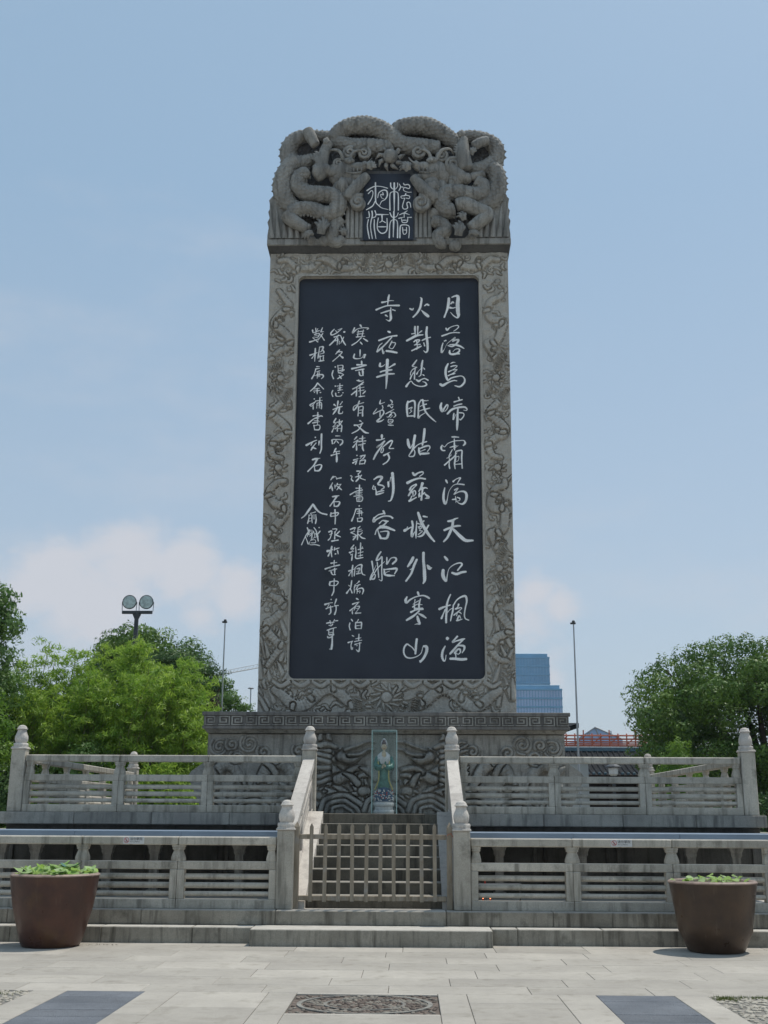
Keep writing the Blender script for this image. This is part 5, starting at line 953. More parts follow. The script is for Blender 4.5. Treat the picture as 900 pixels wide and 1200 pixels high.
def crown():
    S('crown_base', MB().box((-2.83, 24.16, 14.44), (2.835, 25.85, 14.60), .015), M['crown'])
    S('crown_cornice', MB().add([(-2.80, 24.40, 14.36), (2.80, 24.40, 14.36), (2.82, 24.20, 14.438), (-2.82, 24.20, 14.438), (-2.80, 25.8, 14.36), (2.80, 25.8, 14.36), (2.82, 25.82, 14.438), (-2.82, 25.82, 14.438)],
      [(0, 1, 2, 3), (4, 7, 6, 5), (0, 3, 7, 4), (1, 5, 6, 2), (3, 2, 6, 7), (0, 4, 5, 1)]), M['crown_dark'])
    # rough backing rock
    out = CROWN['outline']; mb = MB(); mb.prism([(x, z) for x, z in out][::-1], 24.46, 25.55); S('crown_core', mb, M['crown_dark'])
    # surface detail on the core front: swirling clouds
    D = relief(-2.45, 2.45, 14.6, 17.3, .02, 0.)
    rg = random.Random(21)
    for i in range(120): spiral(D, rg.uniform(-2.3, 2.3), rg.uniform(14.7, 17.2), rg.uniform(.08, .16), 1.5, .032, .08, rg.choice((-1, 1)), rg.random()*6)
    D['H'] += fbm(D, 3, .08, 40, True)
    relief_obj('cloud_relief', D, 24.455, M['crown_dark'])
    for P, sp, yo, sc in CROWN['tubes']: body_tube(P, spikes=sp, yo=yo, scl=sc)
    for P, yo in CROWN['limbs']: body_tube(P, 'dragon_limb', .02, 0, 18, yo)
    for x, z, r, yo in CROWN['balls']:
        mb = MB(); mb.ball((x, 24.3+yo, z), (r, r*.8, r), 24, 16, lambda q: 1+.05*math.sin(q[0]*9+q[2]*7)); S('rock_boss', mb, M['crown'], 60)
    for x, z, r, sgn, yo in CROWN['scrolls']:
        mb = MB(); t = np.linspace(0, 1, 40); a = sgn*t*2*PI*1.6+1; P = [(x+r*(1-.8*q)*math.cos(b), 24.3+yo-.05*q, z+r*(1-.8*q)*math.sin(b)) for q, b in zip(t, a)]
        mb.tube(P, [r*.30*(1-.45*q) for q in t], 12); mb.ball((x, 24.3+yo+.1, z), (r*.95, r*.7, r*.95), 16, 10); S('cloud_scroll', mb, M['crown'], 60)
    # manes, whiskers, claws: bundles of tapering locks
    for name, x, z, ang, n, L, w, spread, yo in CROWN['fans']:
        mb = MB()
        for k in range(n):
            s = (k/(n-1)-.5) if n > 1 else 0; a = ang+s*spread; l = L*(1-.25*abs(s)*2)
            P = [(x+s*w*2*math.sin(-ang), 24.3+yo, z+s*w*2*math.cos(ang)), (x+math.cos(a)*l*.35, 24.3+yo-.06, z+math.sin(a)*l*.35), (x+math.cos(a)*l*.72, 24.3+yo-.04, z+math.sin(a)*l*.72), (x+math.cos(a+.15)*l, 24.3+yo+.02, z+math.sin(a+.15)*l)]
            mb.tube([tuple(p) for p in catmull(np.array(P), .05)], list(np.interp(np.linspace(0, 1, len(catmull(np.array(P), .05))), [0, .3, .8, 1], [w*.8, w, w*.7, w*.18])), 9)
        S(name, mb, M['crown'], 60)
    # fluted drapery either side of the plaque
    for sx in (-1, 1):
        for k in range(4):
            x = sx*(.64+k*.105); mb = MB(); P = [(x, 24.17, 14.6), (x, 24.17, 15.1), (x, 24.19, 15.45+.04*k), (x+sx*.01, 24.24, 15.62)]
            mb.tube(P, [.05, .05, .05, .03], 12); S('drapery_fold', mb, M['crown'], 60)
    # flame-shaped rock wings at both corners
    for sx in (-1, 1):
        pts = [(1.75, 14.6), (2.83, 14.6), (2.83, 14.72), (2.80, 14.95), (2.84, 15.05), (2.78, 15.18), (2.83, 15.32), (2.76, 15.45), (2.82, 15.62), (2.70, 15.78), (2.55, 15.55), (2.3, 15.2), (2.0, 14.85)]
        pts = [(sx*x, z) for x, z in pts]; mb = MB(); mb.prism(pts if sx < 0 else pts[::-1], 24.20, 25.4); w = S('rock_wing', mb, M['crown'])
        for k in range(6):
            m2 = MB(); x = 2.72-.15*k; P = [(sx*x, 24.2, 14.62), (sx*(x+.02), 24.16, 14.9), (sx*(x+.06+.0*k), 24.2, 15.55-.13*k)]
            m2.tube([tuple(p) for p in catmull(np.array(P), .08)], list(np.linspace(.075, .02, len(catmull(np.array(P), .08)))), 9); S('rock_rib', m2, M['crown'], 60)
    # flaming pearl
    mb = MB(); mb.ball((.04, 24.02, 16.66), (.175, .15, .175), 28, 18); S('pearl', mb, M['crown'], 60)
    for k in range(9):
        a = 2*PI*k/9; mb = MB(); mb.tube([(.04+.2*math.cos(a), 24.1, 16.66+.2*math.sin(a)), (.04+.27*math.cos(a+.1), 24.06, 16.66+.27*math.sin(a+.1)), (.04+.36*math.cos(a+.35), 24.14, 16.66+.33*math.sin(a+.35))], [.055, .05, .012], 8)
        S('pearl_flame', mb, M['crown'], 60)
    # dragon heads facing the pearl
    for sx in (-1, 1):
        hx = sx*.98+.04; parts = MB()
        def e(dx, z, rx, rz, yo, ry=.16): parts.ball((hx+sx*dx, 24.05+yo, z), (rx, ry, rz), 20, 12, lambda q: 1+.04*math.sin(q[0]*8+q[2]*9))
        e(.10, 16.30, .30, .27, .05); e(-.22, 16.38, .22, .12, 0, .13); e(-.38, 16.42, .10, .10, -.03, .1); e(-.20, 16.12, .22, .09, .02, .12); e(0, 16.52, .14, .08, -.05, .1); e(.28, 16.2, .2, .22, .1)
        e(-.02, 15.98, .20, .16, .05, .14); e(.22, 15.9, .16, .2, .1, .14)
        S('dragon_head', parts, M['crown'], 60)
        eye = MB(); eye.ball((hx-sx*.02, 23.90, 16.45), (.05, .05, .05), 14, 9); S('dragon_eye', eye, M['crown'], 60)
        for P, r0 in (([(hx+sx*.12, 24.0, 16.55), (hx+sx*.22, 23.95, 16.75), (hx+sx*.42, 24.0, 16.82), (hx+sx*.52, 24.1, 16.72)], .05),
                      ([(hx-sx*.02, 23.98, 16.55), (hx-sx*.10, 23.95, 16.72), (hx-sx*.28, 23.95, 16.78), (hx-sx*.34, 24.0, 16.70)], .045),
                      ([(hx-sx*.35, 23.95, 16.38), (hx-sx*.48, 23.92, 16.46), (hx-sx*.55, 23.96, 16.58)], .03),
                      ([(hx-sx*.30, 23.96, 16.20), (hx-sx*.10, 23.92, 16.16), (hx+sx*.12, 23.95, 16.22)], .03)):
            m3 = MB(); Q = catmull(np.array(P), .04); m3.tube([tuple(p) for p in Q], list(np.linspace(r0, r0*.35, len(Q))), 9); S('horn', m3, M['crown'], 60)
        for k in range(5):
            m3 = MB(); m3.add([(0, 0, 0)], []) ; m3 = MB(); x = hx-sx*(.30-.09*k); m3.tube([(x, 23.96, 16.30), (x, 23.94, 16.25), (x+.005, 23.95, 16.2)], [.022, .018, .004], 7); S('tooth', m3, M['crown'], 60)
    # title plaque
    pl = MB().prism([(-.585, 14.525), (.575, 14.525), (.575, 16.08), (.50, 16.24), (-.50, 16.24), (-.585, 16.08)][::1], 24.10, 24.40)
    plaque = S('title_plaque', pl, M['panel'])
    fr = MB(); fr.prism([(-.66, 14.53), (-.59, 14.53), (-.59, 16.09), (-.51, 16.245), (.50, 16.245), (.58, 16.09), (.58, 14.53), (.65, 14.53), (.65, 16.14), (.54, 16.33), (-.55, 16.33), (-.66, 16.14)][::-1], 24.13, 24.42)
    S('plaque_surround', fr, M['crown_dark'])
    for strokes, ox, oz in SEAL:
        part('seal_character', glyph_mesh(strokes, 24.098-SY, ox, oz), M['white_paint'], plaque, (ox, 0, oz-SZ))
crown()

# --- pedestal
def pedestal():
    cap = S('pedestal_cap', MB().box((-3.67, 23.40, 3.30), (3.675, 26.9, 3.645), .02), M['pedestal_cap'])
    for z0, z1, o in ((3.565, 3.645, .03), (3.30, 3.365, .02)):
        pr = MB(); pr.box((-3.67-o, 23.40-o, z0), (3.675+o, 23.398, z1), .012); S('cap_moulding', pr, M['pedestal_cap'], 0, cap)
    S('neck_moulding', MB().add([(-3.66, 23.43, 3.298), (3.66, 23.43, 3.298), (3.60, 23.53, 3.23), (-3.60, 23.53, 3.23), (-3.66, 26.85, 3.298), (3.66, 26.85, 3.298), (3.60, 26.8, 3.23), (-3.60, 26.8, 3.23)],
       [(0, 1, 2, 3), (4, 7, 6, 5), (0, 3, 7, 4), (1, 5, 6, 2), (3, 2, 6, 7), (0, 4, 5, 1)]), M['pedestal'])
    def prof(z): # side flare
        t = np.clip((2.75-z)/.35, 0, 1); return 3.62+.36*t*t*(3-2*t)-.28*np.clip((2.35-z)/.6, 0, 1)
    poly = [(prof(z), z) for z in np.linspace(3.235, 1.657, 24)]; V = []; 
    poly2 = [(-x, z) for x, z in poly][::-1]; full = poly+poly2
    S('pedestal_body', MB().prism(full[::-1], 23.73, 26.75), M['pedestal'])
    D = relief(-3.60, 3.60, 1.66, 3.228, .0125, .12, .06); D['mod'] = np.clip((fbm(D, 2.4, 1., 78)-.42)*2.6, .05, .8)*np.clip((3.0-D['z'])/.5, .12, 1)[:, None]; D['H'] += (fbm(D, 2.6, .09, 51, True)-.055)*(np.clip((2.8-D['z'])/.3, 0.15, 1)[:, None])
    for P, hh, sc in CROWN['ped']:
        for sx in (-1, 1): 
            Q = [(sx*x, z, r) for x, z, r in P]; stamp(D, Q, hh*1.35, moat=.035)
            if sc: scaleize(D, Q, .2, .02)
    rg = random.Random(31)
    for sx in (-1, 1):
        for x, z, r in ((3.35, 2.95, .2), (3.1, 3.0, .14), (2.75, 3.02, .2), (2.45, 2.85, .16), (3.0, 2.75, .15), (1.55, 2.98, .13), (1.75, 2.88, .15), (1.4, 2.85, .1), (2.2, 2.7, .1)):
            stamp(D, [(sx*x-.02, z, r*.95), (sx*x+.02, z, r*.95)], .05, moat=.012); spiral(D, sx*x, z, r, 1.7, .03, .085, sx, .5)
        claw(D, sx*.42, 2.10, PI/2-sx*1.2, .2, .1); claw(D, sx*.30, 1.95, -PI/2, .16, .09); claw(D, sx*1.35, 2.0, PI/2+sx*.6, .17, .09); claw(D, sx*2.45, 2.15, PI/2, .17, .09)
        for k in range(6): # mane
            z = 2.88-.11*k; stamp(D, [(sx*1.12, z, .05), (sx*(1.4), z+.08*math.sin(k), .045), (sx*1.66, z+.14, .018)], .11, moat=.02)
        for x, z in ((.2, 2.35), (.75, 2.0), (1.9, 2.05), (2.9, 2.1), (3.4, 2.4), (.55, 2.25), (2.2, 2.45)):
            a = rg.random()*2; stamp(D, [(sx*x, z, .07), (sx*(x+.12*math.cos(a)), z+.12, .06), (sx*(x+.3*math.cos(a)), z+.2, .02)], .1, moat=.02)
    for k in range(9): # waves
        x = -3.5+k*.875
        for j in range(3):
            r = .42-.11*j; a = np.linspace(.08*PI, .92*PI, 11); stamp(D, np.c_[x+r*1.1*np.cos(a)+.03*np.sin(a*5), 1.62+r*np.sin(a)*.95, np.full(11, .05-.008*j)], .10, moat=.02)
    D['H'] += fbm(D, 9, .02, 52)-.01
    relief_obj('dragon_and_wave_relief', D, 23.60, M['pedestal'])
    # key-fret motifs on the cap
    z0, z1 = 3.375, 3.555; w = (z1-z0); b = .019
    def key(flip):
        mb = MB(); U = w/9
        cells = [(0, 0, 9, 1), (0, 1, 1, 9), (1, 8, 8, 9), (7, 2.4, 8, 8), (2.3, 2.4, 7, 3.4), (2.3, 3.4, 3.3, 6.6), (3.3, 5.6, 5.8, 6.6)]
        for a, c, d, e in cells:
            xa, xb = a*U*1.35, d*U*1.35
            if flip: xa, xb = 10.6*U*1.35/1.178-xb, 10.6*U*1.35/1.178-xa
            mb.box((xa, -.03, c*U), (xb, .004, e*U), .003)
        return mb.mesh('key_fret')
    K = [key(0), key(1)]; pitch = 7.34/27
    for i in range(27): link('key_fret', K[i % 2], M['pedestal'], cap, (-3.655+i*pitch+.01, 23.40-SY, z0-SZ))
pedestal()

# ------------------------------------------------------------------ glass case and robed figurine
case = thing('glass_case', (0, 22.75, 1.662), 'tall glass case with pale edges standing before the pedestal, holding a robed figurine', 'glass case')
for lo, hi in (((-.235, -.2, 0), (.235, -.195, 1.55)), ((-.235, .195, 0), (.235, .2, 1.55)), ((-.235, -.194, 0), (-.23, .194, 1.55)), ((.23, -.194, 0), (.235, .194, 1.55)), ((-.235, -.2, 1.551), (.235, .2, 1.556))):
    part('glass_pane', MB().box(lo, hi), M['glass'], case)
for x in (-.238, .238):
    for y in (-.203, .203): part('edge_strip', bx((x-.006, y-.006, 0), (x+.006, y+.006, 1.565), .001), M['glassedge'], case)
for y in (-.203, .203): part('edge_strip', bx((-.231, y-.006, 1.558), (.231, y+.006, 1.57), .001), M['glassedge'], case)
def figurine():
    t = thing('robed_figurine', (-.01, 22.75, 1.665), 'green robed porcelain figurine on a flowered lotus base inside the glass case', 'figurine')
    pf = MB()
    for z0, z1, r in ((0, .07, .2), (.07, .09, .185), (.09, .12, .18), (.12, .14, .185), (.14, .2, .2), (.2, .22, .19)):
        pf.lathe([(r*.96, z0), (r, z0+.01), (r, z1-.01), (r*.96, z1)], 32, sy=.9)
    part('pedestal_drum', pf, M['porcelain_white'], t, smooth=40)
    fb = MB(); fb.lathe([(.17, .22), (.185, .26), (.175, .33), (.16, .38), (.13, .44), (.09, .50)], 28, fn=lambda a, z, i: 1+.06*math.sin(a*9+i*2), sy=.85); part('flower_base', fb, M['porcelain_blue'], t, smooth=50)
    rg = random.Random(2); mb1, mb2 = MB(), MB()
    for i in range(95):
        a = rg.uniform(PI, 2*PI); z = rg.uniform(.24, .44); r = .185-.2*max(0, z-.33)
        (mb2 if rg.random() < .2 else mb1).ball((r*math.cos(a), r*.85*math.sin(a), z), (.014, .008, .012), 6, 4)
    part('white_flowers', mb1, M['porcelain_white'], t, smooth=60); part('red_flowers', mb2, M['porcelain_red'], t, smooth=60)
    def fold(a, z, i): return 1+.05*math.sin(a*7+z*5)+.03*math.sin(a*13)
    body = MB(); body.lathe([(.10, .44), (.115, .5), (.105, .62), (.098, .75), (.10, .86), (.125, .95), (.135, 1.02), (.12, 1.08), (.07, 1.13), (.035, 1.16), (.03, 1.19)], 36, fn=fold, sy=.72)
    part('robe', body, M['porcelain_green'], t, smooth=60)
    sh = MB(); sh.lathe([(.11, .93), (.132, .99), (.135, 1.04), (.115, 1.10), (.065, 1.15), (.034, 1.17)], 30, fn=lambda a, z, i: 1.04+.03*math.sin(a*6), sy=.76); part('shoulder_shawl', sh, M['porcelain_white'], t, smooth=60)
    hd = MB(); hd.ball((0, -.005, 1.255), (.05, .052, .066), 20, 14); hd.lathe([(.03, 0), (.026, .05)], 14, (0, 0, 1.16)); hd.ball((0, -.058, 1.25), (.008, .010, .012), 8, 6)
    for s in (-1, 1): hd.ball((s*.05, 0, 1.25), (.008, .012, .02), 8, 6)
    part('head', hd, M['porcelain_skin'], t, smooth=60)
    fc = MB()
    for s in (-1, 1): fc.ball((s*.018, -.051, 1.262), (.009, .004, .003), 8, 5)
    part('eyes', fc, M['hairdark'], t); lp = MB(); lp.ball((0, -.051, 1.226), (.011, .004, .004), 8, 5); part('mouth', lp, M['porcelain_red'], t)
    hr = MB(); hr.ball((0, .018, 1.275), (.057, .055, .066), 18, 12); hr.ball((0, .01, 1.36), (.034, .034, .048), 14, 10); hr.lathe([(.046, 0), (.05, .02), (.036, .05)], 16, (0, .0, 1.305)); part('hair', hr, M['hairdark'], t, smooth=60)
    vl = MB(); vl.ball((0, .03, 1.30), (.066, .05, .11), 18, 12); vl.ball((0, .0, 1.40), (.03, .03, .022), 12, 8); part('veil', vl, M['porcelain_white'], t, smooth=60)
    bib = MB(); bib.ball((0, -.085, 1.10), (.045, .02, .09), 14, 10); part('collar', bib, M['porcelain_skin'], t, smooth=60)
    for s in (-1, 1):
        sl = MB(); P = catmull(np.array([(s*.12, .0, 1.06), (s*.155, -.03, .93), (s*.12, -.09, .86), (s*.04, -.12, .87)]), .02)
        sl.tube([tuple(p) for p in P], list(np.interp(np.linspace(0, 1, len(P)), [0, .5, .85, 1], [.045, .06, .055, .035])), 14); part('sleeve', sl, M['porcelain_green'], t, smooth=60)
        hn = MB(); hn.ball((s*.025, -.138, .875+.01*s), (.02, .012, .022), 10, 7)
        for k in range(4): hn.tube([(s*.02-.004*k*s, -.142, .88+.006*k), (s*.002-.004*k*s, -.148, .895+.008*k), (-s*.008, -.146, .905+.008*k)], [.0055, .005, .0035], 6)
        hn.tube([(s*.03, -.146, .89), (s*.024, -.152, .908), (s*.014, -.15, .918)], [.006, .005, .004], 6)
        part('hand', hn, M['porcelain_skin'], t, smooth=60)
        rb = MB(); P = catmull(np.array([(s*.11, -.06, .98), (s*.095, -.09, .8), (s*.10, -.09, .62), (s*.15, -.06, .50), (s*.17, -.04, .45)]), .03)
        rb.tube([tuple(p) for p in P], .013, 8); part('sash', rb, M['porcelain_yellow'], t, smooth=60)
figurine()

# ------------------------------------------------------------------ glazed pots and lotus
def pot(x, y, h, prof, label, glab, rng, nleaf, mess):
    t = thing('glazed_pot', (x, y, .0), label, 'pot')
    mb = MB(); mb.lathe(prof, 64, fn=lambda a, z, i: 1+.006*math.sin(3*a+z*4)); part('pot_body', mb, M['glaze' if mess else 'glaze_dark'], t, smooth=40)
    R0 = prof[-1][0]
    rim = MB(); V = []; F = []; n = 64; sec = [(R0-.075, -.10), (R0-.07, -.01), (R0-.05, .012), (R0-.01, .012), (R0+.010, -.006), (R0+.004, -.02)]
    for k in range(n):
        a = 2*PI*k/n
        for r, z in sec: V.append((r*math.cos(a), r*math.sin(a), h+z))
    m = len(sec); F = [(k*m+j, ((k+1) % n)*m+j, ((k+1) % n)*m+j+1, k*m+j+1) for k in range(n) for j in range(m-1)]
    part('rim', MB().add(V, F), M['rim'], t, smooth=50)
    w = MB(); w.lathe([(R0-.07, 0), (R0-.058, .004)], 48, (0, 0, h-(.045 if mess else .006))); part('water', w, M['water' if mess else 'scum'], t)
    l = thing('lotus_plant', (x, y, h-(.04 if mess else .0)), glab, 'water plant')
    for i in range(nleaf):
        a = rng.random()*2*PI; r = math.sqrt(rng.random())*(R0-.07); s = rng.uniform(.035, .075)*(1 if mess else .8); zz = rng.uniform(.03, .175)*(1-.55*(r/R0)**2) if mess else rng.uniform(.005, .06)
        lx, ly = r*math.cos(a), r*math.sin(a); tx, ty = rng.uniform(-.5, .5), rng.uniform(-.5, .5); V = [(lx, ly, zz-.012)]; k = 12
        for q in range(k):
            b = 2*PI*q/k; rr = s*(1+.12*math.sin(3*b+i)); dx, dy = rr*math.cos(b), rr*math.sin(b); V.append((lx+dx, ly+dy, zz+dx*tx+dy*ty+.01*math.sin(2*b)))
        me = npmesh('leaf', V, [(0, 1+q, 1+(q+1) % k) for q in range(k)], [rng.random()*.8]*k); me.shade_smooth()
        lf = link('leaf', me, M['lotus'], l)
        if mess and i % 3 == 0 or not mess: part('stem', MB().tube([(lx, ly, -.01), (lx+.01, ly, zz-.012)], .004, 5), M['lotus'], lf)
    return t, l
rl = random.Random(4)
profL = [(.345, 0), (.36, .01), (.385, .06), (.44, .25), (.50, .48), (.535, .68), (.55, .80), (.558, .86), (.555, .872)]
pot(-4.07, 15.42, .872, [(r*1.0, z) for r, z in profL], 'large reddish brown glazed pot brimming with green leaves, left of the steps', 'leafy green water plants crowding the left brown pot', rl, 135, True)
profR = [(.315, 0), (.345, .01), (.36, .04), (.40, .13), (.455, .25), (.475, .40), (.50, .56), (.525, .72), (.54, .81), (.545, .838)]
_, lot = pot(4.33, 15.38, .838, profR, 'large dark brown glazed pot with tapering foot and few leaves, right of the steps', 'sparse floating leaves in the water of the right brown pot', rl, 30, False)
old = MB(); V = [(.22, -.12, .13)]
for q in range(14):
    b = 2*PI*q/14; V.append((.22+.13*math.cos(b), -.12+.10*math.sin(b), .16+.03*math.cos(2*b)))
dk = thing('large_lotus_leaf', (-4.07, 15.42, .83), 'single large blue green lotus leaf rising at the right of the left pot', 'leaf')
part('leaf_blade', MB().add(V, [(0, 1+q, 1+(q+1) % 14) for q in range(14)]), M['lotus_dark'], dk, smooth=60); part('leaf_stalk', MB().tube([(.2, -.1, -.01), (.22, -.12, .13)], .006, 6), M['lotus_dark'], dk)
# fallen leaves and grit near the left pot
lt = MB()
for i in range(60):
    x, y = random.gauss(-3.45, .12), random.gauss(15.55, .05); a = random.random()*PI; s = random.uniform(.006, .018)
    lt.add([(x-s*math.cos(a), y-s*math.sin(a), .003), (x+.3*s, y-.3*s, .008), (x+s*math.cos(a), y+s*math.sin(a), .004), (x-.3*s, y+.3*s, .007)], [(0, 1, 2, 3)])
tag(part('leaf_litter', lt, M['pebble_dark']), 'scatter of dry leaf litter on the paving beside the left pot', 'litter', kind='stuff')

# ------------------------------------------------------------------ poles, lamps, crane
def pole(x, y, h, label, r=.05, mat='greymetal'):
    t = thing('flagpole', (x, y, 0), label, 'flagpole')
    part('mast', MB().tube([(0, 0, 0), (0, 0, h*.5), (0, 0, h)], [r, r*.8, r*.5], 12), M[mat], t, smooth=60)
    tr = MB(); tr.box((-.09, -.04, h), (.06, .04, h+.05), .01); tr.ball((0, 0, h+.07), .045, 10, 7); part('truck', tr, M['darkmetal'], t)
    part('base_plate', bx((-.2, -.2, 0), (.2, .2, .06), .01), M['slab'], t)
pole(-5.046, 34, 7.2, 'slender grey flagpole left of the stele, in front of the small round tree', .036)
pole(5.065, 32, 6.85, 'slender grey flagpole right of the stele, in front of the temple roof', .036)
fl = thing('floodlight_mast', (-8.69, 38, 0), 'dark steel mast with two round floodlights above the bamboo', 'floodlight')
part('mast', MB().tube([(0, 0, 0), (0, 0, 8.2)], [.11, .07], 14), M['darkmetal'], fl, smooth=60)
part('cross_arm', bx((-.5, -.05, 8.16), (.52, .05, 8.26), .01), M['darkmetal'], fl)
part('arm_bracket', MB().add([(-.14, -.04, 8.15), (.14, -.04, 8.15), (.05, -.04, 7.95), (-.05, -.04, 7.95), (-.14, .04, 8.15), (.14, .04, 8.15), (.05, .04, 7.95), (-.05, .04, 7.95)], [(0, 3, 2, 1), (4, 5, 6, 7), (0, 1, 5, 4), (3, 7, 6, 2), (0, 4, 7, 3), (1, 2, 6, 5)]), M['darkmetal'], fl)
for x in (-.27, .30):
    hd = MB(); n = 28
    prof = [(.10, .16), (.19, .12), (.235, .04), (.24, -.02), (.225, -.03)]; V = []
    for r, y in prof:
        for k in range(n): a = 2*PI*k/n; V.append((x+r*math.cos(a), y, 8.56+r*math.sin(a)))
    F = [(i*n+k, i*n+(k+1) % n, (i+1)*n+(k+1) % n, (i+1)*n+k) for i in range(len(prof)-1) for k in range(n)]+[tuple(range(n))]
    hd.add(V, F); h = part('lamp_head', hd, M['darkmetal'], fl, smooth=50)
    ln = MB(); V = [(x, -.035, 8.56)]+[(x+.215*math.cos(2*PI*k/n), -.022, 8.56+.215*math.sin(2*PI*k/n)) for k in range(n)]; ln.add(V, [(0, 1+k, 1+(k+1) % n) for k in range(n)]); part('lens', ln, M['lampglass'], h, smooth=60)
    part('yoke', MB().tube([(x-.235, .02, 8.25), (x-.25, .02, 8.56)], .014, 6).tube([(x+.235, .02, 8.25), (x+.25, .02, 8.56)], .014, 6), M['greymetal'], h)
lm = thing('street_lamp', (-7.81, 60, 0), 'distant pale lamp mast seen between the small tree and the stele', 'lamp')
part('mast', MB().tube([(0, 0, 0), (0, 0, 8)], [.04, .03], 8), M['greymetal'], lm); part('lamp_ring', MB().lathe([(.05, 0), (.16, .03), (.16, .06), (.05, .12)], 12, (0, 0, 8)), M['greymetal'], lm, smooth=40)
cr = thing('tower_crane', (-36, 300, 0), 'faint distant tower crane whose jib shows left of the stele', 'crane')
jb = MB(); j0, j1 = (-14, 0, 36.8), (0, 0, 39.6)
for a, b in (((-14, -.4, 37.2), (0, -.4, 39.8)), ((-14, .4, 37.2), (0, .4, 39.8)), ((-14, 0, 38.0), (0, 0, 40.8))): jb.tube([a, b], .09, 5)
for k in range(14):
    x = -14+k; z = 37.2+k*2.6/14; jb.tube([(x, -.4, z), (x+.5, 0, z+.9), (x+1, .4, z+.19)], .05, 4); jb.tube([(x, .4, z), (x+.5, 0, z+.9), (x+1, -.4, z+.19)], .05, 4)
part('jib', jb, M['whitemetal'], cr)
mt = MB()
for dx in (-.8, .8):
    for dy in (-.8, .8): mt.tube([(dx, dy, 0), (dx, dy, 42)], .12, 5)
for k in range(20):
    for s in (-1, 1): mt.tube([(-.8*s, -.8, k*2.1), (.8*s, -.8, k*2.1+2.1)], .07, 4); mt.tube([(-.8, -.8*s, k*2.1), (-.8, .8*s, k*2.1+2.1)], .07, 4)
part('mast', mt, M['whitemetal'], cr)

# ------------------------------------------------------------------ far buildings
def tower(name, x0, x1, y, d, h, floors, cols, glassm, label, rot=0., setback=None):
    cx = (x0+x1)/2; w = (x1-x0)/2; t = thing('office_tower', (cx, y, 0), label, 'skyscraper', rz=rot)
    part('glass_wall', MB().box((-w, 0, 0), (w, d, h)), M[glassm], t)
    fh = h/floors
    band = MB().box((-w-.25, -.3, 0), (w+.25, d+.3, .7)).mesh('floor_band')
    for k in range(floors): link('floor_band', band, M['towerband'], t, (0, 0, (k+1)*fh-.75))
    mu = MB().box((-.12, -.22, 0), (.12, -.001, h-.8)).mesh('mullion')
    for k in range(cols+1): link('mullion', mu, M['towerband'], t, (-w+2*w*k/cols, 0, 0))
    part('parapet', bx((-w*.93, 1, h), (w*.93, d-1, h+1.6), .1), M['towerband'], t)
    return t
tower('a', 46.8, 62.9, 520, 18, 72.0, 19, 12, 'towerglass', 'taller blue glass office tower standing behind the stele right edge')
tower('b', 43.6, 62.9, 480, 20, 53.4, 15, 16, 'towerglass2', 'lower pale blue glass office block in front of the taller tower')
# temple hall with dark tiled roof right of the pedestal
def temple():
    t = thing('temple_hall', (12.5, 50, 0), 'low temple hall with dark tiled roof and white end wall, right of the pedestal', 'temple')
    part('hall_wall', MB().box((-4.8, 1.5, 0), (5.5, 8, 3.3)), M['brownwood'], t)
    part('white_wall', MB().box((-5.85, -1.5, 0), (-4.7, -1.2, 3.86)), M['whitewall'], t)
    part('wall_coping', bx((-5.92, -1.62, 3.86), (-4.63, -1.08, 3.97), .03), M['rooftile'], t)
    for k in range(9): part('column', MB().lathe([(.16, 0), (.15, 3.2)], 14, (-4.6+k*1.2, .6, 0)), M['brownwood'], t, smooth=50)
    # curved roof slope: base sheet plus rows of round cover tiles
    def prof(s): return (-.6+3.6*s, 3.38+1.15*s**1.35)
    V = []; F = []; n = 10
    for i in range(n+1):
        y, z = prof(i/n); V += [(-5.6, y, z), (6.2, y, z)]
    F = [(2*i, 2*i+1, 2*i+3, 2*i+2) for i in range(n)]
    m = len(V); V += [(-5.6, 8, 3.3), (6.2, 8, 3.3)]; F.append((2*n, 2*n+1, m+1, m)); rf = part('roof', MB().add(V, F), M['rooftile'], t)
    tm = MB(); P = [prof(i/8) for i in range(9)]; tm.tube([(0, y, z+.012) for y, z in P], .045, 7); me = tm.mesh('roof_tile_row')
    for k in range(49): link('roof_tile_row', me, M['rooftile'], rf, (-5.55+k*.24, 0, 0))
    part('eave_board', bx((-5.6, -.66, 3.28), (6.2, -.56, 3.37), .01), M['brownwood'], rf)
    el = MB().box((-.05, -.7, 3.37), (.05, -.6, 3.47), .01).mesh('eave_tile')
    for k in range(49): link('eave_tile', el, M['blueroof'], rf, (-5.55+k*.24, 0, 0))
    part('ridge', bx((-5.7, 2.88, 4.5), (6.2, 3.12, 4.72), .03), M['blueroof'], rf)
temple()
g = thing('upturned_eave', (8.6, 56, 0), 'dark upturned eave corner peeping out beside the pedestal cap', 'building')
part('hall_body', MB().box((-5, .5, 0), (-.9, 6, 5.0)), M['brownwood'], g)
V = []; F = []
for i in range(9):
    s = i/8; x = -5+4.9*s; z = 5.25+.42*max(0, s-.45)**2*4; V += [(x, -.4, z), (x, -.4, z+.22), (x*.96-.3, 3, z+1.0-.5*s)]
F = [(3*i, 3*i+3, 3*i+4, 3*i+1) for i in range(8)]+[(3*i+1, 3*i+4, 3*i+5, 3*i+2) for i in range(8)]
part('eave_roof', MB().add(V, F), M['rooftile'], g)
br = thing('blue_roofed_shed', (9.6, 58, 0), 'low blue grey roofed shed just left of the orange barrier', 'shed')
part('shed_wall', MB().box((-1.6, .3, 0), (3.0, 4, 4.2)), M['whitewall'], br)
part('shed_roof', MB().add([(-1.8, 0, 4.55), (3.2, 0, 4.55), (3.0, 2.2, 5.1), (-1.6, 2.2, 5.1), (-1.8, 0, 4.45), (3.2, 0, 4.45)], [(0, 1, 2, 3), (4, 5, 1, 0)]), M['blueroof'], br)
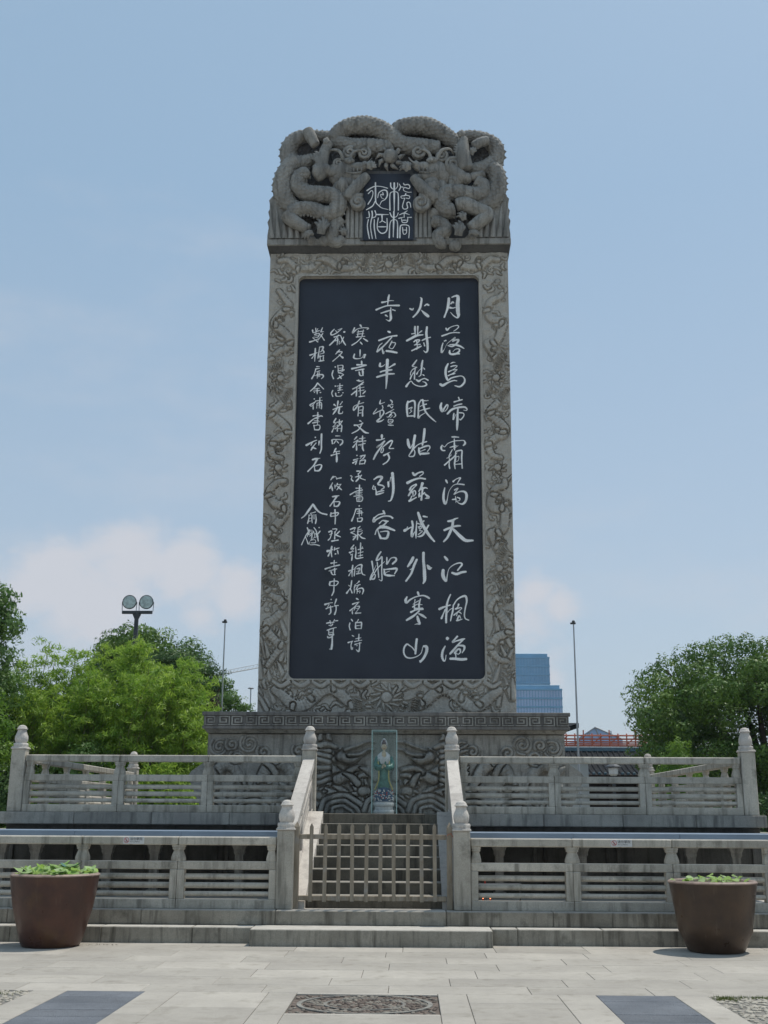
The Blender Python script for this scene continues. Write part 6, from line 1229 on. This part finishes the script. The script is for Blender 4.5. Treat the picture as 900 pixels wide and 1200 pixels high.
sc = thing('orange_scaffold', (13.5, 75, 0), 'orange steel scaffold and barrier beyond the temple roof', 'scaffold')
for k in range(14):
    x = -3.6+k*.55; part('standard', MB().tube([(x, 0, 0), (x, 0, 6.85+(.22 if k % 3 == 0 else 0))], .045, 6), M['orange'], sc)
for z in (6.2, 6.33, 6.5, 6.72): part('ledger', MB().tube([(-3.7, -.05, z), (4.0, -.05, z)], .055, 6), M['orange'], sc)
for k in range(7): part('brace', MB().tube([(-3.6+k*1.1, -.08, 6.2), (-2.9+k*1.1, -.08, 6.75)], .035, 5), M['orange'], sc)
part('deck', bx((-3.7, 0, 6.08), (4.0, 1.2, 6.14), .01), M['orange'], sc)
gr = thing('glass_gable', (15.2, 92, 0), 'grey glass gable roof behind the orange scaffold', 'building')
gm = MB().prism([(-1.6, 0), (1.9, 0), (1.9, 7.6), (1.2, 8.0), (.5, 8.2), (-.2, 8.5), (-1.0, 8.0), (-1.6, 7.6)], 0, 6); part('gable_wall', gm, M['towerglass2'], gr)
for a, b in (((-1.6, 7.62), (-.2, 8.53)), ((-.2, 8.53), (1.9, 7.63)), ((-.2, 8.5), (.3, 7.2)), ((-.7, 8.2), (-.5, 7.2)), ((1.0, 8.25), (1.1, 7.2))): part('glazing_bar', MB().tube([(a[0], -.05, a[1]), (b[0], -.05, b[1])], .05, 5), M['greymetal'], gr)
for x, z, y, lab in ((6.68, 2.86, 36, 'small white lantern head on a post right of the pedestal'), (-6.35, 2.75, 33, 'small dark capped lantern before the bamboo left of the pedestal')):
    ln = thing('garden_lantern', (x, y, 0), lab, 'lantern')
    part('post', MB().tube([(0, 0, 0), (0, 0, z)], .05, 8), M['darkmetal'], ln)
    part('lantern_head', MB().lathe([(.09, 0), (.14, .05), (.15, .22), (.12, .25)], 8, (0, 0, z)), M['whitemetal'], ln)
    part('cap', MB().lathe([(.26, .25), (.24, .28), (.07, .36), (.02, .41)], 8, (0, 0, z)), M['darkmetal'], ln)

# ------------------------------------------------------------------ trees
def leaves(P, Nrm, size, rng, narrow=1.0, droop=0., nz=.6):
    n = len(P); r = rng.normal(size=(n, 3)); d = Nrm*.9+r*nz; d /= np.linalg.norm(d, axis=1)[:, None]
    a = np.cross(d, rng.normal(size=(n, 3))); a /= np.linalg.norm(a, axis=1)[:, None]
    if droop: a = a*(1-droop)+np.array([0, 0, -1.])*droop; a /= np.linalg.norm(a, axis=1)[:, None]
    b = np.cross(d, a); b /= np.linalg.norm(b, axis=1)[:, None]+1e-9
    s = size*rng.uniform(.6, 1.3, n)[:, None]
    V = np.stack([P-a*s, P+b*s*.42*narrow, P+a*s, P-b*s*.42*narrow], 1).reshape(-1, 3)
    return V, np.arange(4*n).reshape(n, 4)
def tree(name, x, y, lumps, n, size, mat, label, cat='tree', trunk=(.25, 0.), narrow=1., group=None, shell=.32, seed=1, droop=0., twigs=True):
    n = int(n*1.35); size = size*.9
    rng = np.random.default_rng(seed); t = thing(name, (x, y, 0), label, cat, group)
    L = np.array(lumps, float); wgt = L[:, 3]*L[:, 4]*1.0+L[:, 3]*L[:, 5]; wgt /= wgt.sum(); idx = rng.choice(len(L), n, p=wgt)
    q = rng.normal(size=(n, 3)); q /= np.linalg.norm(q, axis=1)[:, None]; rad = 1-shell*rng.random(n)**1.6
    bump = 1+.16*np.sin(q[:, 0]*7+idx)+.16*np.sin(q[:, 2]*8+idx*2.)+.12*np.sin(q[:, 1]*9+idx*3)
    P = L[idx, :3]+q*L[idx, 3:6]*(rad*bump)[:, None]
    keep = P[:, 2] > .1; P = P[keep]; q = q[keep]; idx = idx[keep]
    V, F = leaves(P, q, size, rng, narrow, droop, .34); tn = (rng.random(len(L))[idx]*.55+rng.random(len(idx))*.45)**1.5
    link('crown', npmesh('crown', V, F, tn), M[mat], t)
    rg = random.Random(seed); mb = MB(); r0 = trunk[0]; top = L[:, 2].mean(); cx, cy = L[:, 0].mean()*.6, L[:, 1].mean()*.6
    mb.tube([(0, 0, 0), (cx*.2+rg.uniform(-.1, .1), cy*.2, top*.35), (cx*.7, cy*.7, top*.8)], [r0*1.2, r0*.9, r0*.45], 10); part('trunk', mb, M['bark'], t, smooth=60)
    if twigs:
        for i in rg.sample(range(len(L)), min(len(L), 12)):
            m2 = MB(); s = rg.uniform(.3, .7); m2.tube([(cx*s*.6, cy*s*.6, top*.35+s*top*.3), ((cx*.4+L[i, 0])*.5, (cy*.4+L[i, 1])*.5, (top*.6+L[i, 2])*.5), tuple(L[i, :3])], [r0*.45, r0*.25, r0*.06], 6); part('limb', m2, M['bark'], t, smooth=60)
    return t
def dome(n, rx, ry, rz, zc, rmin, rmax, seed, zmin=-.4):
    rg = random.Random(seed); out = []
    while len(out) < n:
        a = rg.random()*2*PI; u = rg.uniform(zmin, 1); c = math.sqrt(max(0, 1-u*u)); k = rg.uniform(.62, .92); r = rg.uniform(rmin, rmax)
        out.append((rx*k*c*math.cos(a), ry*k*c*math.sin(a), zc+rz*k*u, r, r, r*rg.uniform(.6, .9)))
    out.append((0, 0, zc, rx*.6, ry*.6, rz*.6)); return out
tree('camphor_tree', 13.6, 43, [(-4.56,0.19,5.3,0.63,0.6,0.52),(-4.81,-0.68,5.93,0.56,0.54,0.46),(-4.13,0.25,6.6,0.63,0.6,0.52),(-3.96,-1.54,6.76,0.6,0.57,0.49),(-3.03,-0.49,7.17,0.63,0.6,0.52),(-2.47,-0.95,7.36,0.67,0.64,0.55),(-1.46,-0.1,7.64,0.7,0.67,0.58),(-1.06,-1.35,7.5,0.67,0.64,0.55),(0.09,0.04,7.63,0.7,0.67,0.58),(0.78,-0.61,7.42,0.77,0.74,0.64),(1.77,0.1,7.13,0.84,0.81,0.7),(-4.37,-0.75,4.61,0.7,0.67,0.58),(-4.13,-0.84,3.95,0.7,0.67,0.58),(-0.05,-2.15,5.48,0.88,0.8,0.64),(1.13,-1.14,5.85,0.77,0.7,0.56),(0.36,-3.14,3.8,0.68,0.62,0.5),(-1.0,0.33,6.61,0.62,0.56,0.45),(-3.11,-1.01,4.57,0.87,0.79,0.63),(-0.54,0.21,5.96,0.68,0.62,0.49),(-0.83,-2.79,6.29,0.76,0.69,0.56),(0.01,-1.77,5.98,0.63,0.57,0.46),(-3.04,0.34,5.86,0.84,0.77,0.61),(-2.73,-3.52,5.78,0.86,0.78,0.62),(-1.77,-2.54,3.33,0.63,0.57,0.46),(-2.72,-1.9,2.71,0.68,0.62,0.5),(0.94,-2.04,5.29,0.6,0.55,0.44),(0.15,-2.05,6.24,0.84,0.76,0.61),(0.29,-3.37,5.43,0.8,0.73,0.58),(-0.75,-1.58,6.76,0.5,0.46,0.37),(-0.2,-0.74,4.7,0.51,0.47,0.37),(-0.73,-1.6,5.33,0.61,0.56,0.45),(-0.57,-1.11,6.35,0.5,0.46,0.36),(-3.24,-2.09,6.33,0.68,0.61,0.49),(-3.95,-1.65,3.85,0.68,0.62,0.5),(-0.86,-1.23,5.83,0.51,0.47,0.37),(-3.91,-2.35,3.73,0.79,0.72,0.57),(-1.24,-0.59,5.37,0.55,0.5,0.4),(-2.85,-1.96,6.49,0.85,0.77,0.62),(0.26,-1.05,3.36,0.48,0.44,0.35),(-2.46,0.07,4.8,0.63,0.57,0.46),(-1.43,-2.27,5.84,0.79,0.71,0.57),(-0.92,-1.05,4.69,0.68,0.62,0.49),(-3.55,0.37,3.05,0.82,0.75,0.6),(-2.09,-0.46,6.23,0.5,0.46,0.36),(0.8,0.25,6.63,0.58,0.52,0.42),(1.2,-1.45,5.55,0.82,0.75,0.6),(1.78,-0.19,5.67,0.64,0.58,0.46),(0.44,0.21,5.35,0.8,0.72,0.58),(-2.88,-3.42,3.42,0.86,0.78,0.63),(-0.15,-0.98,6.71,0.8,0.73,0.58),(-1.1,-1.96,3.08,0.61,0.55,0.44),(-2.33,-1.69,5.64,0.79,0.72,0.57),(1.06,-0.4,5.98,0.88,0.8,0.64),(-0.38,-1.07,6.66,0.48,0.44,0.35),(-0.77,-1.65,2.62,0.86,0.78,0.63),(-4.71,-2.99,4.7,0.82,0.75,0.6),(-3.16,-3.14,5.01,0.49,0.45,0.36),(-0.73,-3.18,3.59,0.73,0.67,0.53),(-3.35,-3.14,5.48,0.72,0.65,0.52),(0.86,-0.88,4.47,0.81,0.74,0.59),(-0.88,-2.76,3.3,0.85,0.78,0.62),(-1.29,-0.77,5.9,0.78,0.71,0.57),(1.66,-0.04,6.22,0.6,0.54,0.43),(0.3,-1.73,5.77,0.53,0.48,0.39),(0.27,-1.71,6.45,0.81,0.73,0.59),(-2.47,-1.56,3.08,0.87,0.79,0.63),(0.06,-0.71,2.66,0.61,0.55,0.44),(-0.86,0.18,5.96,0.58,0.53,0.42),(-2.86,-1.07,5.74,0.56,0.51,0.4),(0.08,-0.18,5.67,0.58,0.53,0.42),(0.32,-3.55,5.96,0.54,0.49,0.39),(-0.01,-2.65,5.9,0.89,0.81,0.65),(-2.1,-1.41,4.13,0.67,0.61,0.49),(0.69,-2.1,6.58,0.66,0.6,0.48),(-1.25,-3.69,3.66,0.52,0.47,0.38),(-2.84,-0.48,5.42,0.78,0.71,0.57),(0.87,-1.94,6.04,0.53,0.49,0.39),(1.16,0.31,3.07,0.78,0.71,0.57),(1.04,-0.17,4.41,0.61,0.56,0.44),(0.13,-1.1,5.96,0.82,0.75,0.6),(-1.08,-3.48,5.67,0.61,0.56,0.44),(-3.48,-1.46,2.97,0.78,0.71,0.57),(1.45,-0.06,5.69,0.71,0.64,0.52),(-0.35,-1.85,2.79,0.77,0.7,0.56),(0.47,-3.4,5.35,0.68,0.61,0.49),(0.35,-2.83,5.85,0.88,0.8,0.64),(-2.26,-3.39,4.88,0.65,0.59,0.48),(1.57,-0.43,4.83,0.86,0.78,0.63),(-4.82,-3.1,4.95,0.69,0.62,0.5),(0.78,-0.68,5.27,0.59,0.54,0.43),(-1.08,-1.43,3.76,0.61,0.55,0.44),(-0.28,-2.31,6.72,0.8,0.73,0.58),(-1.27,-0.85,6.64,0.86,0.78,0.62),(-4.12,-3.68,2.85,0.87,0.79,0.63),(-1.25,-3.01,6.56,0.66,0.6,0.48),(-2.0,-1.53,4.71,0.51,0.46,0.37),(-2.67,-0.26,6.27,0.54,0.49,0.39),(-0.28,-0.96,7.05,0.66,0.6,0.48),(-1.9,-2.4,3.64,0.76,0.69,0.56),(0.83,-1.18,3.65,0.76,0.69,0.55),(1.53,0.48,6.92,0.67,0.61,0.49),(0.51,-2.51,6.24,0.71,0.64,0.51),(-1.58,-2.37,2.84,0.57,0.52,0.42),(-0.15,0.13,7.09,0.57,0.52,0.42),(-4.81,-2.75,3.76,0.86,0.78,0.62),(-3.85,-1.18,4.51,0.68,0.62,0.5),(-4.47,-3.15,5.5,0.49,0.45,0.36),(0.21,-3.4,5.34,0.48,0.44,0.35),(0.7,-0.57,3.22,0.8,0.73,0.59),(-2.58,-0.61,6.22,0.58,0.53,0.42),(-0.35,-1.51,3.47,0.74,0.68,0.54),(-4.55,-2.35,4.67,0.62,0.57,0.45),(0.28,-3.45,5.17,0.72,0.65,0.52),(-2.97,0.39,4.09,0.53,0.49,0.39),(-2.01,-0.72,5.48,0.81,0.74,0.59),(-4.32,-2.14,5.94,0.87,0.8,0.64),(0.47,0.36,4.28,0.64,0.58,0.47),(-0.11,-2.61,5.61,0.86,0.78,0.62),(-0.13,-3.03,5.83,0.61,0.55,0.44),(0.21,-3.52,4.57,0.57,0.52,0.42),(-1.27,-1.79,3.19,0.58,0.53,0.42),(-0.08,-2.58,6.35,0.72,0.65,0.52),(-1.69,-1.8,3.18,0.74,0.68,0.54),(-1.47,0.08,4.08,0.52,0.47,0.37),(0.54,-2.18,5.39,0.48,0.43,0.35),(-2.25,-2.86,3.92,0.55,0.5,0.4),(-2.43,-1.18,3.04,0.77,0.7,0.56),(-1.08,-1.87,6.12,0.68,0.62,0.5),(-4.34,-2.99,2.57,0.82,0.74,0.59),(-0.88,-1.47,3.68,0.7,0.64,0.51),(-2.26,-1.06,6.94,0.73,0.66,0.53),(-2.28,0.2,2.99,0.63,0.57,0.46),(-1.5,-0.67,6.1,0.56,0.51,0.4),(-3.0,-3.06,5.49,0.85,0.77,0.62),(-0.8,-0.3,6.23,0.72,0.65,0.52),(-0.22,-2.39,5.13,0.52,0.47,0.38),(-3.83,-2.04,5.82,0.5,0.45,0.36),(-3.88,-3.5,4.49,0.48,0.44,0.35),(-1.04,-0.65,2.82,1.1,1.1,0.9),(-2.44,2.77,5.77,1.1,1.1,0.9),(4.37,2.84,3.87,1.1,1.1,0.9),(2.32,3.86,5.27,1.1,1.1,0.9),(-2.98,1.24,2.79,1.1,1.1,0.9),(1.21,-1.0,5.73,1.1,1.1,0.9),(1.96,-0.93,3.27,1.1,1.1,0.9),(4.99,1.32,4.87,1.1,1.1,0.9),(-1.88,3.24,2.81,1.1,1.1,0.9),(-2.93,1.05,2.78,1.1,1.1,0.9),(3.73,3.33,4.78,1.1,1.1,0.9),(0.99,-1.0,4.66,1.1,1.1,0.9),(-2.8,2.28,5.43,1.1,1.1,0.9),(3.5,-0.45,2.63,1.1,1.1,0.9),(0.67,-0.99,5.33,1.1,1.1,0.9),(-2.15,-0.04,4.0,1.1,1.1,0.9),(1.6,-0.97,2.6,1.1,1.1,0.9),(4.26,0.05,4.38,1.1,1.1,0.9),(-2.44,0.23,4.83,1.1,1.1,0.9),(-2.92,2.0,3.54,1.1,1.1,0.9),(1.05,4.0,3.08,1.1,1.1,0.9),(4.98,1.73,5.49,1.1,1.1,0.9),(4.94,1.06,4.91,1.1,1.1,0.9),(-0.35,3.85,3.9,1.1,1.1,0.9),(2.5,-0.82,4.17,1.1,1.1,0.9),(-2.1,3.08,5.23,1.1,1.1,0.9),(0.43,3.97,2.88,1.1,1.1,0.9),(-2.17,3.02,5.59,1.1,1.1,0.9),(5.0,1.42,3.27,1.1,1.1,0.9),(1.75,-0.96,2.87,1.1,1.1,0.9)], 115000, .074, 'leaf_camphor', 'big broad dark green camphor tree right of the stele, beside the corner newel', trunk=(.4, 0), seed=3)
tree('camphor_tree', 19.5, 44, dome(50, 4.8, 4.6, 4.2, 4.2, .8, 1.3, 5, -.8), 34000, .085, 'leaf_camphor', 'dark green camphor tree running out of the frame at the right edge', trunk=(.4, 0), seed=5)
tree('broadleaf_tree', 13.6, 34.5, dome(16, 1.5, 1.4, 1.7, 4.9, .35, .65, 6, -.6), 9000, .085, 'leaf_mid', 'lighter loose branched young tree in front of the camphor at the right edge', trunk=(.1, 0), seed=6, narrow=1.3)
tree('conical_shrub', 8.75, 36.5, [(0, 0, 2.2, .9, .8, .9), (0, 0, 2.9, .6, .6, .7), (.05, 0, 3.5, .35, .35, .6), (-.4, 0, 2.0, .6, .6, .6), (.45, .1, 2.3, .5, .5, .6)], 9000, .055, 'leaf_bright', 'small bright green conical shrub at the foot of the camphor tree', 'shrub', trunk=(.07, 0), seed=8)
tree('low_shrub', 8.75, 24.5, [(0, 0, .9, .5, .6, .5), (.3, .5, 1.2, .4, .5, .5), (.1, -.6, .7, .4, .5, .4)], 5000, .05, 'leaf_mid', 'low leafy shrub outside the terrace at the right edge', 'shrub', trunk=(.05, 0), seed=9)
tree('evergreen_tree', -12.3, 31, [(rx, ry, z, r, r, r*.9) for rx, ry, z, r in [(.9, 0, 6.5, .75), (.2, .2, 6.9, .7), (-.8, 0, 7.1, 1.0), (1.45, 0, 7.35, .5), (1.75, 0, 6.6, .5), (1.2, 0, 6.9, .7), (1.3, 0, 5.7, .8), (.3, -.4, 5.6, 1.0), (1.55, .1, 4.8, .8), (-.6, 0, 5.0, 1.3), (.9, -.3, 4.2, 1.0), (1.4, 0, 3.4, .9), (.2, 0, 3.2, 1.3), (1.0, 0, 2.2, 1.0), (-1.8, 0, 6.2, 1.2), (-2, 0, 4, 1.5)]], 42000, .07, 'leaf_mid', 'tall dark evergreen tree at the left edge beside the bamboo', trunk=(.25, 0), seed=11)
tree('young_tree', -7.75, 22.6, [(.15, 0, 3.25, .38, .4, .32), (.25, 0, 2.75, .36, .4, .26), (-.3, .1, 3.3, .5, .5, .4), (-.2, 0, 2.6, .5, .5, .4), (-.1, 0, 3.7, .4, .4, .3)], 5500, .05, 'leaf_bright', 'bright green young tree whose leaves show beside the left corner newel', trunk=(.05, 0), seed=12, shell=.8)
tree('round_tree', -11.0, 50, dome(48, 3.4, 3.2, 3.5, 6.2, .6, 1.1, 13, -.5), 42000, .09, 'leaf_camphor', 'large round dark tree behind the floodlight mast', trunk=(.3, 0), seed=13)
tree('round_tree', -14.6, 52, dome(30, 2.8, 2.6, 2.6, 5.2, .6, 1.0, 14, -.5), 20000, .09, 'leaf_dark', 'lower dark tree behind the bamboo, left of the large round tree', trunk=(.3, 0), seed=14)
tree('spreading_tree', -8.9, 47, [(dx, 0, z, r, r*.8, r*.38) for dx, z, r in [(-.2, 7.7, 1.2), (.6, 7.3, 1.1), (1.1, 6.7, .9), (.2, 6.7, 1.3), (1.5, 6.1, .75), (.8, 5.7, 1.0), (0, 5.5, 1.4), (1.7, 5.2, .6), (1.0, 4.6, 1.0), (-1.0, 7.6, 1.0)]], 24000, .075, 'leaf_dark', 'blue green layered tree right of the large round tree', trunk=(.2, 0), seed=15, shell=.8)
tree('small_tree', -5.75, 40, [(dx, 0, z, r, r*.8, r*.6) for dx, z, r in [(0, 5.5, .5), (-.3, 5.0, .6), (.4, 5.2, .42), (.6, 4.7, .5), (-.8, 4.7, .5), (0, 4.3, .9), (.9, 4.2, .4), (1.2, 3.9, .5), (1.6, 3.8, .4), (-.6, 3.9, .8), (0, 3.2, 1.0)]], 13000, .06, 'leaf_mid', 'small round tree behind the left flagpole', trunk=(.1, 0), seed=16, shell=.8)
tree('purple_leaved_tree', -5.35, 34.5, [(0, 0, 4.6, .3, .3, .5), (.1, 0, 4.0, .35, .35, .6), (.1, 0, 3.2, .45, .4, .7), (-.1, 0, 2.4, .5, .4, .7)], 7000, .05, 'leaf_red', 'slim dark purple leaved tree between the bamboo and the pedestal', trunk=(.07, 0), seed=17, shell=.9)
tree('understorey_shrub', -8.6, 31.2, [(0, 0, 2.4, .9, .6, .7), (.5, 0, 3.0, .6, .5, .5), (-.5, 0, 1.8, .8, .6, .7), (.8, 0, 1.8, .7, .6, .6)], 9000, .055, 'leaf_mid', 'dense mid green shrub in front of the bamboo stems', 'shrub', trunk=(.06, 0), seed=18)
tree('understorey_shrub', -10.7, 30.5, [(0, 0, 2.6, .8, .6, .8), (-.6, 0, 1.9, .7, .6, .7), (.7, 0, 1.9, .7, .6, .7)], 8000, .055, 'leaf_dark', 'dark leafy shrub between the evergreen and the bamboo', 'shrub', trunk=(.06, 0), seed=19)
def bamboo(x, y, h, seed, lean, label, n=9000):
    rng = np.random.default_rng(seed); rg = random.Random(seed); t = thing('bamboo_clump', (x, y, 0), label, 'bamboo', 'bamboo clumps in the grove')
    PP = []; NN = []; nc = 6
    for c in range(nc):
        bx_, by = rg.uniform(-.35, .35), rg.uniform(-.3, .3); hh = h*rg.uniform(.82, 1.0); lx = lean+rg.uniform(-.5, .5); ly = rg.uniform(-.4, .4)
        pts = [(bx_+lx*s**2.4*1.1, by+ly*s**2.4, hh*(s-.06*max(0, s-.8)*5)) for s in np.linspace(0, 1, 10)]
        mb = MB(); mb.tube(pts, list(np.linspace(.03, .006, 10)), 6); part('culm', mb, M['bamboostem'], t, smooth=60)
        m = n//nc; s = rng.uniform(.18, 1, m); bi = rng.integers(0, 26, m); 
        P = np.stack([np.interp(s, np.linspace(0, 1, 10), [p[k] for p in pts]) for k in range(3)], 1)
        sb = (bi+.5)/26*.82+.18; Pb = np.stack([np.interp(sb, np.linspace(0, 1, 10), [p[k] for p in pts]) for k in range(3)], 1)
        an = bi*2.4+c; ln = (.25+.75*np.sin(np.clip((1-sb)*3.2+.25, 0, PI/1.7)))*.85; w = rng.random(m)**.7
        out = np.c_[np.cos(an), np.sin(an), np.full(m, .45)]; P = Pb+out*(ln*w)[:, None]; P[:, 2] -= .55*(w*ln)**2
        P += rng.normal(scale=.07, size=P.shape)*np.array([1, 1, .8]); PP.append(P); NN.append(np.c_[np.cos(an)*.4, np.sin(an)*.4, np.full(m, .9)])
    P = np.vstack(PP); Nn = np.vstack(NN); V, F = leaves(P, Nn, .088, rng, .42, .35)
    tn = (np.repeat(rng.random(nc), n//nc)*.5+rng.random(len(P))*.5)**1.3
    link('foliage', npmesh('foliage', V, F, tn), M['leaf_bamboo'], t)
bl = 'feathery yellow green bamboo in the grove left of the monument'
spots = [(-11.0, 32.2, 5.9, .2), (-10.3, 33, 6.9, -.1), (-9.9, 31.8, 5.4, .2), (-9.4, 33.5, 6.9, .1), (-9.0, 32.2, 5.6, .5), (-8.5, 33.8, 6.9, .1), (-8.2, 32.0, 6.0, .4), (-7.7, 33.3, 6.9, .3), (-7.3, 31.8, 5.8, .5),
         (-7.0, 33.8, 6.8, .3), (-6.6, 32.4, 6.2, .3), (-6.2, 33.8, 6.5, .2), (-6.0, 32.2, 5.2, .2), (-5.75, 33.0, 5.5, -.1), (-11.6, 33.4, 6.0, -.2), (-6.7, 31.0, 3.2, .2), (-5.9, 31.2, 2.9, .0), (-7.9, 30.9, 2.9, .2), (-9.2, 30.8, 2.6, .0)]
for i, (x, y, h, ln) in enumerate(spots): bamboo(x, y, h, 100+i, ln, bl if h > 4 else 'low bright bamboo spray at the foot of the grove', 9000 if h > 4 else 6000)
# planted bank behind the platform and a dark hedge wall closing the view low down
hg = MB(); 
def hedge(x0, x1, y, z, n, label, seed, mat='leaf_dark'):
    rng = np.random.default_rng(seed); t = thing('hedge', ((x0+x1)/2, y, 0), label, 'hedge'); w = (x1-x0)/2
    P = np.c_[rng.uniform(-w, w, n), rng.uniform(-.5, .5, n), rng.random(n)**.8*z]; P[:, 2] *= 1+.12*np.sin(P[:, 0]*2.3)
    V, F = leaves(P, np.tile([0, -.6, .6], (n, 1)), .07, rng); link('hedge_foliage', npmesh('hedge_foliage', V, F, rng.random(n)*.6), M[mat], t)
    part('hedge_core', MB().box((-w, .1, 0), (w, .5, z*.75)), M['bark'], t)
hedge(-20, -5.3, 35.5, 2.6, 26000, 'long dark hedge behind the bamboo grove', 61)
hedge(9.5, 24, 38, 2.2, 16000, 'dark hedge under the camphor trees', 62)
# ------------------------------------------------------------------ summer haze
def haze():
    m = bpy.data.materials.new('haze_air'); m.use_nodes = True; N = m.node_tree.nodes; L = m.node_tree.links
    N.remove(N['Principled BSDF']); v = N.new('ShaderNodeVolumePrincipled'); v.inputs['Color'].default_value = (.80, .88, 1, 1); v.inputs['Density'].default_value = .00022; v.inputs['Anisotropy'].default_value = .2
    L.new(v.outputs[0], N['Material Output'].inputs['Volume'])
    tag(part('haze', MB().box((-700, -90, -1.1), (700, 900, 78)), m), kind='stuff')
haze()
